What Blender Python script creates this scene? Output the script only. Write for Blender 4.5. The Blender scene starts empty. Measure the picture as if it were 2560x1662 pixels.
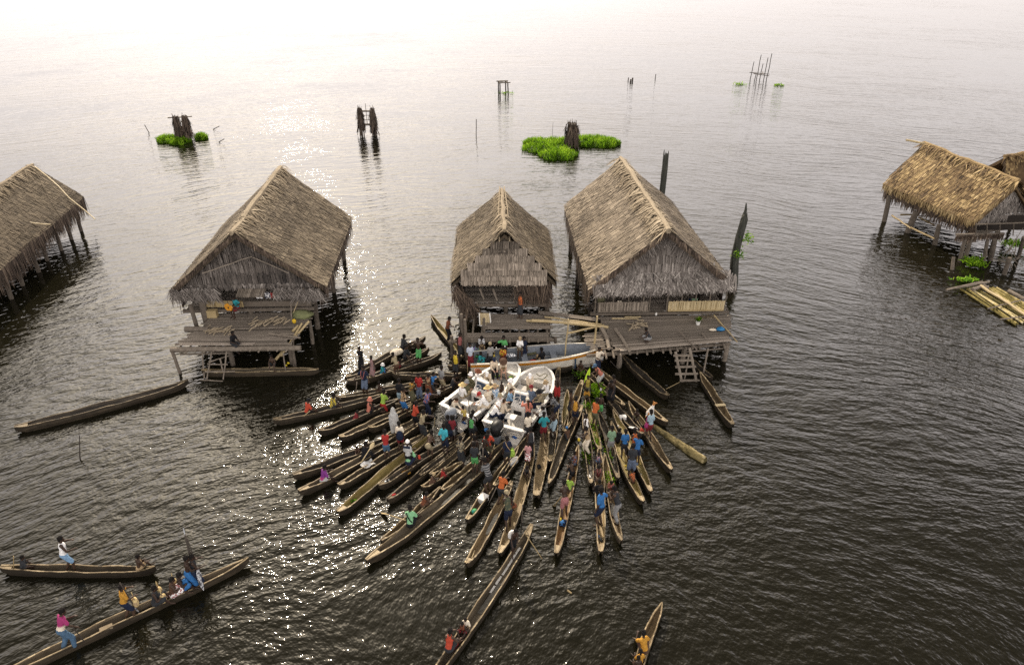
import bpy, bmesh, math, random
from mathutils import Vector, Matrix, Quaternion, noise
import numpy as np
random.seed(7)
R = math.radians
sc = bpy.context.scene
COL = sc.collection
# ------------------------------------------------------------------ camera model
F_PX, PITCH, CAM_Z = 1850.0, R(30), 19.0
SP, CP = math.sin(PITCH), math.cos(PITCH)
def un(px, py, z=0.0):
    """world point at height z seen at full-resolution photo pixel (px, py)"""
    u = (px-1280)/F_PX; v = (py-831)/F_PX
    t = (z-CAM_Z)/(-SP-v*CP)
    return Vector((u*t, (CP-v*SP)*t, z))
REG = {'A': (1000, 850, 4.754), 'B': (1400, 850, 4.754), 'C': (660, 820, 4.754), 'D': (700, 1040, 4.754),
       'E': (1060, 1080, 4.754), 'F': (1400, 1050, 4.754), 'G': (0, 1280, 3.606), 'H': (1040, 1280, 3.4),
       'I': (400, 720, 5.667), 'J': (1060, 700, 5.174), 'K': (1450, 720, 5.667), 'L': (0, 390, 4.174),
       'M': (1060, 440, 3.218), 'N': (400, 400, 2.71), 'O': (1390, 360, 2.576), 'P': (2180, 330, 3.09),
       'Q': (340, 230, 3.606), 'S': (1180, 120, 2.833), 'X': (0, 0, 1.0)}
def px(reg, x, y):
    ox, oy, s = REG[reg]
    return (ox+x/s, oy+y/s)
def at(reg, x, y, z=0.0):
    return un(*px(reg, x, y), z)

# ------------------------------------------------------------------ object helpers
def tag(o, label=None, cat=None, group=None, kind=None):
    if label: o['label'] = label
    if cat: o['category'] = cat
    if group: o['group'] = group
    if kind: o['kind'] = kind
    return o
def empty(name, loc=(0, 0, 0), rz=0.0, scale=1.0):
    o = bpy.data.objects.new(name, None); COL.objects.link(o)
    o.location = loc; o.rotation_euler = (0, 0, rz); o.scale = (scale,)*3
    o.empty_display_size = 0.1
    return o
class MB:
    """collects faces into one mesh; every face can carry a tint and a material slot"""
    def __init__(s): s.v = []; s.f = []; s.t = []; s.m = []
    def add(s, vs, fs, tint=0.5, mat=0):
        b = len(s.v); s.v.extend([tuple(p) for p in vs])
        for f in fs:
            s.f.append([b+i for i in f]); s.t.append(tint); s.m.append(mat)
    def quad(s, a, b, c, d, tint=0.5, mat=0): s.add([a, b, c, d], [(0, 1, 2, 3)], tint, mat)
    def box(s, lo, hi, tint=0.5, mat=0, M=None):
        x0, y0, z0 = lo; x1, y1, z1 = hi
        vs = [Vector(p) for p in ((x0, y0, z0), (x1, y0, z0), (x1, y1, z0), (x0, y1, z0), (x0, y0, z1), (x1, y0, z1), (x1, y1, z1), (x0, y1, z1))]
        if M: vs = [M@p for p in vs]
        s.add(vs, [(0, 3, 2, 1), (4, 5, 6, 7), (0, 1, 5, 4), (1, 2, 6, 5), (2, 3, 7, 6), (3, 0, 4, 7)], tint, mat)
    def beam(s, a, b, w, h, tint=0.5, mat=0, up=(0, 0, 1), jit=0.0):
        a = Vector(a); b = Vector(b); d = (b-a).normalized(); up = Vector(up)
        if abs(d.dot(up)) > 0.95: up = Vector((0, 1, 0))
        x = d.cross(up).normalized()*(w/2); y = x.cross(d).normalized()*(h/2)
        j = lambda: Vector([random.uniform(-jit, jit) for _ in range(3)])
        vs = [p+sx*x+sy*y+j() for p in (a, b) for sx, sy in ((-1, -1), (1, -1), (1, 1), (-1, 1))]
        s.add(vs, [(0, 1, 2, 3), (7, 6, 5, 4), (0, 4, 5, 1), (1, 5, 6, 2), (2, 6, 7, 3), (3, 7, 4, 0)], tint, mat)
    def tube(s, pts, r, seg=8, tint=0.5, mat=0, wob=0.0):
        pts = [Vector(p) for p in pts]; n = len(pts)
        rs = r if isinstance(r, (list, tuple)) else [r]*n
        vs = []; ref = Vector((0.13, 0.21, 0.97))
        for i, p in enumerate(pts):
            d = (pts[min(i+1, n-1)]-pts[max(i-1, 0)]).normalized()
            rf = ref if abs(d.dot(ref)) < 0.93 else Vector((1, 0.1, 0))
            x = d.cross(rf).normalized(); y = d.cross(x)
            for k in range(seg):
                a = 2*math.pi*k/seg; rr = rs[i]*(1+random.uniform(-wob, wob))
                vs.append(p+x*(math.cos(a)*rr)+y*(math.sin(a)*rr))
        fs = []
        for i in range(n-1):
            for k in range(seg):
                k2 = (k+1) % seg
                fs.append((i*seg+k, i*seg+k2, (i+1)*seg+k2, (i+1)*seg+k))
        fs.append(tuple(range(seg-1, -1, -1))); fs.append(tuple((n-1)*seg+k for k in range(seg)))
        s.add(vs, fs, tint, mat)
    def lathe(s, prof, seg=14, c=(0, 0, 0), tint=0.5, mat=0, sx=1, sy=1, M=None):
        vs = []; fs = []; n = len(prof)
        for r, z in prof:
            for k in range(seg):
                a = 2*math.pi*k/seg
                p = Vector((c[0]+r*math.cos(a)*sx, c[1]+r*math.sin(a)*sy, c[2]+z))
                vs.append(M@p if M else p)
        for i in range(n-1):
            for k in range(seg):
                k2 = (k+1) % seg; fs.append((i*seg+k, i*seg+k2, (i+1)*seg+k2, (i+1)*seg+k))
        fs.append(tuple(range(seg-1, -1, -1))); fs.append(tuple((n-1)*seg+k for k in range(seg)))
        s.add(vs, fs, tint, mat)
    def ball(s, c, r, tint=0.5, mat=0, seg=8, rings=5, jit=0.0, M=None):
        rx, ry, rz = r if isinstance(r, (tuple, list)) else (r, r, r)
        vs = [Vector((c[0], c[1], c[2]-rz))]; fs = []
        for i in range(1, rings):
            t = math.pi*i/rings
            for k in range(seg):
                a = 2*math.pi*k/seg; q = 1+random.uniform(-jit, jit)
                vs.append(Vector((c[0]+rx*q*math.sin(t)*math.cos(a), c[1]+ry*q*math.sin(t)*math.sin(a), c[2]-rz*q*math.cos(t))))
        vs.append(Vector((c[0], c[1], c[2]+rz)))
        for k in range(seg):
            k2 = (k+1) % seg
            fs.append((0, 1+k2, 1+k)); fs.append((len(vs)-1, 1+(rings-2)*seg+k, 1+(rings-2)*seg+k2))
            for i in range(rings-2):
                fs.append((1+i*seg+k, 1+i*seg+k2, 1+(i+1)*seg+k2, 1+(i+1)*seg+k))
        if M: vs = [M@p for p in vs]
        s.add(vs, fs, tint, mat)
    def mesh(s, name, mats, smooth=False):
        me = bpy.data.meshes.new(name); me.from_pydata(s.v, [], s.f)
        a = me.attributes.new('tint', 'FLOAT', 'FACE'); a.data.foreach_set('value', s.t)
        mats = mats if isinstance(mats, (list, tuple)) else [mats]
        for m in mats: me.materials.append(m)
        if len(mats) > 1: me.polygons.foreach_set('material_index', s.m)
        if smooth: me.polygons.foreach_set('use_smooth', [True]*len(s.f))
        me.update(); return me
    def build(s, name, mats, parent=None, smooth=False, loc=None):
        o = bpy.data.objects.new(name, s.mesh(name, mats, smooth)); COL.objects.link(o)
        if parent: o.parent = parent
        if loc is not None: o.location = loc
        return o
def recenter(o, p):
    """move a top-level mesh's origin to world point p"""
    p = Vector(p); o.data.transform(Matrix.Translation(-p)); o.location = p; return o

# ------------------------------------------------------------------ materials
def mat_new(name):
    m = bpy.data.materials.new(name); m.use_nodes = True
    nt = m.node_tree; return m, nt, nt.nodes['Principled BSDF']
def N(nt, t, **kw):
    n = nt.nodes.new(t)
    for k, v in kw.items():
        if k in n.inputs: n.inputs[k].default_value = v
        else: setattr(n, k, v)
    return n
def ramp(nt, fac, stops):
    r = nt.nodes.new('ShaderNodeValToRGB'); e = r.color_ramp.elements
    while len(e) < len(stops): e.new(0.5)
    for x, (p, c) in zip(e, stops): x.position = p; x.color = (*c, 1)
    nt.links.new(fac, r.inputs['Fac']); return r.outputs['Color']
def tint_mat(name, stops, scale=(6, 6, 6), nz=0.35, rough=0.85, bump=0.25, coord='Object', obj_rand=0.0, spec=0.25):
    """colour = ramp(face tint + noise); scale is the noise frequency on each axis"""
    m, nt, b = mat_new(name); L = nt.links
    at_ = N(nt, 'ShaderNodeAttribute', attribute_name='tint')
    tc = N(nt, 'ShaderNodeTexCoord'); mp = N(nt, 'ShaderNodeMapping'); mp.inputs['Scale'].default_value = scale
    L.new(tc.outputs[coord], mp.inputs['Vector'])
    n1 = N(nt, 'ShaderNodeTexNoise', Scale=1.0, Detail=5.0, Roughness=0.6)
    if obj_rand:
        oi = N(nt, 'ShaderNodeObjectInfo')
        n1.noise_dimensions = '4D'
        mw = N(nt, 'ShaderNodeMath', operation='MULTIPLY'); mw.inputs[1].default_value = 40
        L.new(oi.outputs['Random'], mw.inputs[0]); L.new(mw.outputs[0], n1.inputs['W'])
    L.new(mp.outputs['Vector'], n1.inputs['Vector'])
    s1 = N(nt, 'ShaderNodeMath', operation='SUBTRACT'); s1.inputs[1].default_value = 0.5; L.new(n1.outputs['Fac'], s1.inputs[0])
    s2 = N(nt, 'ShaderNodeMath', operation='MULTIPLY_ADD'); s2.inputs[1].default_value = nz*2.2
    L.new(s1.outputs[0], s2.inputs[0]); L.new(at_.outputs['Fac'], s2.inputs[2])
    fac = s2.outputs[0]
    if obj_rand:
        s3 = N(nt, 'ShaderNodeMath', operation='MULTIPLY_ADD'); s3.inputs[1].default_value = obj_rand
        so = N(nt, 'ShaderNodeMath', operation='SUBTRACT'); so.inputs[1].default_value = 0.5
        L.new(oi.outputs['Random'], so.inputs[0]); L.new(so.outputs[0], s3.inputs[0]); L.new(fac, s3.inputs[2]); fac = s3.outputs[0]
    L.new(ramp(nt, fac, stops), b.inputs['Base Color'])
    b.inputs['Roughness'].default_value = rough; b.inputs['Specular IOR Level'].default_value = spec
    if bump:
        bp = N(nt, 'ShaderNodeBump', Strength=bump, Distance=0.02); L.new(n1.outputs['Fac'], bp.inputs['Height']); L.new(bp.outputs['Normal'], b.inputs['Normal'])
    return m
M = {}
M['thatch_brown'] = tint_mat('thatch_brown', [(0.0, (.030, .021, .013)), (0.45, (.118, .093, .063)), (0.75, (.22, .177, .123)), (1.0, (.38, .315, .22))], (3, 3, 3), .22)
M['thatch_tan'] = tint_mat('thatch_tan', [(0.0, (.038, .026, .016)), (0.45, (.148, .119, .086)), (0.75, (.262, .214, .157)), (1.0, (.41, .342, .255))], (3, 3, 3), .22)
M['thatch_gold'] = tint_mat('thatch_gold', [(0.0, (.035, .022, .012)), (0.4, (.16, .105, .052)), (0.7, (.36, .26, .125)), (1.0, (.56, .43, .24))], (3, 3, 3), .25)
M['thatch_grey'] = tint_mat('thatch_grey', [(0.0, (.035, .031, .029)), (0.45, (.132, .114, .100)), (0.75, (.25, .222, .20)), (1.0, (.42, .38, .34))], (3, 3, 3), .22)
M['thatch_grey_brown'] = tint_mat('thatch_grey_brown', [(0.0, (.035, .028, .022)), (0.45, (.145, .12, .095)), (0.75, (.27, .225, .18)), (1.0, (.44, .37, .30))], (3, 3, 3), .22)
M['straw'] = tint_mat('straw', [(0.0, (.05, .036, .024)), (0.5, (.21, .165, .108)), (1.0, (.45, .375, .27))], (4, 4, 4), .2)
M['fringe_dark'] = tint_mat('fringe_dark', [(0.0, (.022, .016, .012)), (0.5, (.085, .062, .047)), (1.0, (.24, .18, .13))], (4, 4, 4), .25)
M['wood'] = tint_mat('wood', [(0.0, (.035, .028, .022)), (0.5, (.13, .108, .086)), (1.0, (.33, .28, .225))], (5, 5, 5), .3)
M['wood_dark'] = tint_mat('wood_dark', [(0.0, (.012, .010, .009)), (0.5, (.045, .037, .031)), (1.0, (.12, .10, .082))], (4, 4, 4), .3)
M['plank'] = tint_mat('plank', [(0.0, (.05, .042, .034)), (0.5, (.19, .16, .13)), (1.0, (.42, .36, .30))], (1.2, 14, 14), .35)
M['bamboo'] = tint_mat('bamboo', [(0.0, (.10, .072, .035)), (0.5, (.34, .26, .135)), (1.0, (.56, .46, .28))], (3, 3, 3), .2, rough=.5)
M['bark'] = tint_mat('bark', [(0.0, (.012, .013, .011)), (0.5, (.05, .051, .042)), (1.0, (.15, .145, .12))], (7, 7, 1.2), .5, bump=.8)
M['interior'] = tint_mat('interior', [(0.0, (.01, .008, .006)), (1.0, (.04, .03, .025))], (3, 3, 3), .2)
GR = dict(nz=.2, rough=.6, bump=0)
M['grass'] = tint_mat('grass', [(0.0, (.012, .036, .004)), (0.45, (.12, .25, .010)), (0.8, (.26, .44, .022)), (1.0, (.42, .54, .06))], (2, 2, 2), **GR)
M['leaf'] = tint_mat('leaf', [(0.0, (.03, .09, .01)), (0.5, (.16, .34, .03)), (1.0, (.42, .55, .05))], (3, 3, 3), **GR)
for k_ in ('grass', 'leaf'):      # thin leaves let the low sun through
    nt_ = M[k_].node_tree; b_ = nt_.nodes['Principled BSDF']; o_ = nt_.nodes['Material Output']
    tr_ = nt_.nodes.new('ShaderNodeBsdfTranslucent'); mx_ = nt_.nodes.new('ShaderNodeMixShader'); mx_.inputs[0].default_value = .55
    nt_.links.new(b_.inputs['Base Color'].links[0].from_socket, tr_.inputs['Color']); nt_.links.new(b_.outputs[0], mx_.inputs[1]); nt_.links.new(tr_.outputs[0], mx_.inputs[2]); nt_.links.new(mx_.outputs[0], o_.inputs['Surface'])
_flat = {}
def flat(c, rough=0.75, spec=0.3, fabric=0.0, metal=0.0, name=None):
    key = (tuple(c), rough, fabric, metal)
    if key in _flat: return _flat[key]
    m, nt, b = mat_new(name or ('cloth' if fabric else 'paint')); L = nt.links
    tc = N(nt, 'ShaderNodeTexCoord'); n = N(nt, 'ShaderNodeTexNoise', Scale=14.0 if fabric else 5.0, Detail=4.0)
    L.new(tc.outputs['Object'], n.inputs['Vector'])
    lo = tuple(x*(.72 if fabric else .82) for x in c); hi = tuple(min(1, x*(1.18 if fabric else 1.1)) for x in c)
    L.new(ramp(nt, n.outputs['Fac'], [(.3, lo), (.7, hi)]), b.inputs['Base Color'])
    b.inputs['Roughness'].default_value = rough; b.inputs['Specular IOR Level'].default_value = spec; b.inputs['Metallic'].default_value = metal
    if fabric:
        bp = N(nt, 'ShaderNodeBump', Strength=.5, Distance=.03); L.new(n.outputs['Fac'], bp.inputs['Height']); L.new(bp.outputs['Normal'], b.inputs['Normal'])
    _flat[key] = m; return m
SUN_E, SKY_STR, SKY_SAT, SKY_TINT, SKY_DUST, EXPO = 2.4, 0.15, 0.08, (1.0, .915, .88), .5, 0.98
SKY_GRAD = [(0.0, .46), (.10, .53), (.20, .82), (.32, 1.25), (.43, .88), (.58, .26), (1.0, .13)]
GLOW = [(12.0, 10, (1, .88, .70)), (14.0, 60, (1, .82, .54))]
GLOW_GATE = [(0.0, .01), (.15, .03), (.34, .34), (.5, 1.0), (.6, .9), (.74, .3), (1.0, .04)]
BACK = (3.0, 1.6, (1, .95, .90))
W_ROUGH = 0.035
WAVES = [(.4, 10, .5, 2.0, 3.0, .09), (1.8, 0, .42, 2.5, 11.0, .086), (4.0, -12, .5, 2.0, 5.0, .038), (9.0, 8, .7, 1.0, 23.0, .012)]
RIGHT_FILL = (2.6, 3.5, (1, .93, .91), (.72, .62, .30))
# ------------------------------------------------------------------ camera, light, sky
cd = bpy.data.cameras.new('camera'); cam = bpy.data.objects.new('camera', cd); COL.objects.link(cam)
cam.location = (0, 0, CAM_Z); cam.rotation_euler = (R(90)-PITCH, 0, 0)
cd.sensor_fit = 'HORIZONTAL'; cd.sensor_width = 36.0; cd.lens = F_PX/2560*36.0
cd.clip_start = 0.1; cd.clip_end = 9000; sc.camera = cam
SUN_EL, SUN_AZ = R(34.5), R(-16)          # azimuth measured from the view direction, negative = left
sdir = Vector((math.sin(SUN_AZ)*math.cos(SUN_EL), math.cos(SUN_AZ)*math.cos(SUN_EL), math.sin(SUN_EL)))
ld = bpy.data.lights.new('sun', 'SUN'); ld.energy = SUN_E; ld.angle = R(0.53); ld.color = (1.0, .86, .68)
lo = bpy.data.objects.new('sun', ld); COL.objects.link(lo); lo.rotation_euler = sdir.to_track_quat('Z', 'Y').to_euler(); lo.location = (0, 0, 60)
w = bpy.data.worlds.new('World'); sc.world = w; w.use_nodes = True
nt = w.node_tree; bg = nt.nodes['Background']
sky = N(nt, 'ShaderNodeTexSky', sky_type='NISHITA', sun_disc=False, sun_elevation=SUN_EL, sun_rotation=SUN_AZ, air_density=1.0, dust_density=SKY_DUST, ozone_density=1.0, altitude=0)
hs = N(nt, 'ShaderNodeHueSaturation', Saturation=SKY_SAT)
mx = N(nt, 'ShaderNodeMix', data_type='RGBA', blend_type='MULTIPLY'); mx.inputs[0].default_value = 1.0
mx.inputs[7].default_value = (*SKY_TINT, 1)
nt.links.new(sky.outputs[0], hs.inputs['Color']); nt.links.new(hs.outputs[0], mx.inputs[6]); # hazy sky: bright towards the horizon, duller overhead
tcw = N(nt, 'ShaderNodeTexCoord'); sz_ = N(nt, 'ShaderNodeSeparateXYZ'); nt.links.new(tcw.outputs['Generated'], sz_.inputs[0])
gr = ramp(nt, sz_.outputs[2], [(q, (v/1.5,)*3) for q, v in SKY_GRAD])
mg = N(nt, 'ShaderNodeMix', data_type='RGBA', blend_type='MULTIPLY'); mg.inputs[0].default_value = 1.0
nt.links.new(mx.outputs[2], mg.inputs[6]); nt.links.new(gr, mg.inputs[7]); # thin bright haze round the veiled sun
dt = N(nt, 'ShaderNodeVectorMath', operation='DOT_PRODUCT'); dt.inputs[1].default_value = tuple(sdir); nt.links.new(tcw.outputs['Generated'], dt.inputs[0])
mxx = N(nt, 'ShaderNodeMath', operation='MAXIMUM'); mxx.inputs[1].default_value = 0.0; nt.links.new(dt.outputs['Value'], mxx.inputs[0])
last = mg.outputs[2]; gate = ramp(nt, sz_.outputs[2], [(q, (v,)*3) for q, v in GLOW_GATE])
for amp, ex, colr in GLOW:
    pw = N(nt, 'ShaderNodeMath', operation='POWER'); pw.inputs[1].default_value = ex; nt.links.new(mxx.outputs[0], pw.inputs[0])
    vs_ = N(nt, 'ShaderNodeVectorMath', operation='SCALE'); vs_.inputs[0].default_value = tuple(c*amp for c in colr); nt.links.new(pw.outputs[0], vs_.inputs['Scale'])
    gl_ = N(nt, 'ShaderNodeVectorMath', operation='MULTIPLY'); nt.links.new(vs_.outputs[0], gl_.inputs[0]); nt.links.new(gate, gl_.inputs[1])
    ad = N(nt, 'ShaderNodeVectorMath', operation='ADD'); nt.links.new(last, ad.inputs[0]); nt.links.new(gl_.outputs[0], ad.inputs[1]); last = ad.outputs[0]
# added fill lobe in the sky behind the camera, brightens surfaces facing it
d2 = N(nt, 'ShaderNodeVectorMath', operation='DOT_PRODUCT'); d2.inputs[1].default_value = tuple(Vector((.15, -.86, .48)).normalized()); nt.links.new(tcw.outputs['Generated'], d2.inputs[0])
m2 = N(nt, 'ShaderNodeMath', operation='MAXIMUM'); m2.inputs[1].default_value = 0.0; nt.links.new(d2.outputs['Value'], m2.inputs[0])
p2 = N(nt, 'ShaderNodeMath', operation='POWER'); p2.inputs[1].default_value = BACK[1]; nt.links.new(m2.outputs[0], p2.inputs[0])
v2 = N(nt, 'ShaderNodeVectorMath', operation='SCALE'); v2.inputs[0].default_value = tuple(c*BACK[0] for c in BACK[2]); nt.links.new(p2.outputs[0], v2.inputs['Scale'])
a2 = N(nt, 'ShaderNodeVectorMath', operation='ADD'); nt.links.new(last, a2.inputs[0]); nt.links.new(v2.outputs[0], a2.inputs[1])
# added pale fill lobe low in the sky, brightens reflections on the right
d3 = N(nt, 'ShaderNodeVectorMath', operation='DOT_PRODUCT'); d3.inputs[1].default_value = tuple(Vector(RIGHT_FILL[3]).normalized()); nt.links.new(tcw.outputs['Generated'], d3.inputs[0])
m3 = N(nt, 'ShaderNodeMath', operation='MAXIMUM'); m3.inputs[1].default_value = 0.0; nt.links.new(d3.outputs['Value'], m3.inputs[0])
p3 = N(nt, 'ShaderNodeMath', operation='POWER'); p3.inputs[1].default_value = RIGHT_FILL[1]; nt.links.new(m3.outputs[0], p3.inputs[0])
v3 = N(nt, 'ShaderNodeVectorMath', operation='SCALE'); v3.inputs[0].default_value = tuple(c*RIGHT_FILL[0] for c in RIGHT_FILL[2]); nt.links.new(p3.outputs[0], v3.inputs['Scale'])
h3 = N(nt, 'ShaderNodeVectorMath', operation='MULTIPLY'); nt.links.new(v3.outputs[0], h3.inputs[0]); nt.links.new(ramp(nt, sz_.outputs[2], [(0, (.22,)*3), (.14, (.36,)*3), (.30, (1, 1, 1)), (.42, (1, 1, 1)), (.62, (.12, .12, .12)), (1, (0, 0, 0))]), h3.inputs[1])
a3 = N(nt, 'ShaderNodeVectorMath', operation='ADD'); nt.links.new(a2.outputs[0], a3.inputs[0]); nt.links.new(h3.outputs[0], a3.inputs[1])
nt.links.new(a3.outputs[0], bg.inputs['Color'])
bg.inputs['Strength'].default_value = SKY_STR*1.5
sc.view_settings.view_transform = 'Standard'; sc.view_settings.look = 'None'; sc.view_settings.exposure = EXPO; sc.view_settings.gamma = 1.0
sc.render.engine = 'CYCLES'
sc.cycles.use_denoising = False
sc.cycles.max_bounces = 6; sc.cycles.diffuse_bounces = 2; sc.cycles.glossy_bounces = 3
sc.cycles.sample_clamp_direct = 0; sc.cycles.sample_clamp_indirect = 6

# ------------------------------------------------------------------ lake
def water_material():
    m, nt, b = mat_new('lake_water'); L = nt.links
    b.inputs['Base Color'].default_value = (.0075, .0068, .0036, 1)
    b.inputs['Roughness'].default_value = W_ROUGH; b.inputs['IOR'].default_value = 1.333
    geo = N(nt, 'ShaderNodeNewGeometry')
    def wave(scale, rot, stretch, detail, seed):
        # a rotated, stretched noise: wave crests long across the wind
        mp = N(nt, 'ShaderNodeMapping'); mp.vector_type = 'POINT'
        mp.inputs['Rotation'].default_value = (0, 0, R(rot)); mp.inputs['Scale'].default_value = (scale*stretch, scale, scale)
        mp.inputs['Location'].default_value = (seed, seed*1.7, seed)
        L.new(warp.outputs[0], mp.inputs['Vector'])
        n = N(nt, 'ShaderNodeTexNoise', Scale=1.0, Detail=detail, Roughness=.55); L.new(mp.outputs[0], n.inputs['Vector'])
        return n.outputs['Fac']
    wn = N(nt, 'ShaderNodeTexNoise', Scale=.06, Detail=2.0); L.new(geo.outputs['Position'], wn.inputs['Vector'])
    wsub = N(nt, 'ShaderNodeVectorMath', operation='SUBTRACT'); wsub.inputs[1].default_value = (.5, .5, .5); L.new(wn.outputs['Color'], wsub.inputs[0])
    wsc = N(nt, 'ShaderNodeVectorMath', operation='SCALE'); wsc.inputs['Scale'].default_value = 7.0; L.new(wsub.outputs[0], wsc.inputs[0])
    warp0 = N(nt, 'ShaderNodeVectorMath', operation='ADD'); L.new(geo.outputs['Position'], warp0.inputs[0]); L.new(wsc.outputs[0], warp0.inputs[1])
    # wave trains bend round a point of the lake: crests follow arcs about it
    off = N(nt, 'ShaderNodeVectorMath', operation='SUBTRACT'); off.inputs[1].default_value = (2.0, -4.0, 0); L.new(warp0.outputs[0], off.inputs[0])
    sx = N(nt, 'ShaderNodeSeparateXYZ'); L.new(off.outputs[0], sx.inputs[0])
    an = N(nt, 'ShaderNodeMath', operation='ARCTAN2'); L.new(sx.outputs[0], an.inputs[0]); L.new(sx.outputs[1], an.inputs[1])
    am = N(nt, 'ShaderNodeMath', operation='MULTIPLY'); am.inputs[1].default_value = 34.0; L.new(an.outputs[0], am.inputs[0])
    ln = N(nt, 'ShaderNodeVectorMath', operation='LENGTH'); L.new(off.outputs[0], ln.inputs[0])
    warp = N(nt, 'ShaderNodeCombineXYZ'); L.new(am.outputs[0], warp.inputs[0]); L.new(ln.outputs['Value'], warp.inputs[1])
    # patches of calmer and rougher water
    pn = N(nt, 'ShaderNodeTexNoise', Scale=.035, Detail=3.0); L.new(geo.outputs['Position'], pn.inputs['Vector'])
    pr_ = N(nt, 'ShaderNodeMapRange'); pr_.inputs['From Min'].default_value = .3; pr_.inputs['From Max'].default_value = .7
    pr_.inputs['To Min'].default_value = .55; pr_.inputs['To Max'].default_value = 1.25; L.new(pn.outputs['Fac'], pr_.inputs['Value'])
    nrm = None
    for (scale, rot, stretch, detail, seed, dist) in WAVES:
        bp = N(nt, 'ShaderNodeBump', Strength=1.0); 
        md = N(nt, 'ShaderNodeMath', operation='MULTIPLY'); md.inputs[1].default_value = dist; L.new(pr_.outputs[0], md.inputs[0])
        L.new(md.outputs[0], bp.inputs['Distance'])
        L.new(wave(scale, rot, stretch, detail, seed), bp.inputs['Height'])
        if nrm: L.new(nrm, bp.inputs['Normal'])
        nrm = bp.outputs['Normal']
    L.new(nrm, b.inputs['Normal'])
    return m
M['water'] = water_material()
wm = MB(); S = 7000
wm.quad((-S, -300, 0), (S, -300, 0), (S, S, 0), (-S, S, 0))
tag(wm.build('water', M['water']), 'dark rippled lake water glittering under a low hazy sun', kind='structure')
# ------------------------------------------------------------------ thatch and timber
def V(*a): return Vector(a)
def clampt(x): return max(0.0, min(1.0, x))
def patch(mb, e0, e1, r1, r0, row=.26, wid=.085, ln=.62, lift=.05, base=.5, var=.16, jit=.07, clump=.13, skew=.25, vmax=1.0, shape=None):
    """rows of hanging leaf strips on the sheet e0-e1 (lower edge) to r0-r1 (upper edge)"""
    e0, e1, r1, r0 = map(Vector, (e0, e1, r1, r0))
    nrm = (e1-e0).cross(r0-e0).normalized()
    if nrm.z < 0 and abs(nrm.z) > 1e-3: nrm = -nrm
    elif abs(nrm.z) <= 1e-3 and nrm.y > 0: nrm = -nrm
    sl = ((r0-e0).length+(r1-e1).length)/2; nr = max(2, int(sl/row))
    seed = random.uniform(0, 99)
    for i in range(nr):
        v0 = i/nr; rowt = random.gauss(0, var*.35)
        a = e0.lerp(r0, v0); b = e1.lerp(r1, v0); n = max(2, int((b-a).length/(wid*.8)))
        upv = (r0-e0).lerp(r1-e1, .5).normalized()
        for k in range(n):
            u = (k+random.uniform(-.3, .3)+.5)/n
            if shape and not shape(u, v0): continue
            p = a.lerp(b, u); side = (b-a).normalized()
            up = ((r0-e0).lerp(r1-e1, u)).normalized()
            l = ln*random.uniform(.75, 1.2); wd = wid*random.uniform(.7, 1.35)*.5
            down = -up*(random.uniform(0, jit)+.06) ; sk = side*random.gauss(0, skew*.12)
            lo = p+down+nrm*(lift*random.uniform(.6, 1.6)); hi = p+up*min(l, sl*(1.02-v0)+.05)+nrm*.012+sk
            cl = noise.noise(Vector((u*(b-a).length*.55+seed, v0*sl*.9, seed)))*clump + noise.noise(Vector((u*(b-a).length*2.1, i*7.3, seed)))*clump*.9
            q_ = a.lerp(b, u); sg = nrm*(noise.noise(q_*.42+Vector((seed, 0, 0)))*.075); lo = lo+sg; hi = hi+sg
            cl += noise.noise(q_*.3+Vector((0, seed, 0)))*.16
            t = clampt(base+rowt+random.gauss(0, var)+cl)
            mb.quad(lo-side*wd*.8, lo+side*wd*.8, hi+side*wd, hi-side*wd, t)
def tri_patch(mb, gL, gR, gT, **kw):
    up = V(0, gT.y-(gL.y+gR.y)/2, gT.z-(gL.z+gR.z)/2); c = (gT.x-gL.x)/(gR.x-gL.x)
    patch(mb, gL, gR, gR+up, gL+up, shape=lambda u, v: (u/c if u < c else (1-u)/(1-c)) > v+.13, **kw)
def fringe(mb, a, b, ln=.7, wid=.07, out=(0, 0, 0), dens=1.0, base=.4, var=.18, layers=2, drop=None, messy=.12):
    a = Vector(a); b = Vector(b); out = Vector(out); side = (b-a).normalized()
    n = max(2, int((b-a).length/(wid*.6)*dens))
    for ly in range(layers):
        for k in range(n):
            u = (k+random.random())/n; p = a.lerp(b, u)+V(0, 0, random.uniform(-.04, .08))+out*(ly*.4-.2)
            l = ln*random.uniform(.5, 1.25); d = V(0, 0, -1)*l+side*random.gauss(0, messy)*l+out*random.uniform(.1, .7)*l
            w_ = side*wid*random.uniform(.35, .7)
            t = clampt(base+random.gauss(0, var)+noise.noise(p*1.7)*.25)
            mid = p+d*.5+out*.05
            mb.quad(p-w_, p+w_, mid+w_*.9, mid-w_*.9, t); mb.quad(mid-w_*.9, mid+w_*.9, p+d+w_*.25, p+d-w_*.25, t)
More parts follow.
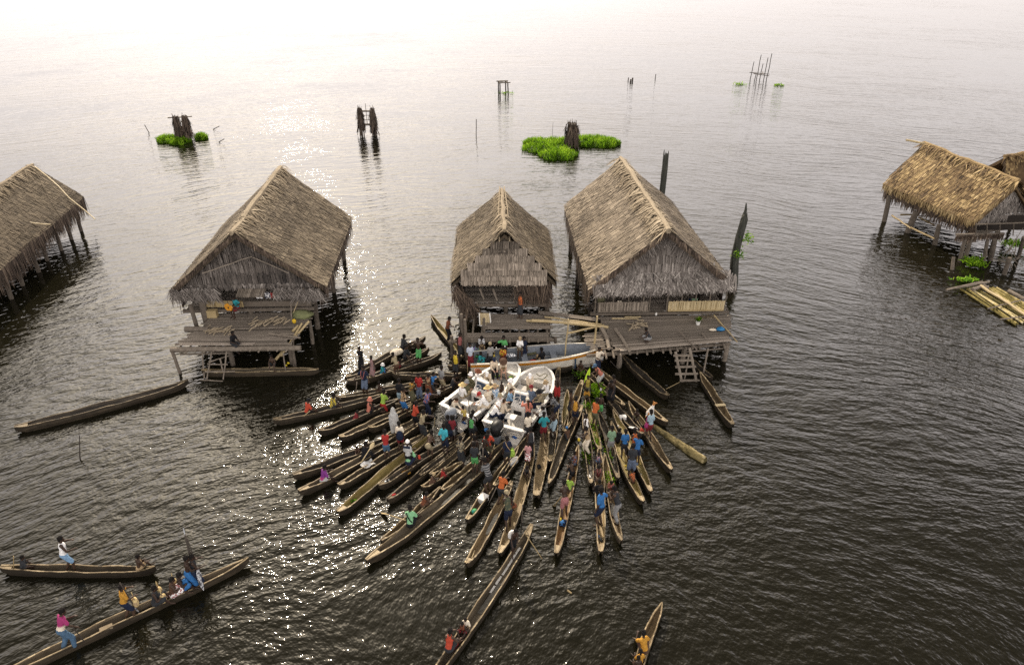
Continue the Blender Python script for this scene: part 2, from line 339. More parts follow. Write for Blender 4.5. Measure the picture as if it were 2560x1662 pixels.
def ridge_cap(mb, a, b, dirs, ln=.75, wid=.1, base=.62, var=.2, dens=1.0, messy=.3, roll=.13):
    """leaf bundles folded over the ridge line a-b; dirs are the two down-slope directions"""
    a = Vector(a); b = Vector(b); side = (b-a).normalized(); n = int((b-a).length/wid*2.2*dens)
    for d in dirs:
        d = Vector(d).normalized()
        for k in range(n):
            u = random.random(); sag = V(0, 0, .06+.03*math.sin(u*9))
            p = a.lerp(b, u)+sag+V(0, 0, random.uniform(0, roll)); l = ln*random.uniform(.45, 1.25)
            q = p+d*l+side*random.gauss(0, messy)*l+V(0, 0, random.uniform(0, .13)); w_ = side*wid*random.uniform(.3, .7)
            mid = p.lerp(q, .5)+V(0, 0, random.uniform(.02, .1))
            t = clampt(base+random.gauss(0, var)); mb.quad(p-w_, p+w_, mid+w_, mid-w_, t); mb.quad(mid-w_, mid+w_, q+w_*.3, q-w_*.3, t-.05)
    pts = [a.lerp(b, i/12)+V(random.uniform(-.04, .04), 0, .1+random.uniform(-.03, .05)) for i in range(13)]
    mb.tube(pts, [roll*random.uniform(.8, 1.15) for _ in pts], 7, base+.08, 0, .15)
def slab(mb, pts, thick, tint=.25):
    pts = [Vector(p) for p in pts]; n = len(pts); nrm = (pts[1]-pts[0]).cross(pts[2]-pts[0]).normalized()
    if nrm.z < 0: nrm = -nrm
    lo = [p-nrm*thick for p in pts]
    mb.add(pts+lo, [tuple(range(n)), tuple(range(2*n-1, n-1, -1))]+[(i, n+i, n+(i+1) % n, (i+1) % n) for i in range(n)], tint)
def post(parent, x, y, top, r=.11, lean=(0, 0), bottom=-1.2, name='post', mat='wood', tint=.42):
    mb = MB(); n = 6
    pts = [(x+lean[0]*(1-i/n)+random.uniform(-.015, .015), y+lean[1]*(1-i/n)+random.uniform(-.015, .015), bottom+(top-bottom)*i/n) for i in range(n+1)]
    mb.tube(pts, [r*random.uniform(.9, 1.08) for _ in pts], 9, tint, 0, .06)
    return mb.build(name, M[mat], parent)
def pole(name, pts, r, mat='wood', parent=None, tint=.55, seg=7, label=None, cat=None, group=None, wob=.06):
    mb = MB(); pts = [Vector(p) for p in pts]
    if len(pts) == 2:
        d = (pts[1]-pts[0]).length*.008
        pts = [pts[0].lerp(pts[1], i/5)+V(*[random.uniform(-d, d) if 0 < i < 5 else 0 for _ in range(3)]) for i in range(6)]
    rs = r if isinstance(r, (list, tuple)) else [r*(1.08-.16*i/(len(pts)-1)) for i in range(len(pts))]
    mb.tube(pts, rs, seg, tint, 0, wob); o = mb.build(name, M[mat], parent)
    if not parent: recenter(o, pts[0]); tag(o, label, cat, group)
    return o
def planks(mb, a, b, c, d, n, th=.035, gap=.012, base=.5, var=.13, ragged=.12, lift=0):
    """n planks running a->b, laid side by side from a-b to d-c"""
    a, b, c, d = map(Vector, (a, b, c, d))
    for i in range(n):
        u0, u1 = i/n, (i+1)/n
        s0 = random.uniform(-ragged, ragged); s1 = random.uniform(-ragged, ragged)
        dx = (b-a).normalized()
        p = [a.lerp(d, u0)+dx*s0, b.lerp(c, u0)+dx*s1, b.lerp(c, u1)+dx*s1, a.lerp(d, u1)+dx*s0]
        g = (p[3]-p[0]).normalized()*gap; z = random.uniform(0, .018)+lift
        p = [p[0]+g+V(0, 0, z), p[1]+g+V(0, 0, z), p[2]-g+V(0, 0, z), p[3]-g+V(0, 0, z)]
        slab(mb, p, th, clampt(base+random.gauss(0, var)))
def roof_parts(root, eLF, eRF, eRB, eLB, rF, rB, mat, base=(.45, .45), th=.13, **kw):
    """roof > ridge_cap; two thatched slopes as one roof mesh each"""
    mb = MB()
    for (e0, e1, r1, r0, bs) in ((eLB, eLF, rF, rB, base[0]), (eRF, eRB, rB, rF, base[1])):
        e0, e1, r1, r0 = map(Vector, (e0, e1, r1, r0)); dn = V(0, 0, -.12)
        slab(mb, [e0+dn, e1+dn, r1+dn, r0+dn], th, .18); patch(mb, e0, e1, r1, r0, base=bs, **kw)
    roof = mb.build('roof', M[mat], root)
    return roof
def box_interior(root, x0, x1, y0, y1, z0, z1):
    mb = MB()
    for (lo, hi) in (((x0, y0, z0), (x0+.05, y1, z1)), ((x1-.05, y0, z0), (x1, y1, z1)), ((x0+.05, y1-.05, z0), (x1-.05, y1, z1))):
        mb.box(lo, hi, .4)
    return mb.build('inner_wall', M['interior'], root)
def loc_house(root, *pts):
    return [Vector(p)-root.location for p in pts]

# ---- HOUSE 3: wide house beside the two dead trunks --------------------------------
h = empty('stilt_house', (7.2, 34, 0)); tag(h, 'largest thatched stilt house with slatted bamboo veranda rails, two dead trunks behind it', 'house', 'thatched stilt houses on the lake')
O3 = h.location.copy()
def P3(x, y, z): return V(x, y, z)-O3
eLF, eRF, eLB, eRB = P3(3.82, 32.15, 2.85), P3(10.9, 32.75, 2.85), P3(3.31, 43.8, 2.85), P3(10.0, 44.3, 2.85)
rF, rB = P3(7.18, 31.9, 6.0), P3(6.42, 42.9, 6.0)
roof = roof_parts(h, eLF, eRF, eRB, eLB, rF, rB, 'thatch_tan', base=(.56, .42))
mb = MB(); ridge_cap(mb, rF+V(.02, -.25, .02), rB, (eLF-rF, eRF-rF), ln=.95, base=.62, messy=.45, dens=1.3); mb.build('ridge_cap', M['straw'], roof)
mb = MB(); fringe(mb, eLF, eLB, .95, out=(-.12, 0, 0), base=.45); fringe(mb, eRF, eRB, .9, out=(.12, 0, 0), base=.4); fringe(mb, rF, eLF, .3, out=(0, -.1, 0), base=.5); fringe(mb, rF, eRF, .3, out=(0, -.1, 0), base=.45)
mb.build('eave_fringe', M['fringe_dark'], roof)
# gable: recessed leaf wall, then a grey skirt along the bottom
gL, gR, gT = P3(4.55, 32.55, 3.15), P3(10.35, 33.05, 3.15), P3(7.2, 32.95, 5.75)
mb = MB(); mb.add([gL+V(0, .15, 0), gR+V(0, .15, 0), gT+V(0, .15, 0)], [(0, 1, 2)], .2)
tri = lambda u, v: abs(u-.5) < .5
tri_patch(mb, gL, gR, gT, row=.42, wid=.06, ln=.62, base=.52, var=.15, lift=.06)
for s, e in ((0, gL), (1, gR)):        # leaf fronds drooping along both verges
    for k in range(150):
        u = k/150; p = gT.lerp(e, u)+V(0, -.12, .02); l = random.uniform(.5, 1.0)
        d = V((1 if s == 0 else -1)*random.uniform(.2, .7), -.05, -1).normalized()*l; w_ = V(.035, 0, 0)
        mb.quad(p-w_, p+w_, p+d+w_*.3, p+d-w_*.3, clampt(random.gauss(.5, .17)))
mb.build('gable', M['thatch_grey'], h)
mb = MB(); sk0, sk1 = P3(4.0, 31.9, 2.82), P3(10.85, 32.45, 2.82); sk2, sk3 = P3(10.5, 33.0, 3.4), P3(4.4, 32.5, 3.4)
slab(mb, [sk0, sk1, sk2, sk3], .05, .2)
for _ in range(3): patch(mb, sk0, sk1, sk2, sk3, row=.2, wid=.07, ln=.55, lift=.09, base=.6, var=.18, jit=.25, skew=2.2)
fringe(mb, sk0, sk1, .30, out=(0, -.12, 0), base=.6, messy=.5, layers=3)
mb.build('thatch_skirt', M['thatch_grey'], h)
mb = MB(); planks(mb, P3(4.1, 32.5, 1.46), P3(10.75, 32.7, 1.46), P3(9.9, 43.4, 1.46), P3(3.7, 43.2, 1.46), 40, base=.4); mb.build('floor', M['plank'], h)
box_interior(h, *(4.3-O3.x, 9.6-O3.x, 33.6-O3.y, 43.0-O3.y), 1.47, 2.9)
mb = MB()
for a, b in ((P3(3.75, 33, 2.8), P3(3.4, 43.5, 2.8)), (P3(10.55, 33.2, 2.8), P3(9.75, 43.5, 2.8))):
    slab(mb, [a, b, b-V(0, 0, 1.15), a-V(0, 0, 1.15)], .06, .25); fringe(mb, a, b, 1.4, out=(.1 if a.x > 0 else -.1, 0, 0), base=.42)
mb.build('leaf_wall', M['fringe_dark'], h)
for k, (x0, x1, t, mt) in enumerate(((4.25, 6.75, .5, 'wood'), (7.75, 10.55, .55, 'bamboo'))):
    ya, yb = 32.35+.03*(x0-4), 32.35+.03*(x1-4)
    mb = MB(); n = int((x1-x0)/.045)
    for i in range(n):
        u = (i+.5)/n; x = x0+(x1-x0)*u; y = ya+(yb-ya)*u
        mb.beam(P3(x, y, 1.48), P3(x+random.uniform(-.02, .02), y-.03, 2.04+random.uniform(-.02, .03)), .04, .02, clampt(random.gauss(t+.18, .17)))
    mb.beam(P3(x0, ya-.05, 2.02), P3(x1, yb-.05, 2.02), .035, .035, .7); mb.beam(P3(x0, ya-.05, 1.52), P3(x1, yb-.05, 1.52), .04, .05, .55)
    rail = mb.build('veranda_rail', M[mt], h)
for x in (4.12, 5.0, 5.75, 6.5, 6.82, 7.7, 8.4, 9.1, 9.8, 10.6):
    mb = MB(); y = 32.42+.03*(x-4); mb.tube([P3(x, y, 1.4), P3(x+.02, y, 2.95)], .035, 7, .55); mb.build('veranda_post', M['wood'], h)
mb = MB(); mb.beam(P3(3.9, 32.4, 1.36), P3(10.85, 32.6, 1.36), .16, .13, .4); mb.beam(P3(3.9, 36, 1.34), P3(10.4, 36.2, 1.34), .12, .1, .35); mb.build('floor_beam', M['wood'], h)
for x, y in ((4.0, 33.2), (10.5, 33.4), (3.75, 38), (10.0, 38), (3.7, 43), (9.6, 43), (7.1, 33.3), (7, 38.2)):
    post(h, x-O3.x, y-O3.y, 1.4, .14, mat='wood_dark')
# deck
dFL, dFR, dBR, dBL = P3(4.75, 29.15, 1.2), P3(10.3, 30.05, 1.2), P3(11.0, 32.65, 1.2), P3(4.3, 32.4, 1.2)
mb = MB(); planks(mb, dFL, dFR, dBR, dBL, 26, base=.42, var=.1, ragged=.08)
planks(mb, P3(4.9, 29.06, 1.24), P3(10.35, 29.98, 1.24), P3(10.3, 30.2, 1.24), P3(4.9, 29.3, 1.24), 2, base=.72, var=.06)
deck = mb.build('deck', M['plank'], h)
mb = MB(); planks(mb, P3(3.5, 29.3, 1.16), P3(4.7, 29.35, 1.16), P3(4.4, 31.0, 1.16), P3(3.4, 30.8, 1.16), 9, base=.5, ragged=.3, gap=.05)
mb.build('broken_deck_edge', M['plank'], h)
for i in range(17):
    x = 4.3+i*.375; y0 = 29.1+(x-4.75)*.162
    if random.random() < .12: continue
    mb = MB(); e = random.uniform(.1, .38); s_ = random.uniform(-.05, .12)
    mb.tube([P3(x+s_, y0-e, 1.07), P3(x, y0+2.6, 1.1)], .05, 7, .62); mb.build('joist', M['wood'], h)
mb = MB(); mb.tube([P3(3.45, 29.05, .98), P3(10.35, 30.15, .98)], .085, 8, .5, 0, .08); mb.tube([P3(4.3, 31.9, .98), P3(10.9, 32.2, .98)], .085, 8, .4); mb.build('deck_beam', M['wood'], h)
for x, y in ((5.08, 29.64), (10.24, 30.21), (8.15, 29.95)): post(h, x-O3.x, y-O3.y, .95, .12, tint=.6)
for x, y in ((4.5, 32.2), (10.7, 32.4), (7.6, 32.3)): post(h, x-O3.x, y-O3.y, .95, .12)
mb = MB(); mb.tube([P3(8.3, 30.1, .55), P3(10.4, 30.4, .6)], .045, 7, .6); mb.build('brace', M['wood'], h)
for pts, r in (((at('K', 310, 570, 1.35)-O3, at('K', 380, 700, 1.3)-O3, at('K', 410, 860, 1.22)-O3), .09), ((at('K', 500, 580, 1.3)-O3, at('K', 600, 720, 1.3)-O3, at('K', 700, 890, 1.25)-O3), .075)):
    pole('edge_log', pts, r, 'wood', h, .72)
# ---- HOUSE 1 ----------------------------------------------------------------------
h = empty('stilt_house', (-13, 34, 0)); tag(h, 'thatched stilt house with firewood drying on its low deck and a guitar player in front', 'house', 'thatched stilt houses on the lake')
O1 = h.location.copy()
def P1(x, y, z): return V(x, y, z)-O1
eLF, eRF, eLB, eRB = P1(-16.55, 32.0, 2.8), P1(-9.2, 32.5, 2.8), P1(-16.85, 41.5, 2.8), P1(-9.65, 41.75, 2.8)
rF, rB = P1(-12.72, 31.6, 6.0), P1(-13.15, 41.2, 6.0)
roof = roof_parts(h, eLF, eRF, eRB, eLB, rF, rB, 'thatch_brown', base=(.46, .50), row=.2, wid=.07)
mb = MB(); ridge_cap(mb, rF+V(.02, -.3, 0), rB, (eLF-rF, eRF-rF), ln=.8, base=.58, messy=.4, dens=1.1); mb.build('ridge_cap', M['straw'], roof)
mb = MB(); fringe(mb, eRF, eRB, .95, out=(.1, 0, 0), base=.5); fringe(mb, eLF, eLB, .8, out=(-.1, 0, 0), base=.45); fringe(mb, rF, eRF, .25, out=(0, -.08, 0), base=.45); fringe(mb, rF, eLF, .25, out=(0, -.08, 0), base=.4)
mb.build('eave_fringe', M['fringe_dark'], roof)
gL, gR, gT = P1(-16.2, 32.25, 2.95), P1(-9.65, 32.6, 2.95), P1(-12.75, 32.25, 5.75)
mb = MB(); mb.add([gL+V(0, .15, 0), gR+V(0, .15, 0), gT+V(0, .15, 0)], [(0, 1, 2)], .2)
tri_patch(mb, gL, gR, gT, row=.5, wid=.05, ln=.62, base=.4, var=.13, lift=.05)
fringe(mb, gL, gR, .3, out=(0, -.1, 0), base=.45, messy=.2)
mb.build('gable', M['thatch_grey'], h)
for a, b in ((at('N', 300, 752, 3.9), at('N', 635, 640, 4.6)), (at('N', 640, 645, 4.5), at('N', 880, 752, 3.7))):
    pole('batten', (a-O1+V(0, -.25, 0), b-O1+V(0, -.25, 0)), .025, 'wood', h, .75)
mb = MB()          # frond panels hanging at both front corners
for (xa, xb, za) in ((-16.5, -14.3, 2.92), (-11.6, -9.3, 2.84)):
    for k in range(620):
        u = random.random(); p = P1(xa+(xb-xa)*u, 32.0+.03*(xa+16)+random.uniform(-.15, .1), za+random.uniform(-.35, .1)); l = random.uniform(.25, .62)
        if xa > -12 and u < .45: l *= .55
        sg = random.choice((-1, 1)); d = V(sg*random.uniform(.2, 1.0), -.1, -random.uniform(.5, 1)).normalized()*l; w_ = V(.022, 0, .012)
        mb.quad(p-w_, p+w_, p+d+w_*.3, p+d-w_*.3, clampt(random.gauss(.52, .2)))
mb.build('frond_panel', M['thatch_grey'], h)
mb = MB(); planks(mb, P1(-16.1, 32.2, 1.75), P1(-9.9, 32.5, 1.75), P1(-10, 41.3, 1.75), P1(-16.5, 41.2, 1.75), 34, base=.4); mb.build('floor', M['plank'], h)
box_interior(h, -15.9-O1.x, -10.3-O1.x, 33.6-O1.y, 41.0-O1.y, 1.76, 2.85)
mb = MB(); mb.beam(P1(-15.2, 32.05, 2.1), P1(-9.9, 32.35, 2.0), .1, .28, .42); mb.beam(P1(-16.2, 32.1, 1.68), P1(-9.8, 32.4, 1.68), .14, .16, .4); mb.build('floor_beam', M['wood'], h)
mb = MB()
for k in range(16): mb.beam(P1(-13.3+k*.085, 31.75, 2.63), P1(-13.3+k*.085, 32.3, 2.8), .07, .02, clampt(random.gauss(.55, .12)))
mb.build('window_flap', M['wood'], h)
for x0, x1 in ((-15.0, -13.1),):
    mb = MB(); n = 30
    for i in range(n): mb.beam(P1(x0+(x1-x0)*i/n, 32.02, 1.95), P1(x0+(x1-x0)*i/n, 31.98, 2.3), .055, .02, clampt(random.gauss(.5, .15)))
    mb.build('veranda_rail', M['bamboo'], h)
mb = MB()
for a, b in ((P1(-9.55, 32.6, 2.75), P1(-9.9, 41.4, 2.75)), (P1(-16.35, 32.4, 2.75), P1(-16.6, 41.2, 2.75))):
    slab(mb, [a, b, b-V(0, 0, 1.0), a-V(0, 0, 1.0)], .06, .25); fringe(mb, a, b, 1.2, out=(.1 if a.x > 0 else -.1, 0, 0), base=.42)
mb.build('leaf_wall', M['fringe_dark'], h)
for x, y, r, ln, tp in ((-15.55, 31.6, .1, (.28, -.1), 2.3), (-15.1, 31.95, .16, (0, 0), 2.3), (-10.0, 33.4, .13, (-.12, -.1), 2.4), (-10.4, 41.9, .13, (0, 0), 2.6), (-16.4, 41, .13, (0, 0), 1.7), (-16.2, 37, .13, (0, 0), 1.7), (-10.1, 37.5, .13, (0, 0), 1.7), (-13, 37, .13, (0, 0), 1.7), (-13, 32.4, .13, (0, 0), 1.7)):
    post(h, x-O1.x, y-O1.y, tp, r, ln)
def PD(x, y, z): return P1(x, y+.42, z)
# deck in two levels
mb = MB()
planks(mb, PD(-15.0, 30.35, 1.38), PD(-9.95, 30.6, 1.38), PD(-9.9, 32.2, 1.38), PD(-15.05, 32.0, 1.38), 17, base=.36, ragged=.12)
planks(mb, PD(-15.55, 29.15, 1.24), PD(-10.5, 29.2, 1.24), PD(-10.2, 30.75, 1.3), PD(-15.2, 30.6, 1.3), 16, base=.5, ragged=.25)
planks(mb, PD(-15.6, 29.1, 1.29), PD(-12, 29.1, 1.29), PD(-12, 29.3, 1.29), PD(-15.6, 29.35, 1.29), 2, base=.75, var=.05)
mb.build('deck', M['plank'], h)
mb = MB(); mb.tube([PD(-15.85, 28.95, 1.12), PD(-9.85, 29.1, 1.12)], [.13, .12, ], 9, .58, 0, .06); mb.build('deck_beam', M['wood'], h)
mb = MB(); mb.tube([PD(-15.75, 30.55, 1.3), PD(-14.6, 30.5, 1.3)], .14, 9, .5, 0, .06); mb.build('deck_beam', M['wood'], h)
for i in range(13):
    x = -15.4+i*.42; e = random.uniform(.05, .4); mb = MB()
    mb.tube([PD(x-.1, 28.95-e*.6, 1.17-.15*e), PD(x, 30.2, 1.16)], .04, 7, .68); mb.build('joist', M['wood'], h)
for x, y, r, ln in ((-15.35, 28.78, .08, (0, 0)), (-13.31, 29.4, .11, (0, 0)), (-10.5, 29.5, .11, (0, 0)), (-9.95, 31.4, .09, (0, 0)), (-10.3, 29.3, .06, (0, 0)), (-14.9, 31.8, .1, (0, 0)), (-12.5, 31.6, .1, (0, 0))):
    post(h, x-O1.x-(.35 if r == .08 else 0), y+.4-O1.y, 1.1 if y < 31 else 1.3, r, ln if r != .08 else (.35, -.2), tint=.5)
mb = MB(); mb.tube([PD(-15.6, 29.2, .72), PD(-13.2, 29.3, .72)], .05, 7, .6); mb.build('brace', M['wood'], h)
# ---- HOUSE 2 ----------------------------------------------------------------------
h = empty('stilt_house', (-.4, 35, 0)); tag(h, 'narrow middle stilt house with a stepped leaf gable, directly behind the orange and white boat', 'house', 'thatched stilt houses on the lake')
O2 = h.location.copy()
def P2(x, y, z): return V(x, y, z)-O2
eLF, eRF, eLB, eRB = P2(-3.0, 32.9, 2.8), P2(2.2, 33.0, 2.8), P2(-3.15, 40.3, 2.8), P2(2.1, 39.95, 2.8)
rF, rB = P2(-.36, 33.7, 5.2), P2(-.56, 39.6, 5.2)
roof = roof_parts(h, eLF, eRF, eRB, eLB, rF, rB, 'thatch_brown', base=(.5, .44), row=.18, wid=.06)
mb = MB(); ridge_cap(mb, rF+V(0, -.1, 0), rB, (eLF-rF, eRF-rF), ln=.75, base=.56, messy=.25, roll=.11, dens=1.6)
for sx in (-.25, .25): mb.tube([rF+V(sx, -.45, -.3), rF.lerp(rB, .5)+V(sx*.9, 0, .1), rB+V(sx*.5, .2, .2)], .03, 6, .7)
mb.build('ridge_cap', M['straw'], roof)
mb = MB(); fringe(mb, eLF, eLB, .6, out=(-.08, 0, 0), base=.45); fringe(mb, eRF, eRB, .6, out=(.08, 0, 0), base=.42); mb.build('eave_fringe', M['fringe_dark'], roof)
tiers = ((-2.5, 1.7, 3.0, 3.5, 32.5, 32.85, .64), (-2.15, 1.4, 3.4, 3.8, 32.75, 33.0, .62), (-1.8, 1.1, 3.7, 4.1, 32.95, 33.2, .56), (-1.45, .75, 4.0, 4.4, 33.12, 33.4, .5), (-1.05, .35, 4.3, 4.68, 33.3, 33.6, .42))
mb = MB()
for x0, x1, z0, z1, y0, y1, bs in tiers:
    q = [P2(x0, y0, z0), P2(x1, y0, z0), P2(x1, y1, z1), P2(x0, y1, z1)]
    slab(mb, q, .05, .2); patch(mb, *q, row=.2, wid=.032, ln=.45, base=bs, var=.17, lift=.04); fringe(mb, q[0], q[1], .14, out=(0, -.08, 0), base=bs)
mb.add([P2(-2.6, 33.6, 2.8), P2(1.8, 33.6, 2.8), P2(-.4, 33.75, 5.0)], [(0, 1, 2)], .05)
mb.build('gable', M['thatch_grey_brown'], h)
mb = MB(); planks(mb, P2(-2.8, 33.0, 1.7), P2(1.9, 33.0, 1.7), P2(1.9, 39.8, 1.7), P2(-2.9, 39.9, 1.7), 28, base=.35); mb.build('floor', M['plank'], h)
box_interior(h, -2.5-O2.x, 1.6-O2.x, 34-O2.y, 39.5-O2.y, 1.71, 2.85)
mb = MB()
for a, b, l in ((P2(-2.75, 32.9, 2.75), P2(-2.95, 40, 2.75), 1.2), (P2(1.95, 33.1, 2.75), P2(1.9, 39.7, 2.75), 1.2)):
    slab(mb, [a, b, b-V(0, 0, .95), a-V(0, 0, .95)], .06, .2); fringe(mb, a, b, l, out=(.06 if a.x > 0 else -.12, 0, 0), base=.42)
for k in range(900):     # dried fronds hanging at the right half of the front and over the left corner
    left = k % 2; u = random.random()
    p = P2(-2.85+u*.9, 32.85-u*.25, 2.6-u*1.0) if left else P2(.25+u*1.6, 32.85, 2.7)
    p += V(random.gauss(0, .1), random.gauss(0, .1), random.gauss(0, .12)); l = random.uniform(.5, 1.05); sk = random.gauss(.15 if not left else .3, .3)
    d = V(sk, -.12, -1).normalized()*l; w_ = V(.022, 0, 0); mb.quad(p-w_, p+w_, p+d+w_*.3, p+d-w_*.3, clampt(random.gauss(.45, .2)))
mb.build('leaf_wall', M['fringe_dark'], h)
mb = MB(); mb.beam(P2(-2.7, 32.85, 1.62), P2(2.0, 32.9, 1.62), .14, .16, .4); mb.build('floor_beam', M['wood'], h)
for a, b in ((at('J', 720, 110, 2.5), at('J', 775, 250, 1.9)), (at('J', 890, 110, 2.5), at('J', 945, 265, 1.9))): pole('strut', (a-O2, b-O2), .05, 'wood', h, .6)
for x, y, tp in ((-2.6, 33.2, 1.65), (1.8, 33.2, 1.65), (-.3, 33.2, 1.65), (-2.8, 39.6, 1.65), (1.8, 39.6, 1.65), (-2.7, 36.5, 1.65), (1.8, 36.5, 1.65), (2.2, 39.0, 2.3)): post(h, x-O2.x, y-O2.y, tp, .12)
mb = MB(); planks(mb, P2(-2.35, 30.35, 1.1), P2(1.75, 30.5, 1.1), P2(1.8, 31.0, 1.1), P2(-2.3, 30.95, 1.1), 6, base=.4); planks(mb, P2(-1.3, 31.0, 1.3), P2(1.9, 31.05, 1.3), P2(1.9, 32.5, 1.3), P2(-1.3, 32.5, 1.3), 18, base=.48, var=.08); mb.build('deck', M['plank'], h)
mb = MB(); mb.tube([P2(-3.0, 30.35, .98), P2(2.0, 30.5, .98)], .09, 8, .45); mb.tube([P2(-1.6, 32.45, 1.2), P2(2.1, 32.5, 1.2)], .07, 8, .45); mb.build('deck_beam', M['wood'], h)
for i in range(9):
    mb = MB(); x = -1.9+i*.45; mb.tube([P2(x, 30.2, 1.05), P2(x, 32.4, 1.08)], .05, 7, .6); mb.build('joist', M['wood'], h)
for x, y, tp in ((-2.9, 30.5, 1.2), (-2.35, 30.3, 2.5), (-2.2, 30.15, 2.3), (1.75, 30.55, 1.05), (2.1, 30.8, .95), (-1.4, 30.6, 1.0), (-.1, 30.6, 1.0), (1.85, 32.3, 1.3), (-1.35, 31.05, 1.85)): post(h, x-O2.x, y-O2.y, tp, .075)
# ---- LEFT HOUSE and RIGHT HOUSES --------------------------------------------------
h = empty('stilt_house', (-29, 40, 0)); tag(h, 'greenish brown thatched house with pale poles laid on its roof, cut by the left edge', 'house', 'thatched stilt houses on the lake')
OL = h.location.copy()
def PL(x, y, z): return V(x, y, z)-OL
EB, EF = un(206, 492, 2.25), un(-40, 705, 2.25); RB = un(81, 415, 4.3); RF = RB+(EF-EB)*1.0
eF, eB = PL(*EF), PL(*EB); rF, rB = PL(*RF), PL(*RB); lF, lB = rF*2-eF, rB*2-eB; lF.z = lB.z = 2.25
roof = roof_parts(h, lF, eF, eB, lB, rF, rB, 'thatch_brown', base=(.42, .42), row=.24, wid=.07, var=.13)
mb = MB(); ridge_cap(mb, rF, rB, (lF-rF, eF-rF), ln=.8, base=.5, messy=.45); mb.build('ridge_cap', M['straw'], roof)
mb = MB(); fringe(mb, eF, eB, 1.1, out=(.12, 0, 0), base=.42, layers=3); fringe(mb, eB, rB, .3, out=(0, .05, 0)); mb.build('eave_fringe', M['fringe_dark'], roof)
for a, b in ((at('L', 375, 145, 4.15), at('L', 1000, 685, 2.2)), (at('L', -150, 680, 3.0), at('L', 535, 740, 2.4))): pole('roof_pole', (a-OL+V(0, 0, .2), b-OL+V(0, 0, .15)), .035, 'bamboo', roof, .8)
mb = MB(); zz = lambda p, q, z: p.lerp(q, .12)+V(0, 0, z-p.lerp(q, .12).z)
planks(mb, zz(lF, eF, 1.2), zz(eF, lF, 1.2), zz(eB, lB, 1.2), zz(lB, eB, 1.2), 20, base=.3); mb.build('floor', M['plank'], h)
mb = MB(); a, b = zz(eF, lF, 2.2), zz(eB, lB, 2.2); slab(mb, [a, b, b-V(0, 0, 1), a-V(0, 0, 1)], .06, .25); mb.build('leaf_wall', M['fringe_dark'], h)
for u, dx in ((.03, 0), (.2, .2), (.33, -.2), (.47, .1), (.6, -.4), (.72, .15), (.86, -.1), (.97, .1)):
    p = zz(eF, lF, 0).lerp(zz(eB, lB, 0), u); post(h, p.x+dx*.4, p.y, 1.6, .12, (.12, -.2), tint=.35)
h = empty('stilt_house', (28.5, 45, 0)); tag(h, 'golden thatched house leaning on bare posts, a pale pole sticking out of its ridge', 'house', 'thatched stilt houses on the lake')
OR = h.location.copy()
def PR(x, y, z): return V(x, y, z)-OR
eB, eF = PR(*un(2209, 459, 2.4)), PR(*un(2436, 553, 2.4)); rB, rF = PR(*un(2309, 361, 4.6)), PR(*un(2546, 457, 4.6)); oB, oF = rB*2-eB, rF*2-eF; oB.z = oF.z = 2.4
mb = MB()
for q in ((eB, eF, rF, rB), (oF, oB, rB, rF)):
    slab(mb, [p+V(0, 0, -.28) for p in q], .1, .2); patch(mb, *q, base=.5, row=.3, wid=.075, ln=.6, clump=.3)
roof = mb.build('roof', M['thatch_gold'], h)
mb = MB(); ridge_cap(mb, rF, rB, (eF-rF, oF-rF), ln=.8, base=.5, messy=.4, dens=1.4); mb.build('ridge_cap', M['thatch_gold'], roof)
mb = MB(); fringe(mb, eB, eF, .5, out=(-.2, -.08, 0), base=.62, layers=2); fringe(mb, eF, rF, .3, out=(0, -.1, 0), base=.5); mb.build('eave_fringe', M['thatch_gold'], roof)
mb = MB(); fringe(mb, eB+V(.25, .1, -.15), eF+V(.25, .1, -.15), 1.0, out=(-.05, 0, 0), base=.5, layers=3); slab(mb, [eB+V(.3, .1, -.1), eF+V(.3, .1, -.1), eF+V(.35, .1, -.8), eB+V(.35, .1, -.8)], .05, .25); mb.build('leaf_wall', M['fringe_dark'], h)
gL, gR, gT = eF+V(.3, .35, -.02), oF+V(-.3, .35, -.02), rF+V(0, .35, -.2)
mb = MB(); mb.add([gL+V(0, .15, 0), gR+V(0, .15, 0), gT+V(0, .15, 0)], [(0, 1, 2)], .2); tri_patch(mb, gL, gR, gT, row=.3, wid=.06, ln=.45, base=.5, var=.17, jit=.2, skew=2); fringe(mb, gL+V(0, -.05, 0), gR+V(0, -.05, 0), .4, out=(0, -.1, 0), base=.5, messy=.5); mb.build('gable', M['thatch_grey'], h)
pole('ridge_pole', (at('P', 262, 62, 4.75)-OR, rB+V(.1, -.3, .1)), .07, 'bamboo', h, .85)
for dx in (0, .12, .24): pole('verge_rod', (at('P', 130+60*dx*4, 345, 2.6)-OR, at('P', 390+8*dx, 108, 4.6)-OR), .018, 'wood', h, .3)
mb = MB(); planks(mb, eB+V(.6, 0, -1.0), oB+V(-.6, 0, -1.0), oF+V(-.5, .3, -1.0), eF+V(.5, .3, -1.0), 22, base=.35); mb.build('floor', M['plank'], h)
mb = MB(); mb.box((eF.x+.5, eF.y+1.0, 1.42), (oF.x-.6, eF.y+1.1, 2.35), .3); mb.build('inner_wall', M['interior'], h)
mb = MB(); mb.beam(at('P', 650, 795, 1.72)-OR, at('P', 1020, 785, 1.72)-OR, .12, .12, .5); mb.beam(at('P', 800, 715, 2.4)-OR, at('P', 1180, 700, 2.4)-OR, .06, .06, .5); mb.build('floor_beam', M['wood'], h)
mb = MB(); a, b = at('P', 650, 805, 1.68)-OR, at('P', 1020, 795, 1.68)-OR; fringe(mb, a, b, .4, base=.5); mb.build('hanging_leaves', M['fringe_dark'], h)
for x in (800, 885, 985, 1090): pole('veranda_post', (at('P', x, 800, 1.65)-OR, at('P', x+5, 705, 2.6)-OR), .03, 'wood', h, .5)
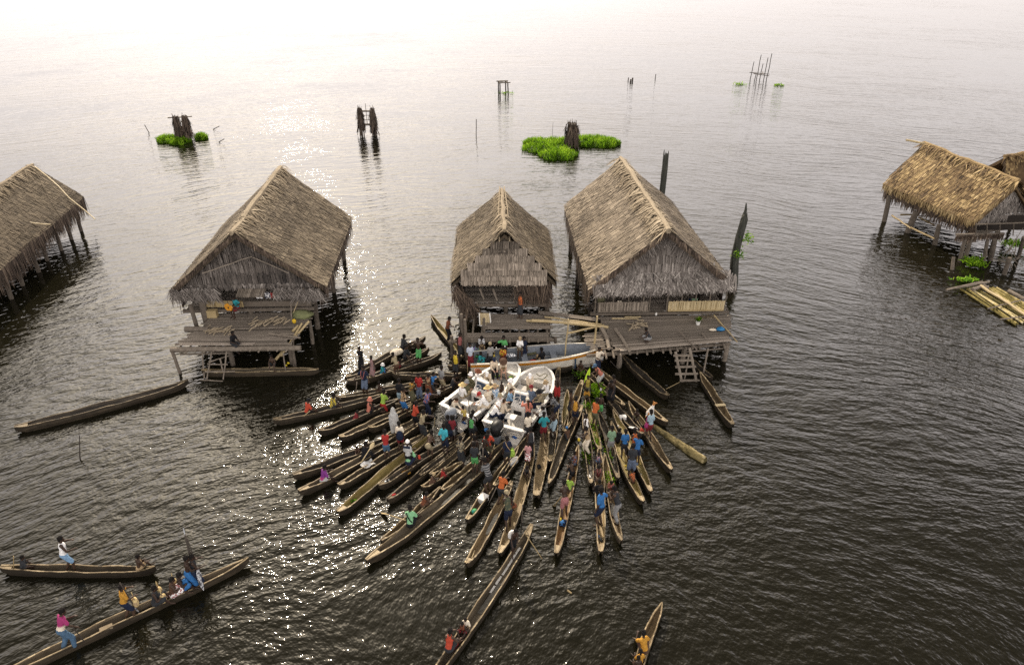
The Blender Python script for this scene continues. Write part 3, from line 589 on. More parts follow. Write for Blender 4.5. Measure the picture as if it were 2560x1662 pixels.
for (x0, y0, x1, y1, r, z) in ((130, 515, 95, 690, .16, 1.5), (335, 630, 275, 775, .2, 1.3), (515, 735, 485, 870, .15, 1.2), (715, 845, 675, 1000, .11, 1.3), (760, 840, 715, 990, .13, 1.3), (890, 850, 860, 1010, .11, 1.3), (945, 850, 915, 990, .15, 1.3), (630, 975, 620, 1060, .1, .55), (1060, 985, 1020, 1100, .12, 1.0), (1170, 830, 1130, 970, .12, 1.6)):
    b = at('P', x1, y1, 0)-OR; t = at('P', x0, y0, z)-OR; t = b+(t-b)*1.12
    mb = MB(); mb.tube([b+(b-t)*.8, b, b.lerp(t, .5), t], [r*1.05, r, r, r*.95], 9, .36, 0, .07); mb.build('post', M['wood'], h)
for p in (((155, 645), (300, 745)), ((300, 740), (480, 825)), ((365, 660), (480, 720)), ((220, 640), (320, 640))): pole('brace', (at('P', *p[0], .6)-OR, at('P', *p[1], .6)-OR), .06, 'bamboo', h, .4)
h = empty('stilt_house', (33.2, 49, 0)); tag(h, 'ragged brown thatch roof end behind the golden house at the right edge', 'house', 'thatched stilt houses on the lake')
OS = h.location.copy()
a0 = at('P', 1000, 255, 4.6)-OS; a1 = a0+V(4, -1.2, .9); b0 = at('P', 1020, 300, 4.2)-OS+V(.2, -.3, -.2); mb = MB()
q = (b0+V(-.1, -.5, -1.0), b0+V(4.5, -1.8, -1.0), a1+V(0, .8, .2), a0+V(.5, .6, .35)); slab(mb, q, .2, .15); patch(mb, *q, base=.4, row=.2, wid=.08, ln=.6, clump=.4); q2 = (a1+V(0.5, 4, -2.2), a0+V(0, 3.6, -2.2), a0+V(.5, .6, .35), a1+V(0, .8, .2)); slab(mb, q2, .2, .15)
roof = mb.build('roof', M['thatch_gold'], h)
mb = MB(); ridge_cap(mb, a0+V(.3, .5, .3), a1+V(0, .8, .25), (V(0, -1, -.8), V(0, 1, -.8)), ln=.6, base=.42, messy=.6); mb.build('ridge_cap', M['thatch_gold'], roof)
mb = MB(); fringe(mb, q[0], q[1], .9, out=(0, -.2, 0), base=.4, layers=3); fringe(mb, q[0], q[3], .4, out=(-.2, 0, 0), base=.3); mb.build('leaf_wall', M['fringe_dark'], h)
for dx, dy in ((.8, -.6), (3.4, -1.6), (1.2, 2.8), (3.6, 2.2)): post(h, a0.x+dx, a0.y+dy, 3.2, .13)
# ---- dead trunks ------------------------------------------------------------------
def trunk(label, base, top, r, spike=0.0, leaf=False):
    root = empty('dead_tree', base); tag(root, label, 'tree', 'dead tree trunks standing in the lake')
    b = Vector(base); t = Vector(top)-b; mb = MB(); n = 12; seg = 12; vs = []
    for i in range(n+1):
        u = i/n
        c = t*u+V(.12*math.sin(u*5+r*9), .1*math.cos(u*4), 0) if spike else t*u
        for k in range(seg):
            a = 2*math.pi*k/seg; rr = r*(1.12-.3*u)*(1+.16*math.sin(3*a+i*.35)+random.uniform(-.07, .07))
            z = c.z-(.9 if i == 0 else 0)+(random.uniform(-.25, .25) if i == n else 0)
            vs.append((c.x+rr*math.cos(a), c.y+rr*math.sin(a), z))
    fs = [(i*seg+k, i*seg+(k+1) % seg, (i+1)*seg+(k+1) % seg, (i+1)*seg+k) for i in range(n) for k in range(seg)]+[tuple(n*seg+k for k in range(seg))]
    mb.add(vs, fs, .45)
    if spike: mb.tube([t*.93+V(r*.3, 0, 0), t+V(r*.4, 0, spike*.5), t+V(r*.25, 0, spike)], [r*.6, r*.35, .03], 7, .45, 0, .1)
    mb.build('trunk', M['bark'], root)
    if leaf:
        for q in leaf:
            mb = MB(); p0 = Vector(q)-b
            for _ in range(90):
                p = p0+V(random.gauss(0, .16), random.gauss(0, .16), random.gauss(0, .13)); d = V(random.gauss(0, 1), random.gauss(0, 1), random.gauss(.3, .6)).normalized()*.16; s_ = d.cross(V(0, 0, 1)).normalized()*.05
                mb.quad(p, p+d*.5+s_, p+d, p+d*.5-s_, random.uniform(.2, .8))
            mb.build('foliage', M['leaf'], root)
t1 = at('X', 1666, 382, 5.6); trunk('straight grey trunk stump rising behind the roof of the largest house', (t1.x-.05, t1.y, 0), (t1.x, t1.y, 5.6), .2)
b2 = at('X', 1829, 722, 0); trunk('jagged leaning dead trunk with green tufts right of the largest house', b2, b2+V(.0, .1, 4.35), .225, .75, [b2+V(-.05, -.35, 2.3), b2+V(.35, -.2, 3.2)])
# ------------------------------------------------------------------ dugout canoes
CW = {}
def canoe_mats(tone):
    if tone in CW: return CW[tone]
    inn = {'d': [(0, (.012, .010, .008)), (.5, (.042, .035, .028)), (1, (.13, .11, .085))],
           'g': [(0, (.018, .015, .011)), (.5, (.070, .056, .038)), (1, (.20, .16, .11))],
           'b': [(0, (.025, .018, .010)), (.5, (.11, .078, .042)), (1, (.30, .22, .12))],
           't': [(0, (.045, .032, .016)), (.5, (.20, .145, .075)), (1, (.44, .34, .19))],
           'y': [(0, (.05, .040, .012)), (.5, (.20, .155, .055)), (1, (.44, .36, .16))],
           'o': [(0, (.06, .034, .014)), (.5, (.26, .155, .065)), (1, (.50, .34, .17))]}[tone]
    out = [(0, (.007, .0055, .0035)), (.5, (.025, .019, .012)), (1, (.085, .064, .040))]
    rim = {'d': [(0, (.03, .023, .014)), (.5, (.12, .09, .053)), (1, (.33, .26, .16))]}.get(tone, [(0, (.05, .038, .022)), (.5, (.20, .15, .085)), (1, (.46, .37, .23))])
    r = (tint_mat('canoe_outside_'+tone, out, (.7, 9, 9), .5, obj_rand=.2, rough=.7), tint_mat('canoe_inside_'+tone, inn, (.9, 7, 7), .62, obj_rand=.25, rough=.62, bump=.5), tint_mat('canoe_rim_'+tone, rim, (1.6, 9, 9), .4, obj_rand=.25, rough=.6))
    CW[tone] = r; return r
CANOES = {}
M['bilge'] = tint_mat('bilge_water', [(0, (.008, .007, .005)), (1, (.03, .024, .016))], (6, 6, 6), .4, rough=.08, bump=.35, spec=.5)
def canoe(key, a, b, w, tone, label, enda=.36, endb=.1, ra=.34, zr=.265, group='dugout canoes gathered at the houses', curve=None):
    """a = blunt outer end, b = inner end (world points on the rim)"""
    a = Vector(a); b = Vector(b); a.z = b.z = 0; d = b-a; L = d.length; ang = math.atan2(d.y, d.x)
    root = empty('dugout_canoe', (a+b)/2, ang); tag(root, label, 'canoe', group); CANOES[key] = (a, b, w)
    mats = canoe_mats(tone); rs = random.Random(key); n = 36; cv = curve if curve is not None else rs.uniform(-.022, .022)
    ph = rs.uniform(0, 9); rows = []; rim = []
    for i in range(n+1):
        u = -1+2*i/n; u = math.copysign(abs(u)**.82, u)      # more stations near the ends
        s = abs(u); ke = enda if u < 0 else endb
        hw = w/2*(ke+(1-ke)*(1-s**3.4)**.85)*(1+.05*math.sin(u*7+ph)+.03*math.sin(u*17+ph*2)+rs.uniform(-.02, .02))
        z = zr+.09*s**5+.016*math.sin(u*11+ph)+.012*math.sin(u*3+ph)+rs.uniform(-.008, .008)
        x = u*L/2; cy = cv*L*(1-u*u)+.012*math.sin(u*4+ph)
        dist = (1-s)*L/2; sm = max(0.0, 1-dist/(.95 if u < 0 else .75)); fl = .055+(z-.035-.055)*min(1, sm)**1.15
        kb = -.16+(z+.10)*max(0, (s-.72)/.28)**2
        t = .024+.02*sm; hi = max(hw-t, hw*.35); fw = hi*(.62+.3*sm)
        sec = [(hw, z), (hw*1.07, z*.45), (hw*.86, kb*.5), (hw*.3, kb), (-hw*.3, kb), (-hw*.86, kb*.5), (-hw*1.07, z*.45), (-hw, z),
               (-hi, z), (-hi*.97, fl+(z-fl)*.45), (-fw, fl+.012), (-fw*.4, fl), (fw*.4, fl), (fw, fl+.012), (hi*.97, fl+(z-fl)*.45), (hi, z)]
        rows.append([(x, cy+p, q) for p, q in sec]); rim.append((x, cy, hw, hi, z))
    m = 16; vs = [p for r in rows for p in r]; mb = MB(); b0 = 0
    for i in range(n):
        for k in range(m):
            k2 = (k+1) % m
            if k in (7, 15): pass
            mt = 0 if k < 7 else 1
            mb.f.append([i*m+k, i*m+k2, (i+1)*m+k2, (i+1)*m+k]); mb.m.append(mt)
            mb.t.append(clampt(.5+rs.gauss(0, .03)+(.12 if k in (8, 14) else 0)))
    mb.v = vs
    mb.f.append([k for k in range(m)][::-1]); mb.m.append(0); mb.t.append(.5); mb.f.append([n*m+k for k in range(m)]); mb.m.append(0); mb.t.append(.5)
    hull = mb.build('hull', [mats[0], mats[1]], root)
    for sg in (-1, 1):
        rb = MB()
        for i in range(n):
            x0, c0, h0, i0, z0 = rim[i]; x1, c1, h1, i1, z1 = rim[i+1]; e = .004
            p = [(x0, c0+sg*(h0+e), z0-.02), (x0, c0+sg*(h0+e), z0+e), (x0, c0+sg*(i0-e), z0+e), (x0, c0+sg*(i0-e), z0-.02)]
            q = [(x1, c1+sg*(h1+e), z1-.02), (x1, c1+sg*(h1+e), z1+e), (x1, c1+sg*(i1-e), z1+e), (x1, c1+sg*(i1-e), z1-.02)]
            rb.add(p+q, [(0, 1, 5, 4), (1, 2, 6, 5), (2, 3, 7, 6)], clampt(.5+rs.gauss(0, .16)))
        rb.build('rim', mats[2], root)
    if tone in 'dgb' and rs.random() < .62:      # rain and bilge water on the floor
        wb = MB(); u0 = rs.uniform(-.55, .0); u1 = u0+rs.uniform(.35, .6); prev = None
        for x, c, h_, ii, z in rim:
            if u0*L/2 <= x <= u1*L/2:
                k_ = math.sin(math.pi*(x/(L/2)-u0)/(u1-u0))**.5*.78; cur = [V(x, c-ii*k_*.8, .074), V(x, c+ii*k_*.8, .074)]
                if prev: wb.add(prev+cur, [(0, 1, 3, 2)])
                prev = cur
        if wb.f: wb.build('bilge_water', M['bilge'], root)
    for end in (0, 1):                  # solid worn platform at each tip
        idx = range(0, 4) if end == 0 else range(n, n-4, -1); pts = []
        for i in idx:
            x, c, h_, ii, z = rim[i]; pts.append((x, c, ii+.01, z))
        pb = MB(); prev = None
        for x, c, h_, z in pts:
            cur = [V(x, c-h_, z-.012), V(x, c, z-.022), V(x, c+h_, z-.012)]
            if prev: pb.add(prev+cur, [(0, 1, 4, 3), (1, 2, 5, 4)], clampt(.66+rs.gauss(0, .08)))
            prev = cur
        x, c, h_, z = pts[-1]; pb.add([V(x, c-h_, z-.012), V(x, c, z-.022), V(x, c+h_, z-.012), V(x, c+h_*.7, z-.12), V(x, c-h_*.7, z-.12)], [(0, 1, 2, 3, 4)], .6)
        if end == 0 or endb > .16: pb.build('end_platform', mats[2], root)
    return root
def cpt(key, u, side=0.0, z=0.0):
    """point in canoe key: u from 0 (outer end) to 1 (inner end)"""
    a, b, w = CANOES[key]; d = (b-a); n = V(-d.y, d.x, 0).normalized()
    p = a+d*u+n*side; p.z = z; return p
def cz(z=.34): return z
CL = [
 # key, region+outer, region+inner, width, tone, label, kwargs
 ('c1', 'C', 105, 1078, 'C', 1460, 765, .50, 'd', 'long dark canoe carrying the red shirted paddler and the yellow green shirted one', {}),
 ('c2', 'C', 850, 808, 'C', 2080, 580, .42, 'd', 'narrow dark canoe under the man in navy with a red lanyard', dict(enda=.15)),
 ('c3', 'C', 965, 580, 'C', 1915, 95, .46, 'd', 'uppermost dark canoe in the fan, its sharp bow pointing up at open glittering water', {}),
 ('c4', 'C', 990, 618, 'C', 2110, 290, .44, 'd', 'dark canoe below the sack canoe, boy in green shorts standing on its far half', {}),
 ('c5', 'C', 1180, 600, 'C', 1960, 225, .40, 'd', 'black canoe squeezed between the two upper dark ones behind the man in navy', {}),
 ('c6', 'C', 1525, 525, 'C', 2345, 532, .42, 'd', 'black canoe lying level, its inner end beside the person in yellow', dict(enda=.2)),
 ('c7', 'A', 570, 297, 'A', 2050, 303, .42, 'd', 'long level black canoe along the near side of the orange striped boat', dict(enda=.2)),
 ('c8', 'J', 500, 1000, 'J', 86, 445, .44, 'y', 'yellowish canoe pointing up at the middle house with a man standing aboard', {}),
 ('c9', 'C', 645, 1215, 'C', 1600, 830, .46, 'd', 'dark canoe carrying the salmon shirted person with the salmon hat', {}),
 ('c10', 'C', 890, 1285, 'C', 1760, 895, .48, 'g', 'grey canoe with a bare pale outer end next to the glitter', {}),
 ('c11', 'C', 1240, 1178, 'C', 1960, 850, .40, 'g', 'short canoe with a tan blunt tip beneath the person wrapped in white cloth', {}),
 ('c58', 'C', 1560, 905, 'C', 2330, 640, .40, 'd', 'dark canoe in front of the red shirted man facing the camera', dict(enda=.2)),
 ('c59', 'C', 1440, 1290, 'C', 2010, 955, .42, 'g', 'grey canoe beside the man with the navy backpack', dict(enda=.2)),
 ('c12', 'D', 150, 692, 'D', 1460, 165, .50, 'd', 'long dark canoe whose tip lies left of the purple shirted paddler', {}),
 ('c13', 'D', 225, 890, 'D', 1700, 60, .50, 'g', 'canoe paddled by the person in a purple and magenta shirt', {}),
 ('c14', 'D', 688, 808, 'D', 1760, 170, .46, 'g', 'canoe with a crumpled white sheet and a tan tip under the red T-shirt man', {}),
 ('c15', 'D', 680, 1125, 'D', 1810, 190, .60, 'y', 'broad mossy yellow canoe with a scrap of green near its tip', {}),
 ('c16', 'D', 1172, 815, 'D', 2180, 190, .42, 'd', 'dark canoe with a yellow box beside the light green T-shirt person', {}),
 ('c17', 'D', 1275, 978, 'D', 2200, 215, .44, 'd', 'dark canoe with a tan end plate and red scraps in the tip', {}),
 ('c18', 'D', 1660, 700, 'D', 2150, 300, .36, 'd', 'small wet black canoe between two longer canoes behind the red toddler', {}),
 ('c19', 'D', 1785, 695, 'D', 2330, 195, .40, 'g', 'canoe with a mossy tan tip up-left of the red toddler', {}),
 ('c20', 'D', 1685, 838, 'D', 2185, 520, .40, 'b', 'small canoe pointed at both ends holding yellow fruit and the toddler in red', {}),
 ('c21', 'D', 1918, 872, 'E', 640, 300, .42, 'b', 'canoe with a light tip lying against the longest grey canoe', {}),
 ('c22', 'X', 916, 1400, 'E', 1010, 75, .64, 'g', 'longest grey empty canoe of the fan, running down to the green shirted paddler', dict(enda=.22)),
 ('c23', 'D', 1205, 1480, 'D', 1910, 840, .36, 'b', 'narrow canoe of the seated green shirted paddler with children further up', {}),
 ('c24', 'E', 505, 1030, 'E', 1120, 160, .46, 'b', 'canoe with a white box and green bundle in its blunt end', {}),
 ('c25', 'E', 505, 1560, 'E', 1040, 575, .48, 'b', 'long canoe with a pale rounded far tip beside the orange shirted person', dict(endb=.3)),
 ('c26', 'E', 838, 640, 'E', 1265, 15, .44, 'g', 'canoe holding a grey striped sack', {}),
 ('c27', 'E', 895, 1432, 'E', 1300, 130, .52, 't', 'tan canoe of the paddler in an olive head cloth', {}),
 ('c28', 'E', 1330, 745, 'E', 1445, -110, .56, 't', 'broad tan canoe with a square white streaked end', dict(enda=.5)),
 ('c29', 'E', 1492, 345, 'A', 1865, 860, .46, 'g', 'grey canoe with a wooden block in its rounded end', dict(enda=.42)),
 ('c30', 'E', 1480, 608, 'B', 255, 770, .48, 'g', 'long grey canoe with a pale rounded top end beneath the yellow shirted man', dict(endb=.4, enda=.15)),
 ('c31', 'A', 1950, 1085, 'A', 1988, 588, .40, 'y', 'yellowish canoe with a bowl of a tip lying right of the teal shirted man', {}),
 ('c32', 'A', 1850, 960, 'A', 1890, 298, .40, 'g', 'upright pointing canoe of the bare chested man in red shorts', dict(endb=.3)),
 ('c33', 'B', 48, 1088, 'B', 262, 475, .42, 't', 'canoe with a pale upper end behind the man in an orange yellow vest', dict(endb=.35)),
 ('c34', 'E', 1568, 1430, 'E', 1832, 148, .48, 'o', 'orange brown canoe with three people and a blue bundle aboard', dict(endb=.06)),
 ('c35', 'F', 365, 745, 'B', 275, 860, .40, 'd', 'waterlogged dark canoe with a white card in its end', {}),
 ('c36', 'F', 480, 348, 'B', 310, 595, .40, 'y', 'canoe half full of green plants with a pale square end', {}),
 ('c37', 'E', 2098, 1415, 'E', 2075, 168, .48, 't', 'pale canoe of the tall man in a bright blue shirt', {}),
 ('c38', 'E', 2345, 1285, 'E', 2150, 250, .42, 'b', 'wet canoe whose paddler stands with a green cloth at the waist', dict(endb=.06)),
 ('c39', 'F', 692, 682, 'B', 460, 830, .42, 'd', 'dark rounded canoe below the man in a sage green T-shirt', {}),
 ('c40', 'F', 985, 958, 'B', 612, 965, .48, 'y', 'mossy canoe with a square tan end below the woman in grey', {}),
 ('c41', 'F', 1078, 840, 'B', 630, 830, .44, 'y', 'canoe carrying a scoop and white cup below the blue T-shirt group', {}),
 ('c42', 'B', 1325, 1535, 'B', 815, 730, .46, 'b', 'canoe of the person with the pink shoulder bag', {}),
 ('c43', 'B', 1275, 972, 'B', 360, 280, .46, 'b', 'long slender canoe with the white and ginger dog, reaching up to the salmon vest man', {}),
 ('c44', 'B', 765, 775, 'B', 170, 250, .42, 'g', 'canoe with a child in its upper tip and a pale lower tip in shade', dict(endb=.06)),
 ('c45', 'B', 985, 1110, 'B', 560, 640, .46, 'd', 'dark canoe with a white foam box amidships', {}),
 ('c47', 'B', 1292, 655, 'B', 740, 165, .52, 'd', 'empty grey rimmed canoe tied half under the deck of the largest house', {}),
 ('c48', 'B', 2055, 998, 'B', 1668, 385, .50, 'b', 'empty canoe with one cross seat floating right of the ladder', dict(endb=.12)),
 ('c49', 'B', 1808, 435, 'B', 1560, 215, .44, 'd', 'small dark canoe tip in the shade right of the ladder', {}),
 ('c50', 'I', 590, 1155, 'I', 2250, 1138, .46, 'g', 'grey canoe moored level under the firewood deck with a boy aboard', {}),
 ('c52', 'G', 5, 482, 'G', 1400, 492, .44, 'g', 'canoe with the standing man in a white vest and pale shorts', dict(endb=.05)),
 ('c53', 'G', -130, 1525, 'G', 2240, 410, .52, 'g', 'very long canoe carrying a row of seven people and string bags', dict(endb=.12)),
 ('c54', 'H', 95, 1440, 'H', 985, 100, .54, 'g', 'long grey canoe with white plank strips along its floor', dict(endb=.25)),
 ('c55', 'H', 1830, 1480, 'H', 2088, 762, .44, 'b', 'lone slim canoe with two yellow shirted paddlers', dict(endb=.07)),
]
def build_canoes():
    for key, r1, x1, y1, r2, x2, y2, w, tone, label, kw in CL:
        canoe(key, at(r1, x1, y1, .33), at(r2, x2, y2, .33), w*.72, tone, label, **kw)
build_canoes()
# big unused log canoe moored left of the firewood house
canoe('c51', at('X', 34, 1063, .38), at('X', 470, 947, .38), .46, 'd', 'heavy empty canoe moored alone left of the firewood house', zr=.28)
# half sunk overturned hull covered with weed
def sunk_hull():
    a, b = at('B', 1725, 1440, .05), at('B', 1070, 985, .05); d = b-a; root = empty('sunken_canoe', (a+b)/2, math.atan2(d.y, d.x)); L = d.length
    tag(root, 'overturned half sunken canoe with mossy pale belly right of the fan', 'canoe')
    mb = MB(); n = 30; seg = 9; vs = []
    for i in range(n+1):
        u = i/n; x = -L/2+L*u; hw = .24*(.55+.45*min(1, u*4))*(1-.45*u)*(1-max(0, u-.85)/.15*.6); top = .20*(1-.75*u)+.015*math.sin(u*30)
        for k in range(seg+1):
            t = math.pi*k/seg; vs.append((x+random.uniform(-.02, .02), hw*math.cos(t)*random.uniform(.94, 1.04), -.12+(top+.12)*math.sin(t)))
    m = seg+1
    for i in range(n):
        for k in range(seg):
            mb.f.append([i*m+k, (i+1)*m+k, (i+1)*m+k+1, i*m+k+1]); mb.t.append(clampt(.75-.5*i/n+random.gauss(0, .08))); mb.m.append(0)
    mb.v = vs; mb.f.append(list(range(m))); mb.t.append(.4); mb.m.append(0)
    mb.build('hull', tint_mat('mossy_wood', [(0, (.015, .014, .006)), (.4, (.065, .052, .018)), (.7, (.20, .16, .07)), (1, (.46, .38, .22))], (1.2, 6, 6), .4), root, True)
sunk_hull()
# cross seat and fittings
mb = MB(); p = cpt('c48', .36); d = CANOES['c48']; q = (d[1]-d[0]).normalized(); nn = V(-q.y, q.x, 0); mb.beam(p-nn*.22+V(0, 0, .3), p+nn*.22+V(0, 0, .3), .14, .025, .8)
o = mb.build('cross_seat', M['bamboo']); rt = [x for x in COL.objects if x.get('label', '').startswith('empty canoe with one cross')][0]
o.parent = rt; o.matrix_parent_inverse = Matrix.LocRotScale(rt.location, rt.rotation_euler, rt.scale).inverted()
# ------------------------------------------------------------------ motor boats
M['fibreglass'] = flat((.62, .585, .53), .35, .5, name='fibreglass'); M['fibreglass_floor'] = flat((.55, .525, .48), .7, name='boat_floor')
M['white_gloss'] = flat((.70, .68, .64), .25, .5, name='white_gloss'); M['black_cowl'] = flat((.008, .009, .010), .5, .35, name='black_cowl')
M['orange'] = flat((.48, .20, .02), .45, name='orange_stripe'); M['grey_paint'] = flat((.20, .22, .25), .6, name='grey_paint'); M['metal'] = flat((.45, .45, .45), .35, metal=.8, name='metal')
M['dash'] = flat((.03, .05, .08), .2, .6, name='dash_glass'); M['dark'] = flat((.02, .02, .02), .6, name='dark'); M['hull_white'] = flat((.62, .58, .50), .5, name='hull_white')
def hull_rows(L, B, z0, sheer, bowp=2.3, full=.55, floor=.22, n=26, ta=1.0, wall=.07, bowtip=.02):
    rows = []
    for i in range(n+1):
        t = i/n; s = max(0, (t-full)/(1-full)); hb = B/2*((1-s**bowp)**.62*(1-bowtip)+bowtip)*(ta+(1-ta)*min(1, t/.4))
        rows.append((t*L-L/2, hb, z0+sheer*t**2.2, s))
    return rows
def hull_mesh(rows, floor, wall, mats, root, name='hull', bottom=-.25, flare=.82):
    mb = MB(); prev = None
    for x, hb, z, s in rows:
        k = bottom+(z-bottom-.12)*max(0, (s-.75)/.25)**2; fl = min(floor, z-.05); hi = max(hb-wall, .01)
        cur = [V(x, hb, z), V(x, hb*flare, .05+(z-.05)*.25), V(x, hb*.35, k), V(x, -hb*.35, k), V(x, -hb*flare, .05+(z-.05)*.25), V(x, -hb, z), V(x, -hi, z), V(x, -hi*.94, fl), V(x, hi*.94, fl), V(x, hi, z)]
        if prev:
            for k_ in range(10): mb.add([prev[k_], prev[(k_+1) % 10], cur[(k_+1) % 10], cur[k_]], [(0, 1, 2, 3)], .5, 1 if k_ in (6, 8) else (2 if k_ == 7 else 0))
        else: mb.add(cur[:6], [(5, 4, 3, 2, 1, 0)], .5, 0); mb.add([cur[0], cur[5], cur[6], cur[7], cur[8], cur[9]], [(0, 1, 2, 3, 4, 5)], .5, 1)
        prev = cur
    mb.add(prev, [tuple(range(10))], .5, 0)
    return mb.build(name, mats, root, False)
def gunwale_strip(rows, w_, h, mat, root, name='gunwale', e=.02, dz=.0, stern=True):
    mb = MB()
    for sg in (-1, 1):
        for (x0, b0, z0, _), (x1, b1, z1, _) in zip(rows, rows[1:]):
            p = [V(x0, sg*(b0+e), z0-h+dz), V(x0, sg*(b0+e), z0+.012+dz), V(x0, sg*max(0, b0-w_), z0+.012+dz), V(x0, sg*max(0, b0-w_), z0-h+dz)]
            q = [V(x1, sg*(b1+e), z1-h+dz), V(x1, sg*(b1+e), z1+.012+dz), V(x1, sg*max(0, b1-w_), z1+.012+dz), V(x1, sg*max(0, b1-w_), z1-h+dz)]
            mb.add(p+q, [(0, 1, 5, 4), (1, 2, 6, 5), (2, 3, 7, 6)])
    if stern:
        x, b, z, _ = rows[0]; mb.box((x-e, -b+w_+.002, z-h+dz), (x+w_*1.3, b-w_-.002, z+.014+dz))
    return mb.build(name, mat, root)
def outboard(root, x, y, z, s=1.0, cover='black_cowl'):
    e = empty('outboard_motor', (x, y, z)); e.parent = root; e.scale = (s, s, s)
    mb = MB(); mb.lathe([(.10, -.05), (.19, 0), (.235, .12), (.24, .3), (.2, .43), (.11, .5), (.02, .52)], 14, sx=1.35, sy=.95); mb.build('cowl', M[cover], e, True)
    mb = MB(); mb.box((.09, .175, .2), (.30, .242, .27)) if False else mb.box((-.20, -.232, .26), (.06, -.2345, .31)); mb.build('cowl_stripe', M['white_gloss'], e)
    mb = MB(); mb.beam(V(0, 0, -.05), V(.05, 0, -.85), .16, .22); mb.box((-.28, -.14, -.62), (.22, .14, -.6)); mb.build('leg', M['grey_paint'], e)
    mb = MB(); mb.beam(V(.16, 0, .0), V(.34, 0, -.1), .2, .12); mb.build('bracket', M['dark'], e)
    return e
def console(root, x, y, z, w=.62, d=.55, h=.95, wheel=True):
    e = empty('console', (x, y, z)); e.parent = root
    mb = MB()      # sloped helm box: low towards the stern, tall towards the bow
    pr_ = [(-d/2, 0), (-d/2, h*.62), (-d*.05, h*.72), (d*.16, h*1.12), (d*.36, h*1.14), (d/2, 0)]
    for sg in (-1, 1): pass
    lo = [V(a, -w/2, b) for a, b in pr_]; hi = [V(a, w/2, b) for a, b in pr_]; n = len(pr_)
    mb.add(lo+hi, [tuple(range(n)), tuple(range(2*n-1, n-1, -1))]+[(i, n+i, n+(i+1) % n, (i+1) % n) for i in range(n)]); mb.build('body', M['white_gloss'], e)
    mb = MB(); a, b = V(-d*.03, 0, h*.765), V(d*.13, 0, h*1.06); nn = V(-(b.z-a.z), 0, b.x-a.x).normalized()*.012
    mb.add([a+nn+V(0, -w*.4, 0), a+nn+V(0, w*.4, 0), b+nn+V(0, w*.4, 0), b+nn+V(0, -w*.4, 0)], [(0, 1, 2, 3)]); mb.build('instrument_panel', M['dash'], e)
    mb = MB()
    for k in range(3): mb.box((-d*.4+k*.075, -w*.3+.13*k, h*.655+k*.018), (-d*.4+k*.075+.05, -w*.3+.13*k+.06, h*.70+k*.02))
    mb.build('switch', M['dark'], e)
    mb = MB(); mb.box((-d/2-.006, -w*.3, h*.2), (-d/2-.002, w*.3, h*.42)); mb.build('hatch', M['dark'], e)
    mb = MB(); c = V(-d*.2, w*.15, h*.83); ax = V(-.6, 0, .8); u = V(0, 1, 0); v = ax.cross(u)
    mb.tube([c+u*(.16*math.cos(k*math.pi/8))+v*(.16*math.sin(k*math.pi/8)) for k in range(17)], .014, 6); mb.tube([c, c-ax*.12], .02, 6)
    for k in range(3): mb.tube([c, c+u*(.16*math.cos(k*2.1))+v*(.16*math.sin(k*2.1))], .009, 5)
    mb.build('steering_wheel', M['white_gloss'], e, True)
    mb = MB(); p = [V(d*.16, -w/2, h*1.12), V(d*.2, -w/2, h*1.26), V(d*.2, w/2, h*1.26), V(d*.16, w/2, h*1.12)]; mb.tube(p, .016, 6); mb.build('grab_rail', M['white_gloss'], e, True)
    return e
def tour_boat(stern, bow, B, label, cons, cover, first):
    s = Vector(stern); b = Vector(bow); d = b-s; L = d.length; root = empty('motor_boat', ((s.x+b.x)/2, (s.y+b.y)/2, 0), math.atan2(d.y, d.x))
    tag(root, label, 'boat', 'white open tour boats')
    rows = hull_rows(L, B, .66, .16, 2.6, .5, ta=.95)
    hull_mesh(rows, .2, .10, [M['fibreglass'], M['fibreglass_floor'], M['fibreglass_floor']], root)
    gunwale_strip(rows, .12, .05, M['white_gloss'], root)
    fd = [r for r in rows if r[3] > (.62 if first else .52)]; mb = MB(); prev = None      # raised bow deck
    for x, hb, z, _ in fd:
        cur = [V(x, -max(.0, hb-.10), z-.13), V(x, max(.0, hb-.10), z-.13)]
        if prev: mb.add(prev+cur, [(0, 1, 3, 2)])
        else: mb.add([cur[0], cur[1], cur[1]-V(0, 0, .3), cur[0]-V(0, 0, .3)], [(0, 1, 2, 3)])
        prev = cur
    mb.build('bow_deck', M['fibreglass'], root)
    console(root, *cons)
    outboard(root, -L/2-.33, -.05 if first else .12, .5 if first else .52, .95 if first else 1.12, cover)
    x0 = -L/2
    mb = MB(); mb.box((x0-.42, -B*.40, .22), (x0-.02, -B*.12, .27)); mb.box((x0-.42, -B*.40, .05), (x0-.38, -B*.12, .22)); mb.box((x0-.035, -B*.36, .36), (x0-.004, -B*.16, .40)); mb.box((x0-.035, -B*.36, .48), (x0-.004, -B*.16, .52)); mb.build('stern_step', M['fibreglass'], root)
    mb = MB(); mb.tube([V(x0-.036, -B*.26+.07*math.cos(k), .30+.05*math.sin(k)) for k in (0, 1.57, 3.14, 4.71)], .05, 7); mb.build('blue_drain_cover', flat((.02, .08, .25), .4), root)
    for k, (bx, by, bw) in enumerate(((x0+.45, B*.5-.34, .36), (x0+1.5, B*.5-.3, .9), (x0+1.5, -B*.5+.3, .9), (L*.18, 0, .35))):
        mb = MB(); mb.box((bx-bw/2, by-.17 if k < 3 else -B*.36, .21), (bx+bw/2, by+.17 if k < 3 else B*.36, .46)); mb.build('bench', M['fibreglass_floor'], root)
    mb = MB(); mb.tube([V(x0+.75, -.02, .2), V(x0+.75, -.02, .62)], .035, 8); mb.box((x0+.58, -.24, .62), (x0+.92, .2, .69)); mb.build('helm_seat', M['white_gloss'], root)
    return root, rows
b1, _r1 = tour_boat((-2.38, 25.18, 0), (.18, 28.72, 0), 1.85, 'white open tour boat on the camera left, red capped passenger beside its console', (-.55, -.1, .2), 'grey_paint', True)
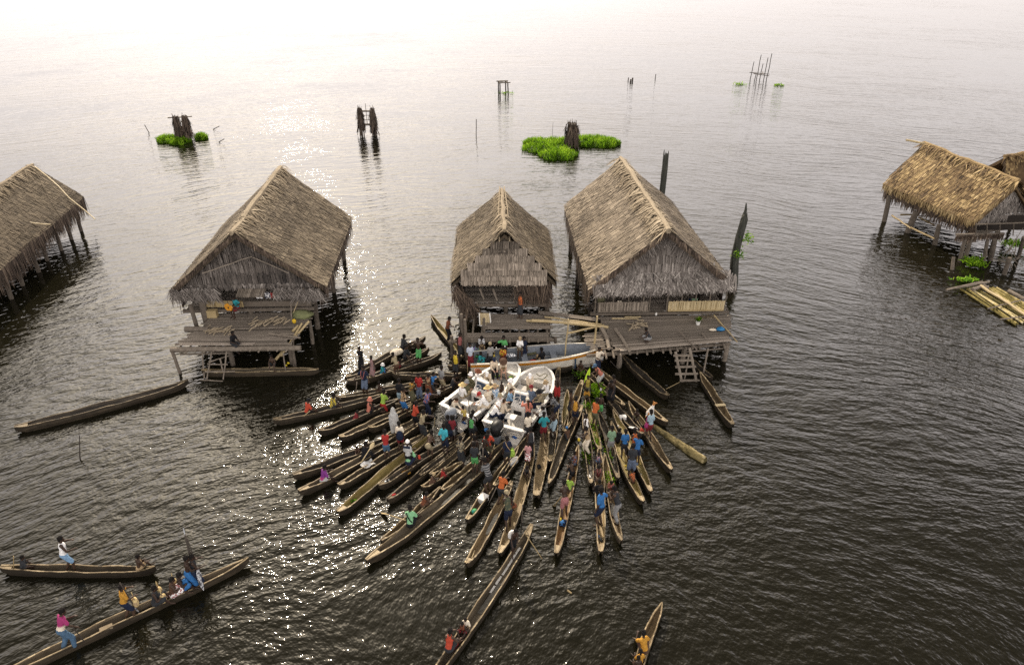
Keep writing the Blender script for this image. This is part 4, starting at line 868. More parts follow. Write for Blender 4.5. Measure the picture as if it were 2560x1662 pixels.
b2, _r2 = tour_boat((-.36, 24.12, 0), (1.5, 28.4, 0), 2.0, 'white open tour boat on the camera right with a big black outboard', (-.75, -.08, .2), 'black_cowl', False)
def thing_mesh(name, mb, mats, loc, label, cat, group=None, smooth=False, rz=0):
    o = mb.build(name, mats, None, smooth); o.location = loc; o.rotation_euler = (0, 0, rz); tag(o, label, cat, group); return o
# whip aerials belong to the boats
for root, p0, p1 in ((b1, at('A', 905, 600, 1.3), at('A', 885, 345, 2.6)), (b2, at('A', 1428, 720, 1.3), at('A', 1426, 465, 2.7))):
    q = Matrix.Rotation(-root.rotation_euler.z, 4, 'Z'); mb = MB(); a = q@(p0-root.location); b = q@(p1-root.location); mb.tube([a, a.lerp(b, .5), b], [.014, .011, .007], 6); mb.build('whip_aerial', M['white_gloss'], root)
q = Matrix.Rotation(-b2.rotation_euler.z, 4, 'Z')
mb = MB(); rp = [q@(at('A', x, y, .78)-b2.location) for x, y in ((1620, 400), (1660, 430), (1725, 395), (1755, 420), (1690, 470), (1640, 455), (1590, 470))]; mb.tube(rp, .018, 6); mb.build('anchor_rope', flat((.16, .14, .06), .9), b2)
# long banana boat with an orange stripe
root = empty('banana_boat', (1.2, 29.62, 0), math.atan2(.62, 6.1)); tag(root, 'long white and orange striped boat with grey inside, moored below the middle house', 'boat')
rows = hull_rows(6.35, 1.42, .72, .30, 2.0, .45, ta=.8, n=30)
hull_mesh(rows, .2, .06, [M['hull_white'], M['grey_paint'], M['grey_paint']], root, flare=.88)
gunwale_strip(rows, .06, .04, M['hull_white'], root, stern=False)
mb = MB()
for sg in (-1, 1):
    for (x0, b0, z0, _), (x1, b1_, z1, _) in zip(rows, rows[1:]):
        mb.quad(V(x0, sg*(b0+.012), z0-.035), V(x1, sg*(b1_+.012), z1-.035), V(x1, sg*(b1_*.975+.012), z1-.18), V(x0, sg*(b0*.975+.012), z0-.18))
mb.build('orange_stripe', M['orange'], root)
for x in (-1.9, -.6, .8): mb = MB(); mb.box((x-.14, -.58, .44), (x+.14, .58, .5)); mb.build('thwart', M['grey_paint'], root)
for sg in (-1, 1):
    for x in (.25, 1.7): mb = MB(); mb.box((x-.03, sg*.60-.03, .22), (x+.03, sg*.60+.03, .72)); mb.build('rib', flat((.02, .05, .10), .6), root)
BBOAT = root
# ------------------------------------------------------------------ people
UP, LO, TH, SH = .27, .25, .40, .40
def seg(bm, a, b, ra, rb, n=9):
    """tapered limb with rounded ends"""
    a = Vector(a); b = Vector(b); d = b-a; L = max(d.length, 1e-4); d /= L
    x = d.cross(V(.21, .17, .96) if abs(d.z) < .9 else V(1, .1, 0)).normalized(); y = d.cross(x); rings = []
    for t, r, o in [(-1, .25, 0), (-.72, .72, 0), (0, 1, 0)]: rings.append((a+d*(ra*t), ra*r))
    rings.append((a.lerp(b, .5), (ra+rb)/2))
    for t, r in [(0, 1), (.72, .72), (1, .25)]: rings.append((b+d*(rb*t), rb*r))
    vs = [[bm.verts.new(c+x*(math.cos(2*math.pi*k/n)*r)+y*(math.sin(2*math.pi*k/n)*r)) for k in range(n)] for c, r in rings]
    for i in range(len(vs)-1):
        for k in range(n): bm.faces.new((vs[i][k], vs[i][(k+1) % n], vs[i+1][(k+1) % n], vs[i+1][k]))
    bm.faces.new(vs[0][::-1]); bm.faces.new(vs[-1])
def ell(bm, c, r, rot=None):
    m = Matrix.Translation(c)@(rot.to_4x4() if rot else Matrix())@Matrix.Diagonal((*r, 1))
    bmesh.ops.create_icosphere(bm, subdivisions=2, radius=1.0, matrix=m)
def ik(a, t, l1, l2, hint):
    a = Vector(a); t = Vector(t); d = t-a; L = min(d.length, (l1+l2)*.995); L = max(L, abs(l1-l2)*1.05); dn = d.normalized()
    c = (l1*l1+L*L-l2*l2)/(2*L); h_ = math.sqrt(max(0, l1*l1-c*c)); hint = Vector(hint); p = hint-dn*hint.dot(dn)
    p = p.normalized() if p.length > 1e-4 else V(0, 0, 1); return a+dn*c+p*h_, a+dn*L
class Pose:
    """joints of a figure facing +Y, feet near the origin, height about 1.63"""
    def __init__(s, pel=(0, 0, .84), lean=3, side=0, twist=0, hl=(-.06, .06, -.50), hr=(.06, .06, -.50), fl=(-.1, 0, .07), fr=(.1, 0, .07), nod=5, turn=0, kl=(-.1, 1, 0), kr=(.1, 1, 0), el=(-.5, -1, -.2), er=(.5, -1, -.2), child=0):
        s.pel = Vector(pel); rt = Matrix.Rotation(R(twist), 3, 'Z')@Matrix.Rotation(R(side), 3, 'Y')@Matrix.Rotation(-R(lean), 3, 'X'); s.rt = rt; s.child = child
        T = lambda v: s.pel+rt@Vector(v)
        s.waist = T((0, .01, .16)); s.chest = T((0, .015, .34)); s.neck = T((0, 0, .50))
        s.hrot = Matrix.Rotation(R(turn), 3, 'Z')@Matrix.Rotation(-R(lean*.55+nod), 3, 'X')
        s.head = s.neck+s.hrot@V(0, .025, .145+.03*child)
        s.sh = [T((-.128, 0, .445)), T((.128, 0, .445))]; s.hip = [T((-.072, 0, -.02)), T((.072, 0, -.02))]
        s.elb = [None, None]; s.wri = [None, None]; s.kne = [None, None]; s.ank = [None, None]
        for i, (h_, f_, k_, e_) in enumerate(((hl, fl, kl, el), (hr, fr, kr, er))):
            s.elb[i], s.wri[i] = ik(s.sh[i], s.sh[i]+Vector(h_), UP, LO, e_)
            s.kne[i], s.ank[i] = ik(s.hip[i], Vector(f_), TH, SH, k_)
def rem(bm, name, vox, smooth=2):
    me = bpy.data.meshes.new(name); bm.to_mesh(me); bm.free(); o = bpy.data.objects.new(name, me); COL.objects.link(o)
    md = o.modifiers.new('r', 'REMESH'); md.mode = 'VOXEL'; md.voxel_size = vox
    if smooth: m2 = o.modifiers.new('s', 'SMOOTH'); m2.factor = .5; m2.iterations = smooth
    dg = bpy.context.evaluated_depsgraph_get(); out = bpy.data.meshes.new_from_object(o.evaluated_get(dg)); out.name = name
    bpy.data.objects.remove(o); bpy.data.meshes.remove(me); out.polygons.foreach_set('use_smooth', [True]*len(out.polygons)); return out
def torso(bm, p, g, sk=1.0):
    r = p.rt
    ell(bm, p.pel+r@V(0, -.01, .0), (.128+g, .105+g, .13+g), r); ell(bm, p.waist, (.108+g, .09+g, .16+g), r); ell(bm, p.chest, (.13+g, .10+g, .19+g), r)
    seg(bm, p.sh[0]+r@V(.02, 0, -.01), p.sh[1]+r@V(-.02, 0, -.01), .068+g, .068+g)
def hand(bm, w, e):
    d = (w-e).normalized(); x = d.cross(V(0, 0, 1)); x = x.normalized() if x.length > .1 else V(1, 0, 0); y = x.cross(d).normalized()
    seg(bm, w-d*.02, w+d*.05, .027, .03, 7)
    for k, (o, l) in enumerate(((-.027, .062), (-.009, .074), (.009, .07), (.027, .056))):
        a = w+d*.06+x*o; m_ = a+d*l*.55+x*o*.25-y*.012; seg(bm, a, m_, .0095, .009, 6); seg(bm, m_, m_+d*l*.4-y*.03, .009, .008, 6)
    t = w+d*.015-x*.03; m_ = t+d*.03-x*.028; seg(bm, t, m_, .011, .01, 6); seg(bm, m_, m_+d*.032-y*.012, .01, .009, 6)
def body_mesh(p):
    bm = bmesh.new(); torso(bm, p, 0); cs = 1.0
    seg(bm, p.neck-p.rt@V(0, 0, .05), p.head-p.hrot@V(0, .02, .06), .055, .05)
    H = lambda v: p.head+p.hrot@Vector(v)
    ell(bm, H((0, 0, .02)), (.078, .095, .10), p.hrot); ell(bm, H((0, .025, -.055)), (.058, .065, .065), p.hrot)
    seg(bm, H((0, .088, .0)), H((0, .108, -.03)), .012, .017, 6)                     # nose
    seg(bm, H((-.022, .082, -.062)), H((.022, .082, -.062)), .013, .013, 6)          # lips
    for sx in (-1, 1): ell(bm, H((sx*.081, -.005, -.012)), (.014, .024, .034), p.hrot); ell(bm, H((sx*.03, .078, .024)), (.024, .016, .010), p.hrot)
    for i in (0, 1):
        seg(bm, p.sh[i], p.elb[i], .052, .041); seg(bm, p.elb[i], p.wri[i], .041, .027); hand(bm, p.wri[i], p.elb[i])
        seg(bm, p.hip[i], p.kne[i], .088, .058); seg(bm, p.kne[i], p.kne[i].lerp(p.ank[i], .4), .055, .054); seg(bm, p.kne[i].lerp(p.ank[i], .4), p.ank[i], .054, .036)
        f = p.kne[i]-p.hip[i]; f.z = 0; f = f.normalized() if f.length > .1 else V(0, 1, 0); a = p.ank[i]
        seg(bm, a-f*.04-V(0, 0, .03), a+f*.15-V(0, 0, .045), .034, .03, 8); seg(bm, a+f*.12-V(0, 0, .045), a+f*.19-V(0, 0, .05), .034, .022, 8)
    me = rem(bm, 'body', .0125, 1); inv = p.hrot.transposed(); idx = []
    for pl in me.polygons:
        q = inv@(pl.center-p.head); m_ = 0
        if q.y > .06 and abs(abs(q.x)-.031) < .013 and abs(q.z-.012) < .0085: m_ = 1
        elif q.y > .08 and abs(q.x) < .026 and abs(q.z+.063) < .006: m_ = 2
        idx.append(m_)
    me.polygons.foreach_set('material_index', idx); return me
def shirt_mesh(p, kind):
    bm = bmesh.new(); g = .02; r = p.rt
    ell(bm, p.pel+r@V(0, -.005, .045), (.135+g*.7, .11+g, .11+g), r); ell(bm, p.waist, (.118+g, .098+g, .15+g), r); ell(bm, p.chest, (.132+g, .105+g, .175+g), r)
    w = .058 if kind != 'vest' else .05
    seg(bm, p.sh[0]+r@V(.03, 0, -.01), p.sh[1]+r@V(-.03, 0, -.01), w+g*.9, w+g*.9)
    if kind == 'tee':
        for i in (0, 1): seg(bm, p.sh[i], p.sh[i].lerp(p.elb[i], .72), .054+g*.6, .053+g*.7)
    if kind == 'long':
        for i in (0, 1): seg(bm, p.sh[i], p.elb[i], .06+g*.6, .05+g*.6); seg(bm, p.elb[i], p.elb[i].lerp(p.wri[i], .9), .05+g*.5, .036+g*.4)
    return rem(bm, 'shirt', .02, 2)
def lower_mesh(p, kind):
    bm = bmesh.new(); g = .024; r = p.rt; ell(bm, p.pel+r@V(0, -.01, .0), (.132+g, .11+g, .125+g), r)
    for i in (0, 1):
        if kind in ('shorts', 'trousers'): seg(bm, p.hip[i], p.hip[i].lerp(p.kne[i], .86 if kind == 'shorts' else 1), .082+g, .066+g)
        if kind == 'trousers': seg(bm, p.kne[i], p.kne[i].lerp(p.ank[i], .88), .066+g, .05+g)
    if kind == 'skirt':
        k = (p.kne[0]+p.kne[1])/2; c0 = p.pel; 
        for i in (0, 1): seg(bm, p.hip[i], p.kne[i].lerp(p.ank[i], .25), .11, .12)
        seg(bm, (p.hip[0]+p.hip[1])/2, k, .11, .13)
    return rem(bm, 'lower', .02, 2)
def head_obj(p, kind):
    mb = MB(); Mh = Matrix.Translation(p.head)@p.hrot.to_4x4()
    if kind == 'hair':
        bm = bmesh.new(); rs = random.Random(3)
        ell(bm, p.head+p.hrot@V(0, -.018, .045), (.093, .098, .092), p.hrot)
        ell(bm, p.head+p.hrot@V(0, -.045, .0), (.085, .07, .085), p.hrot)
        for _ in range(34):
            a = rs.uniform(0, 6.28); t = rs.uniform(.1, 1.45); v = V(math.sin(t)*math.cos(a)*.092, math.sin(t)*math.sin(a)*.095-.02, math.cos(t)*.09+.045)
            if v.y > .055 and v.z < .075: continue
            ell(bm, p.head+p.hrot@v, (.024, .024, .024))
        return rem(bm, 'hair', .013, 1)
    if kind == 'flat_hair':
        bm = bmesh.new(); ell(bm, p.head+p.hrot@V(0, -.015, .04), (.088, .10, .088), p.hrot); ell(bm, p.head+p.hrot@V(0, -.04, -.02), (.08, .065, .09), p.hrot); return rem(bm, 'hair', .014, 1)
    if kind == 'long_hair':
        bm = bmesh.new(); ell(bm, p.head+p.hrot@V(0, -.015, .04), (.09, .10, .09), p.hrot); seg(bm, p.head+p.hrot@V(0, -.09, .02), p.neck+p.rt@V(0, -.13, -.02), .055, .045); seg(bm, p.neck+p.rt@V(0, -.13, -.02), p.neck+p.rt@V(0, -.15, -.22), .045, .025); return rem(bm, 'hair', .014, 1)
    if kind == 'cap':
        mb.lathe([(.098, -.005), (.101, .03), (.092, .075), (.06, .112), (.015, .125)], 14, (0, -.008, .02), M=Mh, sy=1.08)
        vs = [Mh@V(.075*math.sin(a), .088+.085*math.cos(a)*(1 if k else 0)+.0, .03-.012*k) for k in (0, 1) for a in [R(x) for x in range(-80, 81, 20)]]
        n = 9; mb.add([v for v in vs]+[v-V(0, 0, .008) for v in vs], [(i, i+1, n+i+1, n+i) for i in range(n-1)]+[(2*n+i, 3*n+i, 3*n+i+1, 2*n+i+1) for i in range(n-1)])
    if kind in ('brim', 'bucket'):
        rb, dz = (.215, -.015) if kind == 'brim' else (.15, -.04)
        mb.lathe([(.10, .03), (rb*.7, .022+dz*.3), (rb, .012+dz), (rb, .02+dz), (rb*.7, .032+dz*.3), (.102, .045), (.098, .09), (.075, .125), (.02, .135)], 18, (0, -.008, .012), M=Mh, sy=1.06)
    if kind == 'wrap':
        bm = bmesh.new(); ell(bm, p.head+p.hrot@V(0, -.012, .045), (.102, .11, .088), p.hrot); ell(bm, p.head+p.hrot@V(0, -.1, .02), (.05, .05, .05), p.hrot); return rem(bm, 'head_wrap', .014, 2)
    return mb.mesh('hat', M['dark'], True)
POSES = dict(
    stand=dict(), idle=dict(hl=(-.07, .03, -.5), hr=(.02, .25, -.33), fl=(-.11, .05, .07), turn=12),
    reach=dict(lean=12, hl=(-.02, .42, -.12), hr=(.05, .3, -.3), fl=(-.1, -.1, .07), fr=(.1, .14, .07)),
    hold=dict(lean=8, hl=(.09, .27, -.26), hr=(-.09, .27, -.26), nod=22), chest=dict(hl=(.12, .17, -.13), hr=(-.12, .17, -.13), nod=10),
    pole=dict(lean=6, hl=(.02, .32, -.02), hr=(-.02, .33, -.28), fl=(-.1, -.12, .07), fr=(.1, .14, .07)),
    paddle=dict(lean=18, twist=14, hl=(.1, .33, -.18), hr=(.1, .25, -.42), fl=(-.1, -.14, .07), fr=(.1, .16, .07), nod=12),
    side=dict(hl=(-.1, .0, -.48), hr=(.28, .22, -.30)), back=dict(hl=(.07, -.17, -.42), hr=(-.07, -.17, -.42), el=(-1, -.3, 0), er=(1, -.3, 0)),
    hips=dict(hl=(.02, .06, -.36), hr=(-.02, .06, -.36), el=(-1, -.4, 0), er=(1, -.4, 0)),
    bend=dict(pel=(0, -.12, .76), lean=62, hl=(.0, .12, -.45), hr=(.0, .16, -.42), nod=-15), stoop=dict(pel=(0, -.06, .80), lean=36, hl=(.02, .26, -.40), hr=(0, .3, -.35), nod=5),
    face=dict(hl=(.11, .2, .13), hr=(-.11, .2, .13), el=(-.6, .1, -1), er=(.6, .1, -1)), arms_up=dict(hl=(-.06, .10, .14), hr=(.06, .12, .16), el=(-1, .2, -.1), er=(1, .2, -.1)),
    sit=dict(pel=(0, 0, .12), lean=10, fl=(-.13, .5, .06), fr=(.13, .5, .06), hl=(-.0, .3, -.24), hr=(.0, .3, -.24), kl=(-.25, 0, 1), kr=(.25, 0, 1)),
    sit_hug=dict(pel=(0, 0, .12), lean=24, fl=(-.1, .42, .06), fr=(.1, .42, .06), hl=(.1, .34, -.22), hr=(-.1, .34, -.22), kl=(-.15, 0, 1), kr=(.15, 0, 1), nod=15),
    sit_paddle=dict(pel=(0, 0, .15), lean=16, twist=18, fl=(-.13, .5, .06), fr=(.13, .5, .06), hl=(.02, .36, -.1), hr=(.12, .3, -.30), kl=(-.25, 0, 1), kr=(.25, 0, 1)),
    kneel=dict(pel=(0, 0, .30), lean=14, fl=(-.1, -.28, .05), fr=(.1, -.28, .05), hl=(.0, .34, -.26), hr=(.0, .34, -.26)),
    bench=dict(pel=(0, 0, .42), lean=10, fl=(-.12, .42, .07), fr=(.12, .42, .07), hl=(.03, .33, -.30), hr=(-.03, .33, -.30), nod=10),
    bench_lean=dict(pel=(0, 0, .42), lean=32, fl=(-.13, .40, .07), fr=(.13, .40, .07), hl=(.06, .32, -.30), hr=(-.06, .32, -.30), nod=16),
    bench_arm=dict(pel=(0, 0, .42), lean=4, fl=(-.16, .42, .07), fr=(.16, .42, .07), hl=(-.05, .26, -.38), hr=(.42, .18, -.16)),
    edge=dict(pel=(0, 0, .10), lean=14, fl=(-.1, .38, -.28), fr=(.1, .38, -.28), hl=(-.02, .3, -.28), hr=(.02, .3, -.28)),
    squat=dict(pel=(0, -.1, .26), lean=26, fl=(-.12, .02, .07), fr=(.12, .02, .07), hl=(.0, .34, -.28), hr=(.0, .34, -.28)),
    guitar=dict(pel=(0, 0, .12), lean=8, fl=(-.1, .38, -.28), fr=(.1, .38, -.28), hl=(-.28, .24, -.12), hr=(-.05, .24, -.28), nod=18, turn=20),
    walk=dict(lean=5, fl=(-.08, .24, .07), fr=(.08, -.24, .12), hl=(-.03, -.14, -.46), hr=(.03, .2, -.42)),
)
_pc = {}; _mc = {}
def pose(name):
    if name not in _pc: _pc[name] = Pose(**POSES[name])
    return _pc[name]
def pm(name, what, kind=''):
    k = (name, what, kind)
    if k not in _mc:
        p = pose(name); _mc[k] = body_mesh(p) if what == 'body' else shirt_mesh(p, kind) if what == 'shirt' else lower_mesh(p, kind) if what == 'lower' else head_obj(p, kind)
        me = _mc[k]
        n = 3 if what == 'body' else 1
        while len(me.materials) < n: me.materials.append(None)
    return _mc[k]
SKIN = {'d': [(.040, .022, .014), (.052, .030, .019), (.032, .018, .012), (.065, .037, .023)], 'l': [(.42, .24, .17), (.46, .28, .20)]}
CC = dict(red=(.42, .022, .018), orange=(.62, .14, .02), orangered=(.55, .06, .02), salmon=(.62, .20, .13), yellow=(.68, .50, .01), gold=(.62, .30, .015), lime=(.36, .58, .06), green=(.10, .42, .12), mint=(.26, .60, .30), sage=(.17, .27, .17),
          teal=(.01, .27, .31), aqua=(.03, .42, .52), blue=(.02, .16, .44), sky=(.22, .40, .62), navy=(.012, .018, .04), denim=(.07, .13, .21), slate=(.10, .13, .19), black=(.010, .010, .012), charcoal=(.03, .032, .036), grey=(.22, .22, .22), palegrey=(.42, .42, .41), white=(.84, .83, .82),
          cream=(.68, .60, .48), beige=(.60, .50, .38), khaki=(.30, .25, .16), olive=(.11, .105, .06), brown=(.09, .05, .032), maroon=(.16, .02, .025), purple=(.17, .035, .19), magenta=(.42, .03, .17), pink=(.62, .30, .30), straw=(.60, .46, .22), tan=(.36, .26, .15), lightblue=(.32, .46, .54), camo=(.05, .06, .04), rust=(.22, .07, .03), violet=(.22, .10, .42), turq=(.02, .33, .36), rose=(.40, .13, .12), hair=(.010, .008, .007), blond=(.40, .30, .17), greyhair=(.25, .22, .19), brownhair=(.04, .022, .012))
for k_, c_ in list(CC.items()):      # washed, faded cloth
    if max(c_)-min(c_) > .18 and k_ not in ('straw', 'cream', 'beige', 'tan', 'blond'): g_ = sum(c_)/3; CC[k_] = tuple((g_+(v_-g_)*.9)*.8 for v_ in c_)
def pattern_mat(c1, c2, kind):
    key = (c1, c2, kind)
    if key in _flat: return _flat[key]
    m, nt, b = mat_new('cloth_'+kind); L = nt.links; tc = N(nt, 'ShaderNodeTexCoord')
    a1, a2 = (c if isinstance(c, tuple) else CC[c] for c in (c1, c2))
    if kind in ('stripe', 'vstripe'):
        wv = N(nt, 'ShaderNodeTexWave', Scale=4.5 if kind == 'stripe' else 9.0, Distortion=.6); wv.bands_direction = 'Z' if kind == 'stripe' else 'X'; L.new(tc.outputs['Object'], wv.inputs['Vector']); f = wv.outputs['Fac']; st = [(.45, a1), (.55, a2)]
    elif kind == 'half':
        sp_ = N(nt, 'ShaderNodeSeparateXYZ'); L.new(tc.outputs['Generated'], sp_.inputs[0]); f = sp_.outputs[2]; st = [(.42, a1), (.52, a2)]
    else:
        vo = N(nt, 'ShaderNodeTexNoise', Scale=13.0 if kind == 'floral' else 7.0, Detail=2.0); L.new(tc.outputs['Object'], vo.inputs['Vector']); f = vo.outputs['Fac']; st = [(.47, a1), (.53, a2)]
    L.new(ramp(nt, f, st), b.inputs['Base Color']); b.inputs['Roughness'].default_value = .8; b.inputs['Specular IOR Level'].default_value = .2
    _flat[key] = m; return m
def cloth(c):
    if isinstance(c, str) and '/' in c:
        a, b, k = c.split('/'); return pattern_mat(a, b, k)
    return flat(CC[c], .82, .2, fabric=1)
def put(root, name, me, mats):
    o = bpy.data.objects.new(name, me); COL.objects.link(o); o.parent = root
    for i, m in enumerate(mats): o.material_slots[i].link = 'OBJECT'; o.material_slots[i].material = m
    return o
PEOPLE = {}
ABOARD = set('t u i k'.split())
def snap(key, p):
    """feet go onto the floor of the canoe the person stands or sits in"""
    if key[0] in ABOARD or key in ('j3', 'j4', 'j5', 'j6', 'j7', 'j8', 'j11', 'j12', 'j14'): return p
    best = None
    for k, (a, b, w) in CANOES.items():
        d = b-a; L = d.length; u = max(.07, min(.93, (p-a).dot(d)/(L*L))); q = a+d*u; e = (V(p.x, p.y, 0)-q).length
        if best is None or e < best[0]: best = (e, k, q)
    if DEBUG and best[0] > .35: print('SNAP', key, round(best[0], 2), best[1])
    if best[0] > 1.3: return p
    return V(best[2].x, best[2].y, p.z)
DEBUG = False
def person(key, reg, hx, hy, pz, head, top, low, label, h=1.53, z=.07, hat=None, hair='hair', hairc='hair', skin='d', group=None):
    """hx, hy: where the middle of the head is in the photo; top = 'tee:red', low = 'shorts:navy' or None"""
    p = pose(pz); s = h/1.63*(.97); hz = z+p.head.z*s; P = at(reg, hx, hy, hz); a = R(head)
    hp = Matrix.Rotation(a, 3, 'Z')@V(p.head.x*s*.88, p.head.y*s*.92, 0); pc = p.pel if pz.startswith(('sit', 'squat', 'kneel')) else (p.ank[0]+p.ank[1])/2
    bp = Matrix.Rotation(a, 3, 'Z')@V(pc.x*s*.88, pc.y*s*.92, 0); loc = V(P.x-hp.x, P.y-hp.y, z); bp.z = 0; loc = snap(key, loc+bp)-bp
    root = empty('person', loc, a, s); root.scale = (s*(.93 if skin == 'l' else .86), s*.92, s); tag(root, label, 'person', group or ('tourists in the white boats' if skin == 'l' else 'villagers in and around the canoes')); PEOPLE[key] = (root, p)
    rs = random.Random(key); sk = flat(rs.choice(SKIN[skin]), .55, .35, name='skin')
    put(root, 'body', pm(pz, 'body'), [sk, flat((.01, .008, .008), .3, name='eye'), flat(tuple(x*.55 for x in SKIN[skin][0]), .5, name='lips')])
    if top: k, c = top.split(':'); put(root, 'shirt', pm(pz, 'shirt', k), [cloth(c)])
    if low: k, c = low.split(':'); put(root, k, pm(pz, 'lower', k), [cloth(c)])
    if hat: k, c = hat.split(':'); put(root, {'wrap': 'head_wrap', 'cap': 'cap'}.get(k, 'hat'), pm(pz, 'head', k), [cloth(c)])
    if hair and not (hat and hat.split(':')[0] in ('wrap',)) and not (hat and hair == 'hair'): put(root, 'hair', pm(pz, 'head', hair), [flat(CC[hairc], .9, .2, fabric=.4, name='hair')])
    return root
T = 1.5
